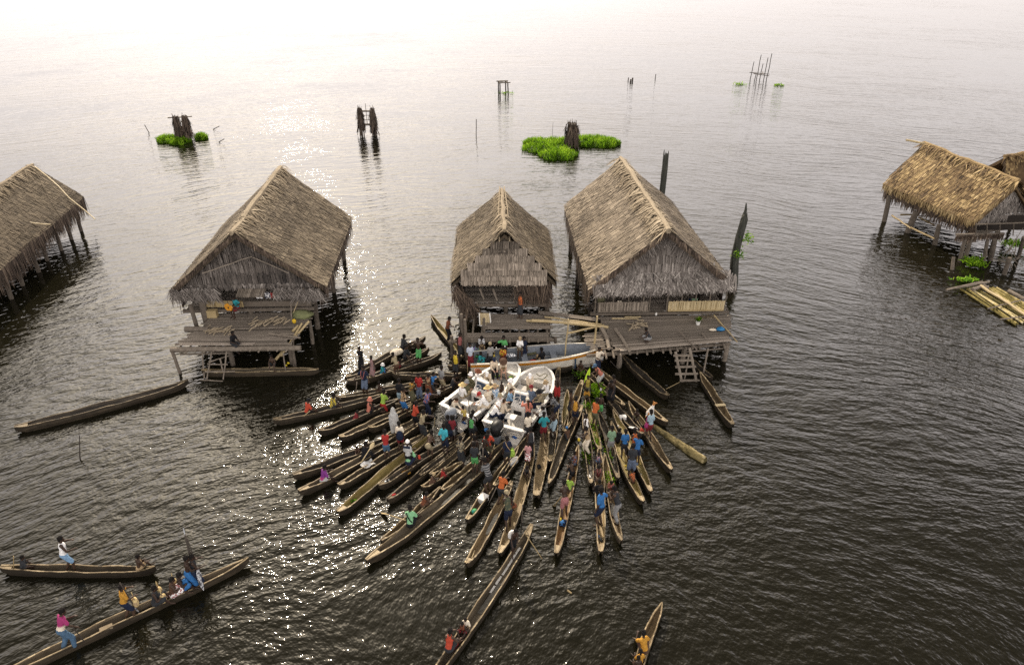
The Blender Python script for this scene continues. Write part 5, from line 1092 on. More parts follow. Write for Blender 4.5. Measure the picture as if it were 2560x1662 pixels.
PL_ = [
 # -- tourists, left boat
 ('t1', 'A', 1118, 235, 'bench', 195, 'long:beige', 'trousers:black', 'tourist with navy cap and dark sunglasses sitting on the bow of the left white boat', dict(z=.42, hat='cap:navy', skin='l', h=T)),
 ('t2', 'A', 1228, 258, 'bench_lean', 185, 'tee:beige', 'shorts:tan', 'tourist in a brown wide brimmed hat and shorts sitting on the left boat bow', dict(z=.42, hat='brim:brown', skin='l', h=T)),
 ('t3', 'A', 842, 410, 'bench', -55, 'long:olive', 'trousers:olive', 'tourist in a white bucket hat and olive green jacket seated by the left boat rail', dict(z=.25, hat='bucket:white', skin='l', h=T)),
 ('t4', 'A', 928, 372, 'bench', -100, 'long:white', 'trousers:tan', 'tourist in a reddish brown cap and white shirt facing right in the left boat', dict(z=.3, hat='brim:rust', skin='l', h=T)),
 ('t5', 'A', 1035, 400, 'bench_lean', 170, 'long:beige', 'trousers:khaki', 'tourist in white cap and beige shirt bowing over something in the lap, left boat', dict(z=.25, hat='cap:white', skin='l', h=T)),
 ('t6', 'A', 742, 535, 'idle', -30, 'long:white', 'trousers:tan', 'tourist in floppy yellow straw hat and white blouse behind the left boat console', dict(z=-.28, hat='brim:straw', skin='l', h=T)),
 ('t7', 'A', 1040, 570, 'bench', 30, 'long:cream', 'trousers:tan', 'tourist in the widest straw hat and cream shirt seen from behind, left boat', dict(z=.2, hat='brim:straw', skin='l', h=1.62)),
 ('t8', 'A', 1128, 550, 'bench', 20, 'long:sky/white/floral', 'shorts:tan', 'tourist in an orange tan straw hat and blue patterned shirt, left boat', dict(z=.2, hat='brim:tan', skin='l', h=T)),
 ('t9', 'A', 945, 650, 'bench_lean', 85, 'long:white', 'trousers:beige', 'large tourist in a red cap and white shirt hunched beside the left boat console', dict(z=.25, hat='cap:red', skin='l', h=1.7)),
 ('t10', 'A', 672, 715, 'bench_lean', -120, 'long:cream', 'trousers:charcoal', 'dark haired tourist with a black backpack kneeling at the stern of the left boat', dict(z=.1, hair='long_hair', hairc='brownhair', skin='l', h=T)),
 ('t11', 'A', 1208, 510, 'stand', 150, None, 'shorts:brown', 'bare chested small boy standing in the left white boat among the tourists', dict(z=.2, h=.95)),
 ('t12', 'A', 795, 500, 'bench', -40, 'tee:olive', 'trousers:khaki', 'tourist in a grey bucket hat half hidden behind the floppy straw hat', dict(z=.22, hat='bucket:grey', skin='l', h=T)),
 ('t13', 'A', 748, 800, 'stoop', 20, 'tee:yellow/tan/floral', 'shorts:brown', 'dark haired child in yellowish print leaning in at the left boat stern', dict(z=.1, h=1.1)),
 # -- tourists, right boat
 ('u1', 'A', 1545, 425, 'hold', 178, 'long:beige', 'trousers:khaki', 'tourist in a white cap standing in the round bow of the right boat', dict(z=.2, hat='cap:white', skin='l', h=T)),
 ('u2', 'A', 1730, 505, 'bench', 110, 'long:white', 'trousers:khaki', 'tourist in tan hat and bright white shirt on the right boat\'s right rail', dict(z=.35, hat='bucket:tan', skin='l', h=T)),
 ('u3', 'A', 1315, 485, 'bench', -105, 'long:cream', 'trousers:tan', 'tourist in a white sun hat with legs stretched across the right boat', dict(z=.3, hat='bucket:white', skin='l', h=T)),
 ('u4', 'A', 1322, 600, 'bench', -95, 'long:sky', 'trousers:charcoal', 'tourist in a light blue shirt with glasses seated in the right boat', dict(z=.3, hair='flat_hair', hairc='brownhair', skin='l', h=T)),
 ('u5', 'A', 1560, 565, 'idle', -10, 'tee:slate', 'trousers:navy', 'broad tourist in a dark red cap and slate blue shirt, back turned, right boat', dict(z=-.15, hat='cap:maroon', skin='l', h=1.66)),
 ('u6', 'A', 1655, 615, 'bench', 100, 'long:khaki', 'trousers:navy', 'tourist in a black brimmed hat and khaki shirt facing left in the right boat', dict(z=.28, hat='brim:black', skin='l', h=T)),
 ('u7', 'A', 1190, 665, 'bench', 25, 'long:white', 'trousers:tan', 'tourist in olive tan hat and white shirt by the right boat\'s left rail', dict(z=.3, hat='bucket:khaki', skin='l', h=T)),
 ('u8', 'A', 1170, 765, 'bench_lean', -75, 'long:white', 'trousers:navy', 'tourist in a white bucket hat and navy trousers sitting at the right boat stern', dict(z=.25, hat='bucket:white', skin='l', h=T)),
 ('u9', 'A', 1238, 722, 'reach', -50, 'long:beige', 'trousers:navy', 'brown haired boat driver with one arm on the right boat console', dict(z=-.1, hair='flat_hair', hairc='brownhair', skin='l', h=T)),
 ('u10', 'A', 1515, 715, 'reach', 15, 'long:salmon', 'trousers:navy', 'tourist in a salmon shirt with a long ponytail and cream cap, back turned', dict(z=.2, hat='cap:cream', hair='long_hair', hairc='brownhair', skin='l', h=1.45)),
 # -- villagers right of the boats
 ('v1', 'A', 1748, 660, 'stoop', 80, 'tee:grey/charcoal/floral', 'shorts:navy', 'villager in a grey print shirt leaning on the right boat rail, near the khaki shirt', dict(z=.1)),
 ('v2', 'A', 1706, 790, 'reach', 70, 'tee:palegrey', 'shorts:grey', 'grey haired villager in a pale grey shirt with a red patch, beside the right boat', dict(hairc='greyhair', z=0.05)),
 ('v3', 'A', 1692, 880, 'hips', 12, 'tee:teal', 'shorts:maroon', 'villager in a teal shirt and dark red shorts standing with back turned', {}),
 ('v4', 'A', 1605, 880, 'stand', 25, 'tee:cream', 'shorts:charcoal', 'villager in a cream printed shirt left of the teal shirt', {}),
 ('v5', 'A', 1600, 800, 'reach', 70, 'tee:white', 'shorts:grey', 'villager in white leaning over the right boat corner behind the cream shirt', dict(z=0)),
 ('v6', 'A', 1658, 768, 'reach', 90, None, 'shorts:black', 'dark bare backed child squeezed between the grey haired villager and the right boat', dict(h=1.3, z=.1)),
 ('v7', 'A', 1590, 1065, 'stand', 20, 'vest:charcoal', 'trousers:black', 'thin villager in black with a pale strap below the cream shirted one', {}),
 ('v8', 'A', 1880, 845, 'reach', 95, None, 'shorts:lightblue', 'bare chested villager in pale green blue shorts stretching both arms left', {}),
 ('v9', 'A', 1865, 445, 'face', 175, None, 'shorts:red', 'bare chested man in bright red shorts holding his hands to his face', {}),
 # -- left of the boats
 ('w1', 'A', 198, 408, 'stand', 175, 'tee:red', 'trousers:slate', 'man in a bright red T-shirt and grey jeans facing the camera', {}),
 ('w2', 'A', 148, 490, 'hold', -120, 'tee:gold/olive/floral', 'skirt:olive', 'villager in an orange and yellow print top beside the man in bright red', dict(h=1.4)),
 ('w3', 'A', 370, 462, 'hold', -150, 'vest:rust/tan/floral', 'skirt:rust', 'villager in a rust brown print dress between the red and the blue shirts', dict(h=1.4)),
 ('w4', 'A', 482, 488, 'reach', -100, 'tee:blue', 'shorts:charcoal', 'child in a bright blue T-shirt reaching towards the left boat', dict(h=1.35)),
 ('w5', 'A', 622, 450, 'stand', -40, 'tee:grey', 'shorts:khaki', 'villager in a plain grey shirt left of the white bucket hat', dict(h=1.5)),
 ('w6', 'A', 690, 462, 'sit_hug', -60, 'vest:charcoal', 'shorts:black', 'villager in black sitting low between the grey shirt and the left boat', {}),
 ('w7', 'A', 322, 600, 'reach', -85, 'tee:blue/rose/floral', 'trousers:navy', 'villager in a pink and blue shirt stretching an arm to the left boat', {}),
 ('w8', 'A', 85, 622, 'pole', -60, 'tee:brown/tan/floral', 'shorts:blue', 'villager in a brown print shirt and blue shorts holding a stick', {}),
 ('w9', 'A', 482, 600, 'sit_hug', -70, 'vest:brown', 'shorts:charcoal', 'brown clad villager crouching with a lilac white cloth near the left boat corner', dict(h=1.3)),
 ('w10', 'A', 362, 735, 'reach', -60, 'tee:orangered', 'shorts:black', 'villager in an orange red shirt at the left corner of the left boat', {}),
 ('w11', 'A', 372, 815, 'reach', -85, 'tee:khaki', 'skirt:charcoal', 'villager in drab khaki with a long dark skirt, hand on the left boat stern', {}),
 ('w12', 'A', 495, 880, 'stoop', 15, 'tee:black', 'shorts:navy', 'villager in black bending over the left outboard motor', {}),
 ('w13', 'A', 570, 895, 'stand', 10, 'tee:maroon', 'shorts:grey', 'villager in a dark red shirt behind the left boat stern', dict(h=1.45)),
 ('w14', 'A', 632, 920, 'stand', 5, 'tee:charcoal', 'shorts:charcoal', 'villager all in charcoal right of the dark red shirt', dict(h=1.4)),
 ('w15', 'A', 788, 880, 'stand', 0, 'vest:green', 'shorts:charcoal', 'girl in a green sleeveless top at the stern between the two boats', dict(h=1.4)),
 ('w16', 'A', 880, 845, 'pole', -20, 'vest:palegrey', 'shorts:charcoal', 'villager in a pale grey vest holding the dark pole between the two boats', {}),
 ('w17', 'D', 1925, 105, 'back', -20, 'tee:aqua', 'shorts:navy', 'man in an aqua polo shirt with hands behind his back', dict(h=1.65)),
 ('w18', 'D', 1815, 205, 'bend', -15, None, 'shorts:khaki', 'bare backed man in khaki shorts bending down left of the aqua polo shirt', {}),
 ('w19', 'D', 1420, 95, 'stand', 8, 'tee:cream', 'shorts:maroon', 'man in cream with a navy backpack and dark red shorts', {}),
 ('w20', 'D', 1480, 290, 'stand', -12, 'tee:palegrey', 'shorts:black', 'man in a white cap and grey white shirt with navy shoulders', dict(hat='cap:white')),
 ('w21', 'D', 1592, 395, 'sit_paddle', -40, 'tee:mint', 'shorts:navy', 'person in a mint green T-shirt with back print and an orange thing in hand', dict(z=.38, h=1.66)),
 ('w22', 'D', 1250, 190, 'chest', 5, 'tee:red', 'shorts:denim', 'man in a dark red T-shirt and blue denim shorts, back turned', {}),
 ('w23', 'C', 1540, 985, 'hold', 10, 'long:palegrey', 'skirt:palegrey', 'person hooded and wrapped in a greyish white cloth', dict(hat='wrap:palegrey')),
 ('w24', 'D', 1020, 335, 'sit_paddle', -60, 'tee:black', 'trousers:black', 'person all in black sitting with a long pale paddle', {}),
 ('w25', 'D', 940, 412, 'sit_hug', 170, None, 'shorts:brown', 'small child peeping out in front of the black clad paddler', dict(h=.95)),
 ('w26', 'D', 515, 592, 'sit_paddle', -65, 'tee:magenta/purple/half', 'shorts:palegrey', 'paddler in a purple and magenta shirt seated in the outer end of a dark canoe', {}),
 ('w27', 'D', 1975, 655, 'sit', -60, 'tee:red', 'shorts:maroon', 'toddler in a red top sitting in the small pointed canoe', dict(h=1.0, hair='flat_hair', hairc='brown')),
 ('w28', 'D', 1888, 735, 'sit_hug', -50, 'vest:brown', 'shorts:brown', 'child with bushy straw coloured hair beside the red toddler', dict(h=1.15, hairc='blond')),
 ('w29', 'D', 1735, 920, 'squat', -60, 'vest:rust', 'shorts:brown', 'brown skinned child stooping with a reddish strap above the green shirted paddler', dict(h=1.25)),
 ('w30', 'D', 1545, 1085, 'sit_paddle', -15, 'tee:mint', 'shorts:black', 'paddler in mint shirt with black strap at the outer end of the longest canoe', dict(z=.12, h=1.66)),
 ('w31', 'A', 932, 1048, 'hips', 5, 'tee:orangered', 'shorts:olive', 'man in an orange red jersey with a number on the back', {}),
 ('w32', 'A', 1000, 1130, 'paddle', -60, None, 'shorts:black', 'bare chested dark man reaching for the black outboard motor', {}),
 ('w33', 'A', 775, 1135, 'stand', -20, 'tee:charcoal/khaki/floral', 'skirt:charcoal', 'villager in grey brown print below the green sleeveless girl', {}),
 ('w34', 'A', 850, 1105, 'stand', 10, None, 'shorts:black', 'dark bare backed boy left of the numbered jersey', dict(h=1.45)),
 ('w35', 'E', 625, 158, 'stand', -5, 'tee:charcoal', 'shorts:green', 'man in a charcoal T-shirt and vivid green shorts', {}),
 ('w36', 'E', 950, 65, 'idle', 12, 'tee:navy', 'shorts:charcoal', 'man in navy with a tan strap, red patch and a lime green bag', {}),
 ('w37', 'E', 765, 350, 'stoop', 30, 'tee:grey/charcoal/stripe', 'shorts:charcoal', 'man in a grey striped shirt standing in the canoe with the white box', dict(h=1.7)),
 ('w38', 'E', 912, 490, 'paddle', -40, 'tee:orange', 'shorts:charcoal', 'person in a deep orange shirt standing above the pale rounded canoe tip', {}),
 ('w39', 'E', 945, 785, 'squat', 120, None, 'shorts:rust', 'brown child crouching below the deep orange shirt', dict(h=1.1)),
 ('w40', 'E', 1020, 728, 'paddle', 10, 'vest:camo/olive/floral', 'shorts:navy', 'tall paddler in a mossy head cloth, camouflage top and navy shorts', dict(hat='wrap:khaki', h=1.72)),
 ('w41', 'E', 1230, 148, 'idle', 165, 'tee:pink', 'shorts:white/red/floral', 'little girl in a pink top and white red shorts facing the camera', dict(h=1.2)),
 ('w42', 'E', 1225, 425, 'sit_hug', -160, 'vest:charcoal', 'shorts:black', 'dark child sitting low in the tan canoe below the girl in pink', dict(h=1.15)),
 # -- upper left of the fan
 ('x1', 'C', 1175, 275, 'chest', 175, 'tee:black', 'trousers:black', 'tall figure all in black standing in the uppermost canoe end', {}),
 ('x2', 'C', 1305, 375, 'stand', 150, 'vest:rose/grey/vstripe', 'skirt:grey/rose/vstripe', 'child in a pinkish grey striped dress near the figure in black', dict(h=1.3)),
 ('x3', 'C', 1490, 318, 'stoop', 40, 'tee:khaki', 'shorts:brown', 'villager in drab khaki leaning over beside the big pale sack', dict(h=1.4)),
 ('x4', 'C', 1640, 200, 'sit', -120, 'tee:charcoal', 'shorts:charcoal', 'seated villager in charcoal right of the pale sack', dict(z=.3)),
 ('x5', 'C', 1735, 135, 'sit_paddle', -60, 'tee:charcoal', 'shorts:black', 'paddler in dark clothes nearest the sharp bow of the uppermost canoe', dict(z=.2)),
 ('x6', 'C', 1880, 205, 'arms_up', 170, None, 'shorts:green', 'bare chested boy in green shorts with elbows raised', dict(h=1.5)),
 ('x7', 'C', 1420, 448, 'sit', -80, 'tee:turq', 'shorts:blue', 'child in turquoise with a white hat sitting behind the man in navy', dict(h=1.2, hat='bucket:white')),
 ('x8', 'C', 1625, 392, 'sit_hug', -60, 'vest:maroon', 'shorts:maroon', 'reddish brown clad child sitting low in the upper dark canoes', dict(h=1.2)),
 ('x9', 'C', 1180, 505, 'side', 165, 'tee:navy', 'shorts:slate', 'man in navy with a red lanyard and grey shorts holding a thin pole', dict(h=1.66)),
 ('x10', 'C', 1375, 672, 'sit', -80, None, 'shorts:brown', 'bare chested child sitting right of the man with the lanyard', dict(h=1.15)),
 ('x11', 'C', 830, 810, 'sit_paddle', -70, 'tee:yellow/olive/floral', 'shorts:charcoal', 'paddler in a yellow green shirt sitting in the long dark left canoe', {}),
 ('x12', 'C', 535, 880, 'sit_paddle', -60, 'tee:orangered', 'shorts:black', 'red shirted paddler in a dark cap, outermost of all at the glittering side', dict(hat='cap:black', z=.1)),
 ('x13', 'C', 1250, 845, 'sit', -50, 'vest:salmon', 'shorts:black', 'person in salmon with a matching salmon hat, seated', dict(hat='bucket:salmon', z=.12)),
 ('x14', 'C', 1085, 970, 'sit_hug', -70, 'tee:maroon', 'shorts:maroon', 'small child in dark red in the canoe of the salmon hat', dict(h=1.05)),
 ('x15', 'C', 1437, 765, 'kneel', -30, 'tee:lime', 'shorts:red', 'person in a lime green T-shirt and red shorts kneeling', {}),
 ('x16', 'C', 1622, 645, 'stand', -5, 'tee:black', 'shorts:lightblue', 'man in black with a yellow shoulder patch and light blue pocket', {}),
 # -- houses and striped boat
 ('i1', 'I', 1043, 145, 'guitar', 150, 'tee:teal', 'shorts:maroon', 'guitar player in teal and dark red sitting on the veranda edge', dict(z=2.0)),
 ('i2', 'I', 1028, 642, 'edge', -120, 'tee:black', 'trousers:charcoal', 'man in a black shirt sitting on the front edge of the firewood deck', dict(z=1.2)),
 ('i3', 'I', 1572, 975, 'sit', 185, None, 'shorts:charcoal', 'bare chested boy in the canoe under the firewood deck', dict(z=.25, h=1.35)),
 ('j1', 'J', 300, 508, 'hold', -110, 'tee:rust', 'trousers:black', 'man in rust brown standing in the yellowish canoe that points at the houses', dict(z=.1)),
 ('j2', 'J', 510, 748, 'stand', -150, 'vest:rose', 'skirt:charcoal', 'woman in a faded rose sleeveless dress left of the striped boat', dict(z=.1, h=1.5)),
 ('j3', 'J', 745, 755, 'bench_lean', 190, 'tee:white/navy/stripe', 'trousers:tan', 'man in white and navy striped polo sitting on the striped boat\'s far rail', dict(z=.38)),
 ('j4', 'J', 1030, 752, 'bench_arm', 180, 'tee:white/green/half', 'shorts:navy', 'stocky man in a green and white polo holding a cup out', dict(z=.38)),
 ('j5', 'J', 1242, 760, 'bench', 180, 'tee:white', 'shorts:khaki', 'man in a tan cap and white T-shirt sitting in the striped boat', dict(z=.38, hat='cap:tan')),
 ('j6', 'J', 1295, 760, 'stand', -160, 'tee:navy', 'trousers:navy', 'man all in navy standing behind the tan cap', dict(z=-.05)),
 ('j7', 'J', 690, 852, 'bench_lean', -140, 'tee:violet/green/floral', 'skirt:green', 'woman in violet and green print bending over in the striped boat stern', dict(z=.1)),
 ('j8', 'J', 735, 950, 'sit', -100, 'tee:green/turq/half', 'skirt:turq', 'woman in a green and turquoise outfit sitting in the striped boat stern', dict(z=.3, h=1.3)),
 ('j9', 'J', 590, 893, 'stand', -170, 'tee:blue/white/vstripe', 'skirt:maroon', 'person in a blue and white top with a stick beside the yellow top', dict(z=.1)),
 ('j10', 'J', 848, 935, 'stand', 20, 'tee:grey', 'trousers:charcoal', 'person in khaki cap and grey shirt with a yellow bag, by the striped boat', dict(hat='cap:khaki', z=.08)),
 ('j11', 'J', 1020, 878, 'bench', 175, 'tee:red/yellow/floral', 'skirt:maroon', 'woman in a red, yellow and green floral dress in the striped boat', dict(z=.15)),
 ('j12', 'J', 1520, 900, 'sit', 30, 'tee:black', 'trousers:tan', 'person in a black shirt sitting low in the middle of the striped boat', dict(z=.22)),
 ('j13', 'J', 495, 972, 'stand', 160, 'vest:yellow', 'shorts:charcoal', 'person in a bright yellow sleeveless top holding a stick', dict(z=.08)),
 ('j14', 'J', 1245, 185, 'stand', 150, 'vest:rust/orange/floral', 'skirt:charcoal', 'woman in an orange brown print top on the middle house deck', dict(z=1.34, h=1.5)),
 ('j15', 'J', 2322, 880, 'pole', -150, 'tee:cream', 'trousers:navy', 'man in a cream printed T-shirt gripping a mooring pole at the striped boat bow', dict(z=.08)),
 ('j16', 'A', 2155, 265, 'sit', 160, None, 'shorts:brown', 'boy peering out of the upper canoe tip below the striped boat bow', dict(h=1.2, z=.1)),
 # -- right side of the fan
 ('b1', 'B', 488, 290, 'stoop', 95, 'vest:salmon', 'shorts:palegrey', 'man in a blue cap, salmon vest and pale shorts', dict(hat='cap:denim')),
 ('b2', 'B', 415, 430, 'stand', -170, 'vest:yellow/olive/vstripe', 'skirt:olive', 'child in a yellow and dark striped dress among the green plants', dict(h=1.3)),
 ('b3', 'B', 628, 440, 'idle', 30, None, 'shorts:charcoal', 'dark child behind the bare backed woman in the black skirt', dict(h=1.35)),
 ('b4', 'B', 610, 505, 'stoop', 160, None, 'skirt:black', 'bare backed woman with a long black skirt in the slender canoe', dict(h=1.6)),
 ('b5', 'B', 530, 645, 'stand', 0, None, 'shorts:green', 'bare chested boy in light green shorts left of the black skirt', dict(h=1.35)),
 ('b6', 'B', 350, 600, 'squat', 170, 'tee:gold', 'shorts:olive', 'child in a golden top crouching among the plants', dict(h=1.15)),
 ('b7', 'B', 180, 692, 'back', -10, 'vest:gold', 'shorts:navy', 'man in a golden yellow vest and navy shorts, back turned', {}),
 ('b8', 'B', 403, 718, 'hold', -40, 'tee:orange', 'shorts:olive', 'person in a bright orange T-shirt right of the golden vest', {}),
 ('b9', 'B', 345, 905, 'stand', 60, 'vest:white', 'shorts:charcoal', 'girl in a white vest top below the bright orange T-shirt', dict(h=1.4)),
 ('b10', 'B', 338, 1055, 'reach', 90, 'vest:tan', 'trousers:cream', 'girl in tan and cream straps passing a yellow cup', dict(h=1.4)),
 ('b11', 'B', 155, 1060, 'sit_hug', 20, 'tee:brown', 'shorts:charcoal', 'child under a bright blue head cloth in the long grey canoe', dict(h=1.2, hat='wrap:blue')),
 ('b12', 'B', 612, 1045, 'stand', 0, 'tee:sage', 'shorts:grey', 'man in a sage green T-shirt, back turned', {}),
 ('b13', 'B', 735, 1068, 'sit_hug', -30, 'tee:black', 'shorts:black', 'child in black crouching left of the blue and orange shirts', dict(h=1.2)),
 ('b14', 'B', 795, 1085, 'stand', 0, 'tee:blue', 'shorts:charcoal', 'person in a mid blue shirt half hidden by the orange striped vest', dict(h=1.45)),
 ('b15', 'B', 856, 1078, 'hold', 10, 'vest:orange', 'shorts:charcoal', 'person in an orange vest with a dark stripe between two blue shirts', {}),
 ('b16', 'B', 948, 1135, 'reach', -20, 'tee:blue', 'shorts:navy', 'person in a printed blue T-shirt and wide navy shorts, back turned', {}),
 ('b17', 'B', 838, 1262, 'stand', -10, 'tee:charcoal', 'skirt:slate', 'woman in a charcoal top and long slate skirt below the orange vest', dict(h=1.6)),
 ('b18', 'B', 917, 842, 'sit', 150, None, 'shorts:olive', 'bare child sitting at the top of the pink bag person\'s canoe', dict(h=1.2)),
 ('b19', 'B', 1070, 855, 'stand', 20, 'tee:lightblue', 'shorts:maroon', 'person in pale blue with a pink shoulder bag and dark red shorts', {}),
 ('b21', 'B', 130, 620, 'stand', 100, None, 'shorts:charcoal', 'dark bare chested man left of the golden vest', dict(h=1.45)),
 ('b22', 'B', 990, 1030, 'sit_hug', -60, 'tee:orangered', 'shorts:rust', 'little child in orange red at the feet of the pink bag person', dict(h=.95)),
 ('f1', 'E', 2100, 425, 'sit_hug', 165, 'vest:rose/brown/floral', 'shorts:maroon', 'villager making a ring with both arms in the tall blue man\'s canoe', dict(z=.2)),
 ('f2', 'E', 2080, 270, 'sit', 160, 'vest:pink/denim/floral', 'shorts:denim', 'child in pink and denim at the top of the tall blue man\'s canoe', dict(h=1.15)),
 ('f3', 'E', 2055, 590, 'sit', 10, 'tee:black', 'shorts:black', 'child in a black T-shirt with an orange back print', dict(h=1.3, z=.15)),
 ('f4', 'E', 2090, 690, 'side', 40, 'tee:blue', 'shorts:navy', 'tall man in a bright blue T-shirt standing alone near the pale canoe end', dict(h=1.85)),
 ('f5', 'E', 2235, 605, 'sit_hug', 170, 'tee:rust/rose/floral', 'shorts:rust', 'child in rusty red print sitting in front of the green cloth paddler', dict(h=1.2, z=.15)),
 ('f6', 'E', 2275, 675, 'paddle', 40, 'vest:charcoal', 'trousers:grey', 'paddler in charcoal and grey with a green cloth at the hip', dict(h=1.65)),
 ('f7', 'F', 865, 600, 'sit_hug', 20, 'tee:orange/brown/floral', 'shorts:brown', 'child in orange brown print below the woman in the slate skirt', dict(h=1.1)),
 ('f8', 'E', 1668, 600, 'paddle', 0, None, 'shorts:pink/maroon/vstripe', 'bare backed man with a pink striped cloth tied round his waist', dict(h=1.68)),
 ('f9', 'E', 1716, 540, 'sit', -20, 'tee:lime', 'shorts:olive', 'child in bright lime in the orange brown canoe', dict(h=1.25, z=.2)),
 ('f10', 'E', 1775, 360, 'sit_hug', 30, None, 'shorts:black', 'dark bare child in the middle of the orange brown canoe', dict(h=1.25)),
 ('f11', 'E', 1800, 250, 'sit', 20, 'vest:slate/rust/floral', 'shorts:slate', 'child in slate print at the top of the orange brown canoe', dict(h=1.2)),
 # -- three outlying canoes
 ('g1', 'G', 530, 270, 'pole', -60, 'vest:white', 'shorts:sky', 'man in a white vest and pale blue shorts standing in the level left canoe', dict(h=1.62)),
 ('g2', 'G', 1228, 425, 'sit', -30, None, 'shorts:tan', 'bare chested boy at the pointed end of the level left canoe', dict(h=1.3, z=.12)),
 ('g3', 'G', 178, 440, 'sit_paddle', -60, 'tee:charcoal', 'shorts:charcoal', 'dark clad boy in the blunt end of the level left canoe', dict(h=1.2)),
 ('g4', 'G', 568, 920, 'paddle', -50, 'tee:cream/magenta/half', 'trousers:denim', 'steersman in a magenta and cream shirt and blue jeans', dict(h=1.66)),
 ('g5', 'G', 1125, 755, 'pole', -50, 'tee:gold', 'shorts:navy', 'paddler in golden yellow with a cream string bag', dict(h=1.55)),
 ('g6', 'G', 1395, 690, 'sit', -70, 'vest:charcoal', 'skirt:charcoal', 'dark clad villager with a cream net bag on the lap, very long canoe', dict(z=.2)),
 ('g7', 'G', 1545, 595, 'sit', -60, 'vest:brown', 'skirt:rose/white/floral', 'villager in a pink floral skirt in the very long canoe', dict(z=.2)),
 ('g8', 'G', 1622, 580, 'sit', -60, None, 'skirt:blue', 'bare chested villager in a blue wrap sitting behind the standing one', dict(z=.25)),
 ('g9', 'G', 1712, 485, 'pole', -60, None, 'skirt:blue', 'bare chested villager in a blue wrap standing with a tall paddle', dict(h=1.55)),
 ('g10', 'G', 1772, 485, 'pole', -60, 'vest:charcoal', 'skirt:navy', 'foremost paddler in dark clothes in the very long canoe', dict(h=1.5)),
 ('h1', 'H', 855, 170, 'paddle', -160, None, 'shorts:black', 'bare chested poler with a white bag at the far tip of the long grey canoe', dict(z=.25, h=1.35)),
 ('h2', 'H', 268, 1000, 'sit_paddle', -30, 'vest:orangered', 'shorts:charcoal', 'paddler in a red orange vest with yellow collar, lower long grey canoe', dict(z=.2)),
 ('h3', 'H', 336, 925, 'sit', 165, 'vest:rust', 'shorts:maroon', 'child in rust red facing the red orange vest', dict(h=1.15, hair='flat_hair')),
 ('h4', 'H', 404, 905, 'sit', 170, 'tee:cream', 'shorts:tan', 'child in a cream top farthest from the red orange vest', dict(h=1.15, hair='flat_hair')),
 ('h5', 'H', 1975, 1042, 'sit_paddle', 10, 'tee:gold', 'shorts:brown', 'paddler in a golden T-shirt in the lone slim canoe', dict(z=.15)),
 ('h6', 'H', 1932, 1190, 'sit', 10, 'tee:gold', 'shorts:brown', 'child in a golden top sitting behind the golden paddler', dict(h=1.2)),
 ('h7', 'H', 1888, 1235, 'sit', 10, None, 'shorts:brown', 'bare brown child lowest in the lone slim canoe', dict(h=1.1)),
 ('k1', 'K', 935, 590, 'squat', 100, 'vest:charcoal', 'skirt:grey', 'dark clad child squatting on the largest house deck beside split wood', dict(z=1.24, h=1.35)),
]
for key, reg, hx, hy, pz, hd, top, low, label, kw in PL_:
    if kw is None: continue
    person(key, reg, hx, hy, pz, hd, top, low, label, **kw)
# ------------------------------------------------------------------ carried and loose things
def A3(r, x, y, z): return at(r, x, y, z)
def lump(name, loc, size, mat, label, cat, group=None, rz=0, jit=.16, tint=.5, seg=10, rings=7, smooth=True):
    mb = MB(); mb.ball((0, 0, size[2]), size, tint, 0, seg, rings, jit); return thing_mesh(name, mb, mat, loc, label, cat, group, smooth, rz)
def carton(name, loc, size, mat, label, cat, rz=0, lid=None, group=None):
    root = empty(name, loc, rz); tag(root, label, cat, group); a, b, c = size
    mb = MB(); mb.box((-a/2, -b/2, 0), (a/2, b/2, c*.82)); mb.build('body', mat, root)
    mb = MB(); mb.box((-a/2-.008, -b/2-.008, c*.823), (a/2+.008, b/2+.008, c)); mb.build('lid', lid or mat, root); return root
def paddle(p0, p1, label, mat='bamboo', blade=.5, bw=.085, r=.016, tint=.6, name='paddle', bmat=None, group='paddles and punting poles'):
    """shaft from p0 to p1, leaf blade beyond p1"""
    p0 = Vector(p0); p1 = Vector(p1); root = empty(name, p0); tag(root, label, 'paddle' if blade else 'pole', group); d = p1-p0
    mb = MB(); mb.tube([d*(i/5) for i in range(6)], [r*1.1]*6, 7, tint, 0, .05); mb.build('shaft', M[mat], root, True)
    if blade:
        dn = d.normalized(); s_ = dn.cross(V(.3, .2, 1)).normalized(); n_ = dn.cross(s_); vs = []; fs = []; st = [(0, .15), (.2, .7), (.45, 1), (.75, .75), (1, .04)]
        for u, w_ in st:
            for sx, sy in ((-1, 0), (0, .16), (1, 0), (0, -.16)): vs.append(d+dn*(u*blade)+s_*(sx*w_*bw)+n_*(sy*bw*w_))
        for i in range(4):
            for k in range(4): fs.append((i*4+k, i*4+(k+1) % 4, (i+1)*4+(k+1) % 4, (i+1)*4+k))
        mb = MB(); mb.add(vs, fs, tint); mb.build('blade', bmat or M[mat], root)
    return root
WHITE = flat((.72, .70, .66), .6, name='white_plastic')
def pole_thing(r, x0, y0, z0, x1, y1, z1, rad, label, mat='wood', tint=.6, name='pole', group=None): return pole(name, (at(r, x0, y0, z0), at(r, x1, y1, z1)), rad, mat, None, tint, 7, label, 'pole', group)
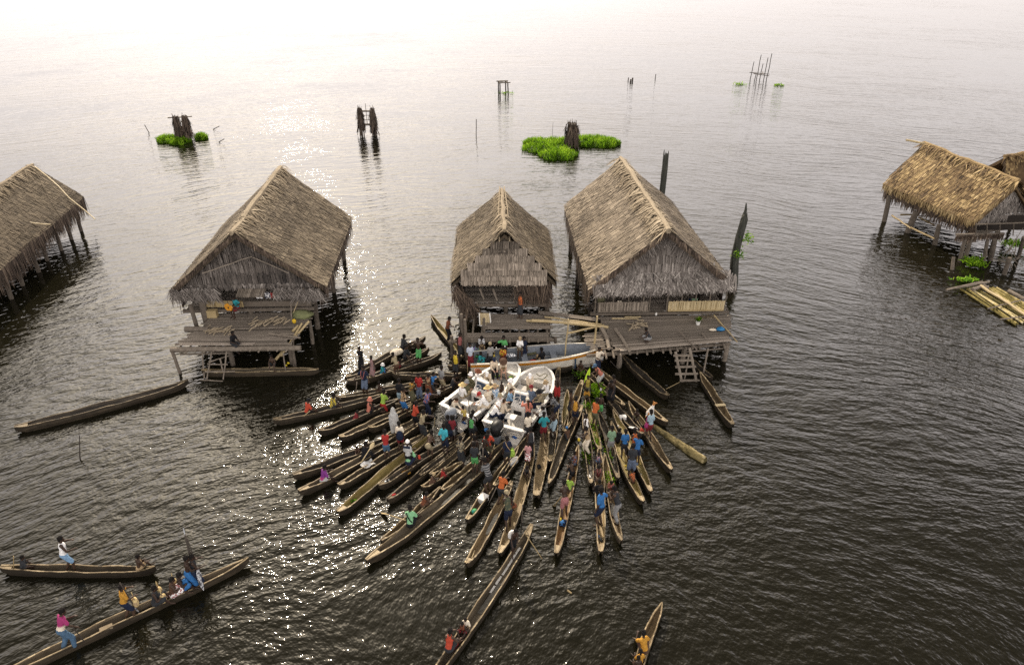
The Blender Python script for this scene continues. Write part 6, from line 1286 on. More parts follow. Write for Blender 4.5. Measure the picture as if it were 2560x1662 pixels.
# paddles and poles held by people
PP = [('D', 965, 550, .45, 1070, 385, .75, .3, 'pale paddle with a bare leaf blade held up by the black clad sitter', 'bamboo', .8),
      ('D', 1490, 1235, .75, 1270, 1165, .18, .45, 'dripping paddle reaching left from the mint shirted paddler over the water', 'bamboo', .6),
      ('C', 545, 985, .6, 455, 1060, .15, .4, 'paddle dipped beside the outermost red shirted paddler', 'bamboo', .6),
      ('C', 1105, 640, 1.0, 1085, 810, .0, 0, 'thin pole at the hand of the man with the red lanyard', 'wood', .6),
      ('A', 125, 735, 1.0, 122, 880, .1, 0, 'straight stick held by the brown print shirt and blue shorts', 'bamboo', .5),
      ('A', 815, 700, 2.0, 832, 1010, .1, .0, 'dark pole standing between the two white boats', 'wood_dark', .5),
      ('A', 798, 245, 1.25, 806, 415, .05, 0, 'stick at the side of the bright yellow sleeveless top', 'bamboo', .7),
      ('E', 702, 190, 1.3, 696, 460, .1, 0, 'grey stick right of the vivid green shorts', 'wood', .6),
      ('E', 862, 655, .7, 775, 835, .08, .3, 'thin dark paddle dipping left of the deep orange shirt', 'wood', .55),
      ('E', 1172, 860, 1.0, 1160, 1090, .02, .0, 'thin reddish pole in the hand of the camouflage top', 'wood', .45),
      ('E', 1630, 765, .9, 1555, 865, .1, .2, 'thin paddle in the water left of the pink striped cloth', 'bamboo', .4),
      ('H', 945, 205, .9, 1072, 395, .0, .0, 'long pole pushed into the water by the bent poler', 'bamboo', .4),
      ('H', 1905, 1090, .5, 1885, 1080, .3, .35, 'paddle dipping left of the golden paddler in the lone canoe', 'bamboo', .5),
      ('G', 655, 1035, 1.0, 760, 1165, .35, .0, 'dark steering paddle shaft of the magenta and cream shirt', 'wood_dark', .5),
      ('G', 122, 395, .9, 124, 500, .3, .4, 'upright brown paddle beside the dark clad boy in the level canoe', 'bamboo', .35),
      ('K', 430, 1035, .7, 560, 1165, .02, 0, 'dark rod angled down from the cream printed T-shirt man', 'wood_dark', .5),
      ('A', 305, 880, .6, 240, 1000, .1, 0, 'pale stick slanting between the canoes left of the left boat', 'bamboo', .6),
      ('A', 415, 925, .75, 408, 1040, .1, 0, 'yellowish stick in front of the long dark skirt', 'bamboo', .55),
      ('E', 840, 150, .6, 790, 290, .1, 0, 'yellowish stick below the black outboard motor', 'bamboo', .6)]
for r, x0, y0, z0, x1, y1, z1, bl, lab, mt, ti in PP: paddle(at(r, x0, y0, z0), at(r, x1, y1, z1), lab, mt, bl, tint=ti)
DW = flat((.50, .52, .55), .5, name='painted_blade')
paddle(at('G', 1080, 635, 1.9), at('G', 1212, 845, .5), 'thin paddle with a patterned white blade right of the golden yellow paddler', 'wood_dark', .55, .12, bmat=pattern_mat((.55, .56, .58), (.08, .08, .09), 'floral'))
paddle(at('G', 1690, 235, 2.0), at('G', 1770, 490, 1.0), 'tall paddle with patterned white blade held by the foremost paddler', 'wood_dark', .9, .15, bmat=pattern_mat((.55, .56, .58), (.08, .08, .09), 'floral'))
paddle(at('G', 1735, 470, 1.1), at('G', 1668, 205, 2.1), 'tall black paddle with a white tip raised over the very long canoe', 'wood_dark', .28, .035, r=.028, bmat=DW)
# packs, bags and bundles on people
def worn(key, dx, dy, dz, mb, name, mat, label, cat, smooth=True):
    root, p = PEOPLE[key]; m = Matrix.LocRotScale(root.location, root.rotation_euler, Vector((root.scale.x,)*3)); o = thing_mesh(name, mb, mat, m@(p.chest+V(dx, dy, dz)), label, cat, None, smooth, root.rotation_euler.z); return o
def bagmesh(sx, sy, sz, strap=0.0):
    mb = MB(); mb.lathe([(.5, -1), (.95, -.75), (1.0, -.1), (.8, .6), (.5, .95), (.1, 1.0)], 12, sx=sx, sy=sy); mb.v = [(x, y, z*sz) for x, y, z in mb.v]
    if strap: mb.tube([(-sx*.6, 0, sz*.6), (-sx*.35, 0, sz+strap*.7), (0, 0, sz+strap), (sx*.35, 0, sz+strap*.7), (sx*.6, 0, sz*.6)], .012, 6)
    return mb
worn('w19', 0, -.22, 0, bagmesh(.14, .09, .22), 'backpack', cloth('navy'), 'navy backpack on the man in cream with dark red shorts', 'backpack')
worn('t10', 0, -.22, 0, bagmesh(.14, .09, .22), 'backpack', cloth('black'), 'black backpack on the dark haired tourist kneeling at the stern', 'backpack')
worn('b19', -.20, .0, -.22, bagmesh(.11, .06, .13, .3), 'shoulder_bag', cloth('magenta'), 'bright pink shoulder bag hanging on the pale blue shirt', 'bag')
worn('w36', .26, .05, -.42, bagmesh(.12, .10, .16, .1), 'carry_bag', cloth('lime'), 'lime green round bag carried by the man in navy', 'bag')
worn('j10', .2, .05, -.38, bagmesh(.1, .08, .15, .1), 'carry_bag', cloth('yellow/olive/floral'), 'yellow and dark bag beside the khaki cap', 'bag')
worn('h1', .05, -.18, .1, bagmesh(.15, .09, .16), 'carry_bag', WHITE, 'white bag on the back of the bent poler', 'bag')
for key, off, lab in (('g5', (-.05, .3, -.45), 'cream string bag in front of the golden yellow paddler'), ('g6', (-.28, .12, -.05), 'tall cream string bag left of the dark clad villager'), ('g6', (.05, .26, -.12), 'round cream net bag on the lap of the dark clad villager'), ('g7', (-.3, .1, -.05), 'cream string bag left of the pink floral skirt')):
    worn(key, *off, bagmesh(.13, .10, .17, .26), 'string_bag', pattern_mat('straw', 'tan', 'floral'), lab, 'string bag')
worn('w22', .0, .3, -.3, bagmesh(.06, .05, .05), 'bundle', cloth('tan'), 'small tan bundle before the dark red T-shirt man', 'bundle')
worn('w21', .32, .30, -.12, bagmesh(.06, .05, .09), 'bundle', cloth('orangered'), 'bright orange thing in the hand of the mint back print shirt', 'bundle')
worn('j4', .44, .30, -.05, bagmesh(.035, .035, .06), 'cup', WHITE, 'white cup held out by the stocky man in green and white', 'cup')
worn('b10', -.12, .42, -.1, bagmesh(.055, .055, .06), 'cup', cloth('yellow'), 'yellow cup passed over by the girl in tan and cream', 'cup')
worn('w9', .1, .3, -.1, bagmesh(.13, .1, .09), 'cloth_bundle', cloth('palegrey'), 'lilac white cloth bundle near the left boat corner', 'cloth')
worn('w7', -.3, -.1, -.35, bagmesh(.12, .07, .12), 'carry_bag', cloth('palegrey'), 'pale grey bag hanging behind the pink and blue shirt', 'bag')
worn('g4', .0, .0, 0, MB(), 'x', WHITE, 'x', 'x') if False else None
# cloak of the hooded figure, lanyard, straps, prints: parts of their wearers
root, p = PEOPLE['w23']; mb = MB(); mb.lathe([(.02, .17), (.08, .10), (.125, -.02), (.15, -.16), (.24, -.30), (.25, -.62), (.22, -.95), (.18, -1.0)], 16, p.head, sy=.85); mb.build('cloak', cloth('palegrey'), root, True)
def strap(key, pts, r, mat, name='strap'):
    root, p = PEOPLE[key]; mb = MB(); mb.tube([p.chest+Vector(q) for q in pts], r, 6); mb.build(name, mat, root, True)
strap('x9', [(-.09, .06, .17), (-.085, .17, .02), (-.02, .175, -.16), (.0, .18, -.2), (.03, .175, -.14), (.085, .17, .02), (.09, .06, .17)], .02, cloth('rose'), 'lanyard')
strap('w36', [(-.1, -.07, .18), (-.03, -.17, .02), (.05, -.175, -.1), (.12, -.15, -.22)], .018, cloth('tan'))
strap('w30', [(-.12, -.08, .17), (-.03, -.16, .05), (.06, -.17, -.08), (.13, -.13, -.2)], .022, cloth('black'))
strap('v7', [(.1, -.08, .17), (.1, -.16, .0), (.11, -.16, -.25)], .018, cloth('palegrey'))
def patch_print(key, boxes, mat, name='back_print', y=-.137):
    root, p = PEOPLE[key]; mb = MB()
    for x, z, w_, h_ in boxes: mb.box((x-w_/2, p.chest.y+y-.006, p.chest.z+z-h_/2), (x+w_/2, p.chest.y+y+.004, p.chest.z+z+h_/2))
    mb.build(name, mat, root)
patch_print('b15', [(0, -.05, .05, .24)], cloth('charcoal'), 'dark_stripe', -.137)
def sloped_print(key, boxes, mat, name='back_print'):
    root, p = PEOPLE[key]; mb = MB()
    for x, z, w_, h_ in boxes:
        q = [p.chest+p.rt@V(x+sx*w_/2, -.137, z+sz*h_/2) for sx, sz in ((-1, -1), (1, -1), (1, 1), (-1, 1))]; q2 = [v+p.rt@V(0, .02, 0) for v in q]; mb.add(q+q2, [(0, 1, 2, 3), (7, 6, 5, 4), (0, 4, 5, 1), (1, 5, 6, 2), (2, 6, 7, 3), (3, 7, 4, 0)])
    mb.build(name, mat, root)
sloped_print('w21', [(-.06, .05, .07, .012), (.045, .035, .06, .012), (-.02, .0, .03, .012), (-.05, -.035, .07, .012), (.03, -.045, .05, .012)], cloth('charcoal'))
sloped_print('f3', [(0, .0, .10, .03), (0, -.035, .10, .035)], cloth('orange'))
sloped_print('w20', [(0, .15, .34, .10)], cloth('navy'), 'navy_yoke')
root, p = PEOPLE['w31']; fc = bpy.data.curves.new('jersey_number', 'FONT'); fc.body = '21'; fc.size = .19; fc.align_x = 'CENTER'; fc.extrude = .004
ft = bpy.data.objects.new('t', fc); COL.objects.link(ft); fm = bpy.data.meshes.new_from_object(ft.evaluated_get(bpy.context.evaluated_depsgraph_get())); bpy.data.objects.remove(ft); fm.materials.clear()
fo = bpy.data.objects.new('jersey_number', fm); COL.objects.link(fo); fo.parent = root; fo.location = p.chest+V(0, -.142, -.13); fo.rotation_euler = (R(90), 0, 0); fm.materials.append(cloth('pink'))
# things lying in canoes
def inc(key, u, side=0, z=.07): return cpt(key, u, side, z)
lump('sack', at('C', 1580, 290, .35)-V(0, 0, .15), (.34, .2, .16), cloth('cream'), 'big pale full sack lying across the uppermost dark canoe', 'sack', rz=.5)
mb = MB()
for i in range(5):
    for k in range(4): x, y = -.2+.1*i, -.13+.09*k; z = lambda a, b: .05+.045*math.sin(a*17+b*9); mb.quad(V(x, y, z(x, y)), V(x+.1, y, z(x+.1, y)), V(x+.1, y+.09, z(x+.1, y+.09)), V(x, y+.09, z(x, y+.09)))
thing_mesh('plastic_sheet', mb, flat((.5, .5, .5), .4), at('D', 1040, 590, .2), 'crumpled white sheet in the canoe under the red T-shirt man', 'sheet', rz=.7)
def leafclump(name, loc, n, sp, ln, label, cat, mat='leaf', h=.5, group=None, kind=None, wid=.04):
    mb = MB()
    for _ in range(n):
        p = V(random.gauss(0, sp[0]), random.gauss(0, sp[1]), random.uniform(0, .05)); d = V(random.gauss(0, .7), random.gauss(0, .7), random.uniform(h*.4, h*1.6)).normalized()*ln*random.uniform(.5, 1.2)
        s_ = d.cross(V(random.random(), random.random(), .3)).normalized()*wid*random.uniform(.5, 1.2); m_ = p+d*.6; e = p+d+V(0, 0, -.18*ln)
        t = clampt(random.gauss(.5, .2)); mb.quad(p-s_*.5, p+s_*.5, m_+s_, m_-s_, t); mb.add([m_-s_, m_+s_, e], [(0, 1, 2)], t)
    o = thing_mesh(name, mb, M[mat], loc, label, cat, group)
    if kind: o['kind'] = kind
    return o
leafclump('leaf_scrap', inc('c15', .16), 40, (.06, .05), .12, 'scrap of fresh green leaves in the broad mossy canoe', 'leaves', wid=.05)
carton('box', inc('c16', .3, 0, .06), (.26, .2, .07), cloth('gold'), 'flat yellow box in the dark canoe beside the mint shirt', 'box', .6)
lump('dark_bag', inc('c16', .09, 0, .2), (.12, .08, .06), cloth('black/white/floral'), 'black and white bag in the tip of the canoe with the yellow box', 'bag', rz=.5)
lump('red_rag', inc('c17', .07, 0, .24), (.09, .06, .03), cloth('red'), 'red scraps in the tip of the dark canoe with the tan end', 'rag', rz=.6)
for k in range(4): lump('banana', inc('c20', .84, -.03+.025*k, .17), (.09, .016, .016), flat((.62, .46, .04), .5), 'yellow fruit lying in the small pointed canoe', 'fruit', 'yellow fruit in the small canoe', .8+.1*k, .05, seg=7)
carton('cool_box', inc('c24', .29, 0, .06), (.34, .27, .24), WHITE, 'white foam box in the canoe with the green bundle', 'box', 1.0)
lump('green_bundle', inc('c24', .13, 0, .12), (.13, .1, .07), cloth('green/teal/floral'), 'green bundle in the blunt tip by the white foam box', 'bundle', rz=.9)
lump('sack', inc('c26', .50, 0, .06), (.32, .15, .12), pattern_mat('palegrey', 'grey', 'stripe'), 'grey striped sack in the canoe ending at the right boat stern', 'sack', rz=1.0)
carton('wood_block', inc('c29', .15, 0, .06), (.2, .22, .10), M['bamboo'], 'square wooden block in the rounded grey canoe end', 'block', 1.4)
lump('blue_bundle', inc('c34', .27, -.02, .06), (.17, .14, .10), cloth('blue/navy/floral'), 'shiny blue and yellow bundle in the orange brown canoe', 'bundle', rz=.4)
lump('yellow_cloth', inc('c34', .29, .1, .15), (.05, .1, .05), cloth('yellow'), 'yellow cloth tucked behind the blue bundle', 'cloth')
carton('cool_box', at('B', 745, 935, .18), (.27, .17, .15), WHITE, 'white foam box in the dark canoe right of the sage green man', 'box', .1)
lump('scoop', at('B', 868, 1048, .3), (.2, .07, .03), WHITE, 'flat white scoop above the blue T-shirt group', 'scoop', rz=-.3, jit=.05)
lump('cup', at('B', 690, 1032, .2), (.035, .035, .05), WHITE, 'small white cup near the crouching child in black', 'cup', jit=.03)
carton('card', at('F', 343, 668, .2), (.1, .14, .03), WHITE, 'white card in the end of the waterlogged canoe', 'card', .2)
lump('blue_bundle', inc('c41', .33, .05, .12), (.11, .09, .08), cloth('slate'), 'slate blue bundle in the canoe below the wide navy shorts', 'bundle')
lump('cup', inc('c41', .22, .03, .12), (.05, .05, .04), WHITE, 'white bowl near the lower tip of the mossy canoe', 'bowl', jit=.03)
lump('yellow_rag', inc('c40', .45, .05, .1), (.07, .05, .04), cloth('yellow'), 'yellow rag in the mossy canoe left of the slate skirt', 'rag')
lump('dark_shoe', inc('c37', .13, -.04, .1), (.05, .1, .04), cloth('charcoal'), 'dark shoe in the tip of the tall blue man\'s canoe', 'shoe', rz=.3)
lump('dark_shoe', inc('c37', .16, .06, .1), (.05, .1, .04), cloth('slate'), 'greyish shoe farther from the tip in the tall blue man\'s canoe', 'shoe', rz=.6)
pole('stick', (inc('c37', .1, .1, .12), inc('c37', .36, .12, .12)), .014, 'wood', None, .4, 6, 'straight stick lying in the tall blue man\'s canoe', 'stick')
pole('stick', (inc('c25', .10, .0, .15), inc('c25', .18, .04, .15)), .02, 'bamboo', None, .8, 6, 'short pale stick in the tip of the long canoe below the camouflage top', 'stick')
carton('wood_bailer', at('G', 960, 1050, .2), (.16, .34, .06), M['straw'], 'pale wooden bailer lying in the very long canoe', 'bailer', -1.0)
carton('cool_box', inc('c28', .42, .05, .06), (.13, .17, .09), cloth('black'), 'black bag lying midway in the broad tan canoe', 'bag', .3)
for k, (u0, u1, s_) in enumerate(((.765, .86, .05), (.71, .765, .035), (.665, .71, .02), (.60, .655, .05), (.545, .59, .06))):
    a = inc('c54', u0, s_*.5-.03, .075); b = inc('c54', u1, s_*.5-.03, .075); mb = MB(); mb.beam(V(0, 0, 0), b-a, .075, .02, .9)
    thing_mesh('plank_strip', mb, WHITE, a, 'white plank strip on the floor of the long grey canoe', 'plank', 'white strips in the long grey canoe')
lump('red_cloth', inc('c54', .22, .02, .07), (.2, .12, .05), cloth('maroon'), 'dark red cloth behind the red orange vest paddler', 'cloth', rz=1)
pole('debris_stick', (at('H', 1287, 663, .02), at('H', 1322, 688, .02)), .03, 'bamboo', None, .25, 6, 'small reddish stick floating alone on open dark water', 'stick')
# greens and a big yellow leaf carried in the canoes on the right
for x0, y0, x1, y1, lab, wd in (((355, 320, 300, 520, 'large yellow green banana leaf standing in the canoes by the salmon vest', .17)),):
    a = at('B', x1, y1, .35); b = at('B', x0, y0, 1.25); d = b-a; mb = MB(); sx = V(1, .2, 0)
    st = [(0, .3), (.2, .9), (.5, 1), (.8, .6), (1, .03)]
    for (u, w0), (v, w1) in zip(st, st[1:]):
        for sg in (-1, 1): mb.quad(d*u, d*u+sx*sg*w0*wd*.6+V(0, -.05, 0), d*v+sx*sg*w1*wd*.6+V(0, -.05, 0), d*v, .78)
    thing_mesh('banana_leaf', mb, M['leaf'], a, lab, 'leaf')
for k, (x, y, n, lab) in enumerate(((235, 410, 60, 'yellow green sprig on the dark water left of the banana leaf'), (380, 575, 110, 'green leafy bundle behind the golden top child'), (445, 650, 130, 'green leafy bundle between the bright orange shirt and the boy in green shorts'), (440, 560, 70, 'small green plant by the child in the striped dress'), (330, 780, 60, 'dark green plants left of the bright orange T-shirt'))):
    leafclump('cut_foliage', at('B', x, y, .15), n, (.12, .12), .3, lab, 'plants', 'grass' if k else 'leaf', wid=.03)
for k, (key, u, lab) in enumerate((('c36', .45, 'green weeds filling the short canoe with a pale square end'), ('c35', .45, 'dark weeds in the waterlogged canoe'), ('c39', .4, 'dark weeds in the rounded canoe below the sage green man'), ('c38', .75, 'weeds in the upper half of the wet canoe'), ('c36', .2, 'weeds at the pale end of the short planted canoe'))):
    leafclump('weed_leaves', inc(key, u, 0, .08), 120, (.1, .25), .16, lab, 'weeds', 'grass', .3, wid=.022)
lump('white_bottle', at('B', 484, 607, .35), (.045, .045, .08), WHITE, 'white bottle above the boy in green shorts', 'bottle', jit=.03)
# dog sitting in the slender canoe
def dog():
    base = at('B', 1078, 800, .45); base.z = .06; root = empty('dog', base, R(-60)); tag(root, 'white dog with a ginger head sitting in the slender canoe', 'dog')
    bm = bmesh.new(); seg(bm, (0, -.10, .13), (0, .10, .34), .105, .085); ell(bm, (0, .08, .30), (.085, .09, .11)); seg(bm, (0, .11, .38), (0, .16, .50), .06, .05)
    ell(bm, (0, .19, .54), (.062, .07, .06)); seg(bm, (0, .23, .525), (0, .32, .51), .035, .022)
    for s_ in (-1, 1):
        seg(bm, (s_*.06, .10, .28), (s_*.06, .14, .14), .036, .026); seg(bm, (s_*.06, .14, .14), (s_*.06, .14, .02), .025, .02); seg(bm, (s_*.06, .13, .015), (s_*.06, .19, .015), .022, .02)
        seg(bm, (s_*.08, -.08, .13), (s_*.10, .06, .12), .065, .045); seg(bm, (s_*.10, .06, .12), (s_*.09, -.05, .04), .035, .024); seg(bm, (s_*.09, -.06, .02), (s_*.09, .05, .018), .022, .02)
        seg(bm, (s_*.045, .17, .58), (s_*.06, .155, .66), .024, .008)
    seg(bm, (0, -.18, .08), (.1, -.32, .05), .025, .014)
    me = rem(bm, 'dog_body', .014, 1); idx = [1 if pl.center.z > .47 or (abs(pl.center.x) > .05 and pl.center.y < -.12) else 0 for pl in me.polygons]
    me.materials.append(flat((.72, .69, .64), .8, name='white_fur')); me.materials.append(flat((.45, .20, .06), .8, name='ginger_fur')); me.polygons.foreach_set('material_index', idx); o = bpy.data.objects.new('body', me); COL.objects.link(o); o.parent = root
    mb = MB(); mb.ball((0, .345, .515), .014); [mb.ball((s_*.03, .243, .56), .009) for s_ in (-1, 1)]; mb.build('nose_and_eyes', M['dark'], root, True)
dog()
# striped boat load
lump('orange_bundle', at('A', 1580, 275, .42), (.22, .12, .09), cloth('orangered'), 'orange red bundle hung over the side of the striped boat', 'bundle', rz=.1)
carton('carton', at('J', 880, 965, .45), (.28, .22, .2), M['bamboo'], 'brown carton behind the khaki cap in the striped boat', 'box', .1)
lump('white_bundle', at('J', 1115, 990, .5), (.28, .14, .08), cloth('white/slate/floral'), 'blue white bundle lying in the striped boat before the tan cap', 'bundle')
lump('grey_tarp', at('J', 610, 865, .55), (.26, .2, .14), cloth('grey'), 'grey tarp heap at the stern of the striped boat', 'tarp')
carton('gas_bottle', at('J', 1432, 915, .35), (.09, .09, .22), cloth('palegrey'), 'small grey can standing in the striped boat', 'can')
mb = MB(); mb.beam(V(-.25, 0, 0), V(.25, .1, .06), .16, .05); thing_mesh('dark_tarp', mb, cloth('olive'), at('J', 1385, 970, .4), 'dark folded mat in the striped boat right of the tan cap', 'mat')
# white boats: loose things
carton('cool_box', at('A', 1110, 945, .3)-V(0, 0, .1), (.5, .35, .22), M['metal'], 'grey box on the floor at the right boat stern', 'box', 1.1)
lump('turquoise_bag', at('A', 1062, 893, .5), (.07, .2, .09), cloth('turq'), 'turquoise roll at the right boat left rail', 'bag', rz=-.6, jit=.04)
carton('paper_stack', at('A', 595, 715, .5), (.32, .4, .06), WHITE, 'white papers on the left boat stern seat', 'papers', .6)
lump('blue_bucket', at('A', 1028, 1085, .35), (.10, .10, .08), cloth('blue'), 'blue bucket left of the black outboard motor', 'bucket', jit=.03)
for k, (x, y) in enumerate(((1150, 435), (1330, 440))): lump('green_fin', at('A', x, y, .5), (.16, .06, .03), cloth('lime'), ('lime green fin by the navy cap', 'lime green fin by the brown brimmed hat')[k], 'fin', rz=.4)
q = Matrix.Rotation(-b1.rotation_euler.z, 4, 'Z'); mb = MB()
for k in range(9):
    a = V(-.9+.11*k, -.905, .47+.012*k); mb.beam(a, a+V(.05, -.012, random.uniform(.06, .1)), .018, .006); mb.beam(a+V(.0, 0, .04), a+V(.07, -.004, .05), .014, .006) if k % 2 else None
mb.build('hull_lettering', M['dark'], b1)
# ---- platform of poles, ladders, walkways -----------------------------------------
def ladder(label, railpts, rungs, r=.04, rr=.035, mat='wood', flat_rungs=False, tint=.65):
    root = empty('ladder', railpts[0][0]); tag(root, label, 'ladder'); o = root.location
    for a, b in railpts: pole('rail', (a-o, b-o), r, mat, root, tint)
    for a, b in rungs:
        if flat_rungs: mb = MB(); mb.beam(a-o, b-o, .10, .06, tint+.05); mb.build('rung', M[mat], root)
        else: pole('rung', (a-o, b-o), rr, mat, root, tint)
    return root
L3 = lambda x, y: at('K', x, y, max(-.05, 1.15-(y-870)/430*1.1))
ladder('broad wooden ladder with plank steps from the largest house deck into the water', ((L3(1350, 900), L3(1445, 1330)), (L3(1553, 850), L3(1648, 1330))), [(L3(x0, y)+V(0, -.05, 0), L3(x1, y-6)+V(0, -.05, 0)) for x0, x1, y in ((1320, 1590, 948), (1340, 1608, 1018), (1348, 1640, 1108), (1345, 1665, 1208), (1410, 1690, 1302))], .065, flat_rungs=True)
ladder('rickety ladder of thin poles standing in the water before the firewood deck', ((at('I', 595, 785, 1.25), at('I', 630, 1320, -.1)), (at('I', 735, 880, 1.05), at('I', 665, 1290, 0)), (at('I', 945, 875, 1.05), at('I', 893, 1330, -.1)), (at('I', 850, 1000, .75), at('I', 895, 1190, .3))),
       [(at('I', *a, z), at('I', *b, z)) for a, b, z in (((570, 1300), (890, 1318), .02), ((690, 1052), (975, 958), .7), ((672, 1075), (960, 1085), .62), ((640, 1185), (1060, 1180), .38))], .035, .028)
def kpole(r, x0, y0, z0, x1, y1, z1, rad, label, **k):
    if r != 'VJ': return pole_thing(r, x0, y0, z0, x1, y1, z1, rad, label, **k)
    b = at('J', x0, y0, 0); k.pop('mat')      # a pole standing in the water
    return pole('pole', (b+V(0, 0, z1), b+V(x1-.2, .0, z0)), rad, 'bamboo', None, .6, 7, label, 'pole', k.get('group'))
for a in (('VJ', 1808, 1125, 2.6, .32, 0, -.4, .035, 'thin mooring pole passing in front of the striped boat midway'), ('VJ', 2178, 1088, 2.62, .28, 0, -.4, .045, 'mooring pole at the striped boat bow, gripped by the cream T-shirt man'),
          ('K', 1540, 955, .95, 1462, 1395, -.3, .035, 'thin pole leaning across the broad ladder'), ('K', 1815, 855, 1.15, 1722, 1355, -.3, .04, 'bent pole standing in the tip of the empty canoe right of the ladder'),
          ('K', 1395, 600, 1.35, 1655, 870, 1.28, .035, 'dark paddle lying across the largest house deck'), ('K', 1725, 640, 1.3, 1782, 708, 1.3, .045, 'short dark stick on the largest house deck'),
          ('K', 1900, 385, 1.5, 2225, 760, 1.2, .035, 'pale pole along the right edge of the largest house deck'), ('K', 1945, 470, 1.35, 2180, 715, 1.25, .03, 'second pole lying along the right deck edge, nearer the house'),
          ('I', 1855, 95, 2.3, 1897, 1115, 0, .035, 'tall thin pole standing at the right end of the firewood deck'), ('I', 1745, 915, 1.0, 1800, 1315, -.3, .03, 'thin bent pole in the water by the moored grey canoe'),
          ('I', 1635, 1015, .55, 2110, 470, 1.6, .06, 'long pale pole leaning on the right end of the firewood deck'), ('I', 1720, 960, .8, 2010, 500, 1.55, .05, 'darker pole just left of the long pale leaning pole'), ('I', 1880, 610, 1.4, 1955, 535, 1.45, .06, 'short pale pole end on the right of the firewood deck'),
          ('I', 1540, 640, 1.4, 1985, 705, 1.4, .05, 'forked grey branch lying on the firewood deck'), ('I', 1700, 650, 1.42, 1900, 650, 1.45, .035, 'thin branch beside the forked grey one'),
          ('J', 1325, 525, 1.4, 2120, 560, 1.45, .055, 'upper bamboo of the pole walkway between the houses'), ('J', 1395, 522, 1.5, 2385, 608, 1.4, .07, 'thick pale bamboo of the pole walkway between the houses'), ('J', 1845, 688, 1.15, 2330, 582, 1.4, .05, 'slanting bamboo tied below the pole walkway'),
          ('J', 1560, 480, 1.35, 2300, 575, 1.35, .05, 'dark bamboo behind the thick pale walkway bamboo')):
    kpole(*a, mat='bamboo' if 'bamboo' in a[8] or 'pale' in a[8] else 'wood', group='poles around the house decks')
mb = MB(); a = at('J', 1500, 440, 1.4); b = at('J', 2215, 530, 1.4)-a; planks(mb, V(0, 0, 0), b, b+V(0, .34, 0), V(0, .34, 0), 3, base=.62, ragged=.1); thing_mesh('walkway_plank', mb, M['plank'], a, 'grey plank walkway linking the middle and the largest house', 'walkway')
# split firewood
wood_mb = []
for v in range(4):
    mb = MB(); l = (.30, .36, .26, .42)[v]; mb.tube([(-l/2, 0, .03), (0, random.uniform(-.02, .02), .035), (l/2, 0, .03)], [.03, .034, .028], 5, .7, 0, .18); wood_mb.append(mb.mesh('firewood', M['straw']))
def firewood(x0, y0, x1, y1, z, n, ang, label, group, reg, spread):
    for k in range(n):
        o = bpy.data.objects.new('firewood', wood_mb[k % 4]); COL.objects.link(o); u = (k+random.random()*.6)/n
        o.location = at(reg, x0+(x1-x0)*u+random.gauss(0, 8), y0+(y1-y0)*u+random.gauss(0, spread), z+.01+.05*(k % 3)); o.rotation_euler = (0, random.gauss(0, .12), R(ang+random.gauss(0, 14 if reg == 'I' else 50))); tag(o, label, 'firewood', group)
firewood(655, 610, 1030, 590, 1.28, 34, 62, 'split firewood stick in the pile left on the firewood deck', 'split firewood on the left of the deck', 'I', 28)
firewood(1290, 520, 1790, 450, 1.44, 36, 58, 'split firewood stick in the pile towards the house, right of the deck middle', 'split firewood on the right of the deck', 'I', 26)
firewood(700, 560, 945, 510, 1.26, 20, 40, 'split wood stick heaped on the largest house deck', 'split wood on the largest house deck', 'K', 24)
# guitar, laundry, net, basket
g0 = at('I', 985, 228, 2.33); root = empty('guitar', g0+V(0, -.30, 0), R(150)); tag(root, 'golden orange acoustic guitar on the lap of the teal shirted player', 'guitar')
mb = MB(); mb.lathe([(.001, -.04), (.17, -.04), (.17, .04), (.001, .041)], 16, (0, 0, 0), sx=.95); mb2 = [Matrix.Rotation(R(90), 4, 'X')]
mb.lathe([(.001, -.04), (.13, -.04), (.13, .04), (.001, .041)], 16, (-.2, 0, 0)); mb.v = [(x, -z, y) for x, y, z in mb.v]; mb.build('guitar_body', flat((.62, .27, .02), .35, .5), root)
mb = MB(); mb.beam(V(-.3, .0, 0), V(-.72, .0, .08), .05, .03); mb.beam(V(-.72, 0, .08), V(-.84, .0, .1), .08, .02); mb.build('neck', M['wood_dark'], root)
mb = MB(); mb.lathe([(.045, -.002), (.045, .002)], 12, (-.1, 0, 0)); mb.v = [(x, -z+.045, y) for x, y, z in mb.v]; mb.build('sound_hole', M['dark'], root)
def hung(name, r, x, y, z, w_, h_, c, label, cat='clothes', group='washing on the firewood house rail'):
    mb = MB(); n = 6
    for i in range(n):
        u0, u1 = i/n, (i+1)/n; f = lambda u: .025*math.sin(u*14)
        mb.quad(V((u0-.5)*w_, f(u0), 0), V((u1-.5)*w_, f(u1), 0), V((u1-.5)*w_*.95, f(u1)*1.6-.03, -h_*(1+.1*math.sin(u1*8))), V((u0-.5)*w_*.95, f(u0)*1.6-.03, -h_*(1+.1*math.sin(u0*8))))
        mb.quad(V((u0-.5)*w_, f(u0)+.012, 0), V((u0-.5)*w_*.95, f(u0)*1.6-.018, -h_*(1+.1*math.sin(u0*8))), V((u1-.5)*w_*.95, f(u1)*1.6-.018, -h_*(1+.1*math.sin(u1*8))), V((u1-.5)*w_, f(u1)+.012, 0))
    return thing_mesh(name, mb, cloth(c), at(r, x, y, z), label, cat, group)
for a in (('washing', 'I', 1400, 85, 2.55, .3, .22, 'white', 'white washing left on the thatch rail of the firewood house'), ('washing', 'I', 1520, 62, 2.6, .3, .3, 'white/navy/floral', 'white and navy shirt drying beside the red cloth'), ('washing', 'I', 1590, 70, 2.6, .2, .25, 'red', 'red cloth drying on the rail of the firewood house'), ('washing', 'I', 1680, 105, 2.5, .28, .14, 'palegrey', 'pale grey washing at the right end of the rail')): hung(*a)
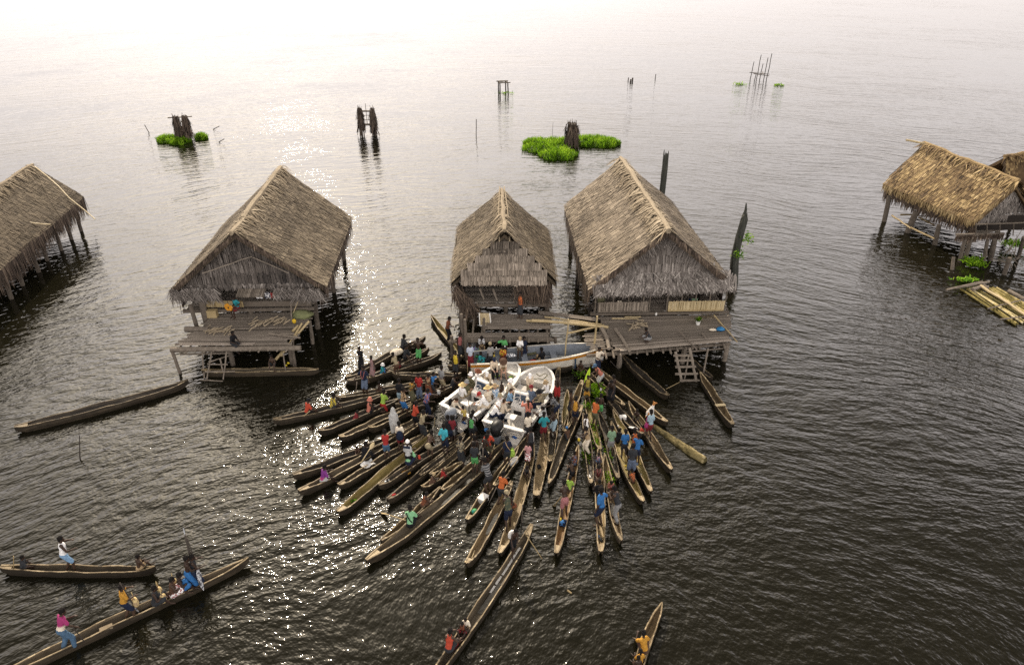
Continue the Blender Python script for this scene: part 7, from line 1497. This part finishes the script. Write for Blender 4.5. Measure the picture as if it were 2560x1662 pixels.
hung('green_cloth', 'K', 1630, 150, 2.06, .30, .3, 'sage', 'grey green cloth hung over the right bamboo rail', 'cloth', None); hung('dark_cloth', 'K', 1560, 150, 2.06, .12, .25, 'navy', 'dark blue cloth hung next to the grey green one', 'cloth', None); hung('tan_cloth', 'K', 565, 185, 2.06, .22, .22, 'cream', 'cream cloth hung over the left bamboo rail', 'cloth', None)
hung('green_drum_cloth', 'K', 305, 105, 2.3, .38, .4, 'olive', 'dull green cloth hanging inside the veranda at its left end', 'cloth', None)
lump('fishing_net', at('I', 2010, 380, 1.5)-V(0, 0, .2), (.55, .32, .2), flat((.16, .17, .08), .9), 'greenish fishing net heap beside the right post of the firewood house', 'net', jit=.25)
lump('yellow_rope', at('I', 1905, 500, 1.45), (.1, .08, .12), flat((.55, .36, .02), .7), 'yellow rope coil tied to the tall thin pole', 'rope', jit=.2)
pole('rope', (at('I', 1890, 350, 1.7), at('I', 2030, 0, 2.75)), .014, 'bamboo', None, .7, 5, 'yellow rope rising from the coil to the frond panel', 'rope')
carton('wooden_crate', at('I', 750, 405, 1.42), (.5, .3, .38), M['bamboo'], 'brown crate against the firewood house front', 'crate')
lump('coconut', at('I', 855, 345, 1.5), (.12, .1, .09), M['straw'], 'pale husk beside the brown crate', 'husk', jit=.08)
for k in range(2): lump('float', at('I', (1785, 1820)[k], (1108, 1075)[k], .3), (.06, .06, .05), flat((.55, .42, .02), .5), ('yellow float nearer the boy under the deck', 'yellow float farther from the boy under the deck')[k], 'float', jit=.05)
# middle house deck
root = empty('drying_tray', at('J', 790, 590, 1.15)); tag(root, 'sloping bamboo drying tray with white sides on the middle house deck', 'tray'); o = root.location
a, b, c, d = (at('J', 722, 592, 1.15)-o, at('J', 868, 590, 1.15)-o, at('J', 850, 428, 1.75)-o, at('J', 715, 428, 1.75)-o)
mb = MB()
for k in range(10): mb.beam(a.lerp(b, (k+.5)/10), d.lerp(c, (k+.5)/10), .042, .03, clampt(random.gauss(.75, .1)))
mb.build('slats', M['bamboo'], root)
for p0, p1 in ((a, d), (b, c), (a, b)): mb = MB(); mb.beam(p0+V(0, -.02, .02), p1+V(0, -.02, .02), .05, .05, .6); mb.build('side_board', WHITE, root)
lump('flat_stone', at('J', 1268, 608, 1.13), (.15, .1, .05), M['straw'], 'pale round mat on the front planks of the middle house', 'mat', jit=.06)
# largest house deck
root = empty('plant_pot', at('K', 1668, 515, 1.22)); tag(root, 'white pot with a green plant on the largest house deck', 'plant pot'); mb = MB(); mb.lathe([(.09, 0), (.12, .2), (.105, .2), (.09, .16)], 12); mb.build('pot', WHITE, root); mb = MB()
for _ in range(60):
    dd = V(random.gauss(0, .6), random.gauss(0, .6), random.uniform(.3, 1)).normalized()*.26; s_ = dd.cross(V(.3, .2, 1)).normalized()*.03; mb.quad(V(0, 0, .18), V(0, 0, .18)+dd*.6+s_, V(0, 0, .18)+dd, V(0, 0, .18)+dd*.6-s_, random.uniform(.2, .7))
mb.build('foliage', M['grass'], root)
lump('blue_bag', at('K', 1985, 605, 1.24), (.22, .14, .10), flat((.02, .16, .36), .35), 'blue plastic bag on the right of the largest house deck', 'bag'); lump('cream_bag', at('K', 1880, 605, 1.24), (.19, .08, .06), cloth('cream'), 'cream bag left of the blue plastic bag', 'bag')
lump('white_can', at('K', 1075, 390, 1.25), (.06, .06, .09), WHITE, 'small white can below the doorway of the largest house', 'can', jit=.02)
leafclump('reed_heap', at('K', 1790, 415, 1.25), 70, (.3, .1), .4, 'heap of dry reeds in front of the right bamboo rail', 'reeds', 'straw', .15, wid=.015)
for x0, y0, x1, y1, lab in ((450, 432, 830, 435, 'long bamboo slat lying under the left veranda rail'), (635, 410, 865, 408, 'shorter bamboo slat behind the long one')): pole('bamboo_stick', (at('K', x0, y0, 1.3), at('K', x1, y1, 1.3)), .03, 'bamboo', None, .7, 6, lab, 'slat')
pole('tie_rope', (at('B', 1262, 580, .4), at('B', 1420, 500, .35)), .012, 'bamboo', None, .4, 5, 'rope from the tied empty canoe to the ladder foot', 'rope')
# ---- raft and plants at the right house -------------------------------------------
root = empty('bamboo_raft', at('P', 1000, 1330, .1)); tag(root, 'mossy bamboo raft floating below the golden house', 'raft'); o = root.location
RT = lambda x, y, z=.08: un(2380+x/10.3, 680+y/10.3, z)
mr = tint_mat('mossy_bamboo', [(0, (.03, .028, .008)), (.45, (.16, .13, .035)), (.75, (.36, .29, .11)), (1, (.6, .52, .33))], (4, 4, 4), .5)
for i in range(15):
    u = i/14; s_ = RT(280, 460).lerp(RT(1120, 400), u)+V(random.uniform(-.15, .15), random.uniform(-.1, .1), 0); e = RT(1560, 1350).lerp(RT(2500, 1150), u)+V(random.uniform(-.2, .2), 0, 0)
    mb = MB(); mb.tube([(s_-o).lerp(e-o, k/5)+V(0, random.uniform(-.02, .02), 0) for k in range(6)], [.06*random.uniform(.8, 1.2)]*6, 7, clampt(random.gauss(.5, .16)), 0, .06); mb.build('raft_log', mr, root)
for p0, p1, r in ((RT(920, 945, .2), RT(1780, 730, .2), .04), (RT(1240, 1215, .2), RT(2050, 1130, .2), .04)): pole('cross_pole', (p0-o, p1-o), r, 'wood', root, .6)
pole('pale_log', (RT(740, 350, .3), RT(2000, 1170, .28)), .075, 'bamboo', None, .75, 8, 'long peach coloured pole lying on the mossy raft', 'pole')
for p0, p1, r, lab in ((RT(-150, 460, .25), RT(780, 250, .3), .06, 'grey driftwood pole nearer the raft corner plants'), (RT(120, 410, .2), RT(960, 250, .3), .07, 'thicker grey driftwood pole on the raft end'), (RT(520, 450, .2), RT(850, 350, .25), .1, 'forked stump piece on the raft end'), (RT(850, 400, .2), RT(950, 390, .25), .09, 'short log butt on the raft end'), (RT(1450, 480, .25), RT(1850, 690, .2), .1, 'club shaped grey log behind the raft')): pole('driftwood', (p0, p1), r, 'wood', None, .65, 8, lab, 'driftwood', 'driftwood on the raft')
leafclump('raft_plant', RT(330, 210, .1), 130, (.3, .12), .25, 'small leafy plants growing at the raft corner', 'plant', wid=.05)
leafclump('bush', at('P', 790, 1020, .1), 220, (.28, .25), .5, 'dark green bush between the posts of the golden house', 'bush', 'grass', .9)
leafclump('bush', at('P', 1120, 880, .3), 200, (.4, .25), .4, 'bright green bush at the right edge under the golden house', 'bush', 'leaf', .9)
root = empty('twig_heap', at('P', 1070, 1040, .1)); tag(root, 'tangle of bare grey twigs at the right edge by the golden house', 'branches'); mb = MB()
for k in range(40):
    p0 = V(random.gauss(0, .5), random.gauss(0, .4), random.uniform(0, .8)); d = V(random.gauss(0, .5), random.gauss(0, .3), random.gauss(.3, .5)); mb.tube([p0, p0+d*.5+V(.03, 0, .02), p0+d], [.025, .02, .012], 5, .55)
mb.build('twigs', M['wood'], root)
# ---- far structures -----------------------------------------------------------------
def grassmound(loc, rx, ry, hgt, n, label, blobs, ln=.55):
    mb = MB()
    for _ in range(n):
        bx, by, br, bh = random.choice(blobs); a = random.uniform(0, 6.283); rr = math.sqrt(random.random())*(1+.28*noise.noise(V(math.cos(a)*1.6+bx*7, math.sin(a)*1.6+by*5, br*9))); x = bx*rx+rr*br*rx*math.cos(a); y = by*ry+rr*br*ry*math.sin(a)
        z0 = hgt*bh*max(0, 1-rr**2.2)*random.uniform(.75, 1.05); p = V(x, y, z0-.05); d = V(random.gauss(.1*math.cos(a), .28), random.gauss(.1*math.sin(a), .28), 1).normalized()*ln*random.uniform(.4, 1.7); s_ = V(math.cos(a*3), math.sin(a*3), 0)*.028
        t = clampt(.5+.45*noise.noise(V(x*.9, y*.9, 0))+random.gauss(0, .14)); m_ = p+d*.6; e = p+d+V(random.gauss(0, .08), random.gauss(0, .08), -.08); mb.quad(p-s_, p+s_, m_+s_*.8, m_-s_*.8, t); mb.add([m_-s_*.8, m_+s_*.8, e], [(0, 1, 2)], clampt(t+.12))
    for bx, by, br, bh in blobs:
        mb.ball((bx*rx, by*ry, -.02), (br*rx*.95, br*ry*.95, hgt*bh*.9), .25, 0, 14, 7)
    o = thing_mesh('grass', mb, M['grass'], loc, label, 'grass'); o['kind'] = 'stuff'; return o
def blind(base, posts, hgt, rad, label, bare=0.0, spikes=14, cross=None, cone=True):
    """derelict posts wrapped in hanging dry palm leaves"""
    root = empty('leaf_wrapped_posts', base); tag(root, label, 'ruin', 'old leaf wrapped posts far out on the lake')
    for px_, py_ in posts:
        mb = MB(); mb.tube([(px_, py_, -.6), (px_*.95, py_, hgt*.5), (px_*.9, py_, hgt*.97)], [.10, .09, .08], 8, .3); mb.build('post', M['wood_dark'], root)
        mb = MB(); nl = 260 if len(posts) == 1 else 240
        for _ in range(nl):
            a = random.uniform(0, 6.283); z = random.uniform(hgt*(.25+bare), hgt*1.0); rr = rad*random.uniform(.55, 1.0)*(1.12-.28*z/hgt); l = random.uniform(.5, 1.1)
            p = V(px_+rr*math.cos(a), py_+rr*math.sin(a), z); q_ = p+V(math.cos(a)*.12+random.gauss(0, .1), math.sin(a)*.12+random.gauss(0, .1), -min(l, z+.2)); s_ = V(-math.sin(a), math.cos(a), 0)*.055
            mb.quad(p-s_, p+s_, q_+s_*.5, q_-s_*.5, clampt(random.gauss(.38, .17)))
        mb.lathe([(rad*.72, hgt*.25+bare*hgt), (rad*.68, hgt*.6), (rad*.55, hgt*.97)], 10, (px_, py_, 0), .15)
        for _ in range(spikes):
            a = random.uniform(0, 6.283); p = V(px_+rad*.5*math.cos(a), py_+rad*.5*math.sin(a), hgt*.9); mb.tube([p, p+V(random.gauss(0, .07), random.gauss(0, .07), random.uniform(.2, .55))], [.03, .012], 5, .45)
        mb.build('leaf_bundle', M['fringe_dark'], root)
    for a, b, r in cross or (): pole('cross_pole', (V(*a), V(*b)), r, 'wood', root, .5)
    return root
b = at('Q', 440, 440, 0); blind(b, [(-.38, 0), (.40, .1)], 2.3, .36, 'dark leaf wrapped post pair on a small grass islet, left and farthest from the houses', 0, 9, [((-1.1, 0, 2.1), (1.1, .1, 2.2), .05), ((-.3, -.1, 1.5), (.45, -.1, 2.0), .06)])
grassmound(b+V(-.55, .1, 0), 1.6, 1.6, .28, 2800, 'small bright grass islet round the left leaf wrapped posts', ((-.7, -.1, .6, .9), (.15, -.45, .6, .8), (1.15, .35, .35, 1.0)), .36)
b = at('Q', 2095, 395, 0); blind(b, [(-.6, 0), (.6, -.1)], 2.6, .27, 'open gateway of two leaf wrapped post columns joined by cross pieces', .12, 12, [((-.65, 0, 2.3), (.65, 0, 2.3), .08), ((-.75, 0, 1.05), (.75, 0, 1.05), .10), ((-.3, 0, 1.9), (.3, 0, 1.9), .025), ((-.3, 0, 1.5), (.3, 0, 1.5), .025), ((0, 0, 1.05), (0, .02, 3.0), .025), ((-.78, 0, -.4), (-.74, 0, 1.1), .05), ((-.38, .05, -.4), (-.42, 0, 1.1), .05), ((.38, .05, -.4), (.42, 0, 1.1), .05), ((.78, 0, -.4), (.74, 0, 1.1), .05)])
b = at('S', 705, 700, 0); blind(b, [(0, 0)], 2.15, .72, 'stout leaf wrapped stump on the large bright grass islet', 0, 22)
grassmound(b+V(-.2, -.2, 0), 4.1, 4.0, .34, 12000, 'large bright green grass islet behind the two right houses', ((-.58, -.1, .42, 1.0), (-.30, -.62, .40, 1.0), (-.72, .22, .28, .8), (.55, .35, .42, .9), (.85, .25, .30, .8), (.2, .35, .36, .8), (-.25, .2, .4, .8)), .38)
pole('islet_stick', (at('S', 892, 650, .2), at('S', 891, 612, .75)), .03, 'wood', None, .4, 6, 'dark stick standing in the right half of the large grass islet', 'stick')
def rack(label, feet, plat, tops, pz, r=.05):
    root = empty('pole_rack', feet[0][0]); tag(root, label, 'rack', 'pole frames far out on the lake'); o = root.location
    for b, t in feet: pole('post', (b-o-V(0, 0, .5), t-o), r, 'wood_dark', root, .4)
    for a, b in plat: pole('beam', (a-o, b-o), r*.9, 'wood', root, .4)
    return root
SZ = lambda x, y, z: at('S', x, y, z)
fz = [SZ(190, 325, 0), SZ(257, 335, 0), SZ(201, 338, 0), SZ(240, 322, 0)]; tz = 1.4
tp = [V(p.x-.05, p.y, tz) for p in fz]
rack('small bare four legged pole frame far out', list(zip(fz, tp)), [(tp[0]+V(-.2, 0, 0), tp[3]+V(.3, 0, 0)), (tp[2]+V(-.2, 0, 0), tp[1]+V(.3, 0, 0)), (tp[0], tp[2]), (tp[3], tp[1]), (tp[0]+V(0, -.5, .05), tp[1]+V(0, .6, .05))], None, tz, .07)
fz = [SZ(x, y, 0) for x, y in ((1970, 222), (2012, 228), (2035, 225), (2062, 232), (2084, 232), (1996, 235))]; tz = [2.1, 3.0, 1.9, 2.7, 3.2, .8]
rack('wide fishing platform of tall thin poles, farthest out on the right', [(p, V(p.x+.15, p.y, h_)) for p, h_ in zip(fz, tz)], [(V(fz[0].x-.2, fz[0].y, .8), V(fz[4].x+.3, fz[4].y, .75)), (V(fz[0].x, fz[0].y-1.0, .85), V(fz[4].x, fz[4].y-.8, .7)), (V(fz[1].x, fz[1].y-1.2, .83), V(fz[3].x, fz[3].y+.5, .8)), (V(fz[2].x, fz[2].y-1.2, .84), V(fz[2].x+.5, fz[2].y+.8, .8))], None, 2.3, .045)
for x0, y0, hh, rr, lab in ((1103, 252, .4, .06, 'leftmost stub of three short stakes far out on the lake'), (1119, 264, .4, .10, 'middle stub of three short stakes far out on the lake'), (1132, 260, .5, .10, 'rightmost stub of three short stakes far out on the lake'), (1295, 235, .55, .05, 'single short stake right of the three stubs'), (30, 640, 1.5, .04, 'lone thin reddish pole left of the large grass islet'), (568, 622, .95, .015, 'hair thin rod behind the large grass islet')):
    b = SZ(x0, y0, -.3); pole('stake', (b, b+V(.05, 0, hh+.3)), rr, 'wood_dark', None, .6, 6, lab, 'stake', 'stakes standing in the lake')
for r, x0, y0, x1, y1, z, lab in (('Q', 122, 378, 77, 297, .8, 'bent twig left of the left grass islet'), ('Q', 685, 345, 750, 310, .4, 'twig poking from the water right of the left islet'), ('Q', 735, 460, 795, 425, .4, 'lower twig poking from the water right of the left islet')): pole('twig', (at(r, x0, y0, -.1), at(r, x1, y1, z)), .035, 'wood_dark', None, .5, 6, lab, 'twig', 'twigs poking out of the lake')
pole('twig', (un(201.7, 1154, -.1), un(199.5, 1140, .15), un(198.7, 1088, .9)), [.03, .025, .018], 'wood_dark', None, .5, 6, 'bent stick standing in the water below the lone moored canoe', 'stick')
leafclump('weed_tuft', SZ(1898, 262, 0), 60, (.35, .2), .4, 'tiny weed tuft left of the wide fishing platform', 'weeds', 'leaf'); leafclump('weed_tuft', SZ(2167, 266, 0), 60, (.35, .2), .4, 'tiny weed tuft right of the wide fishing platform', 'weeds', 'leaf'); leafclump('weed_tuft', SZ(235, 324, 0), 60, (.5, .2), .35, 'weed tuft under the small pole frame', 'weeds', 'leaf')
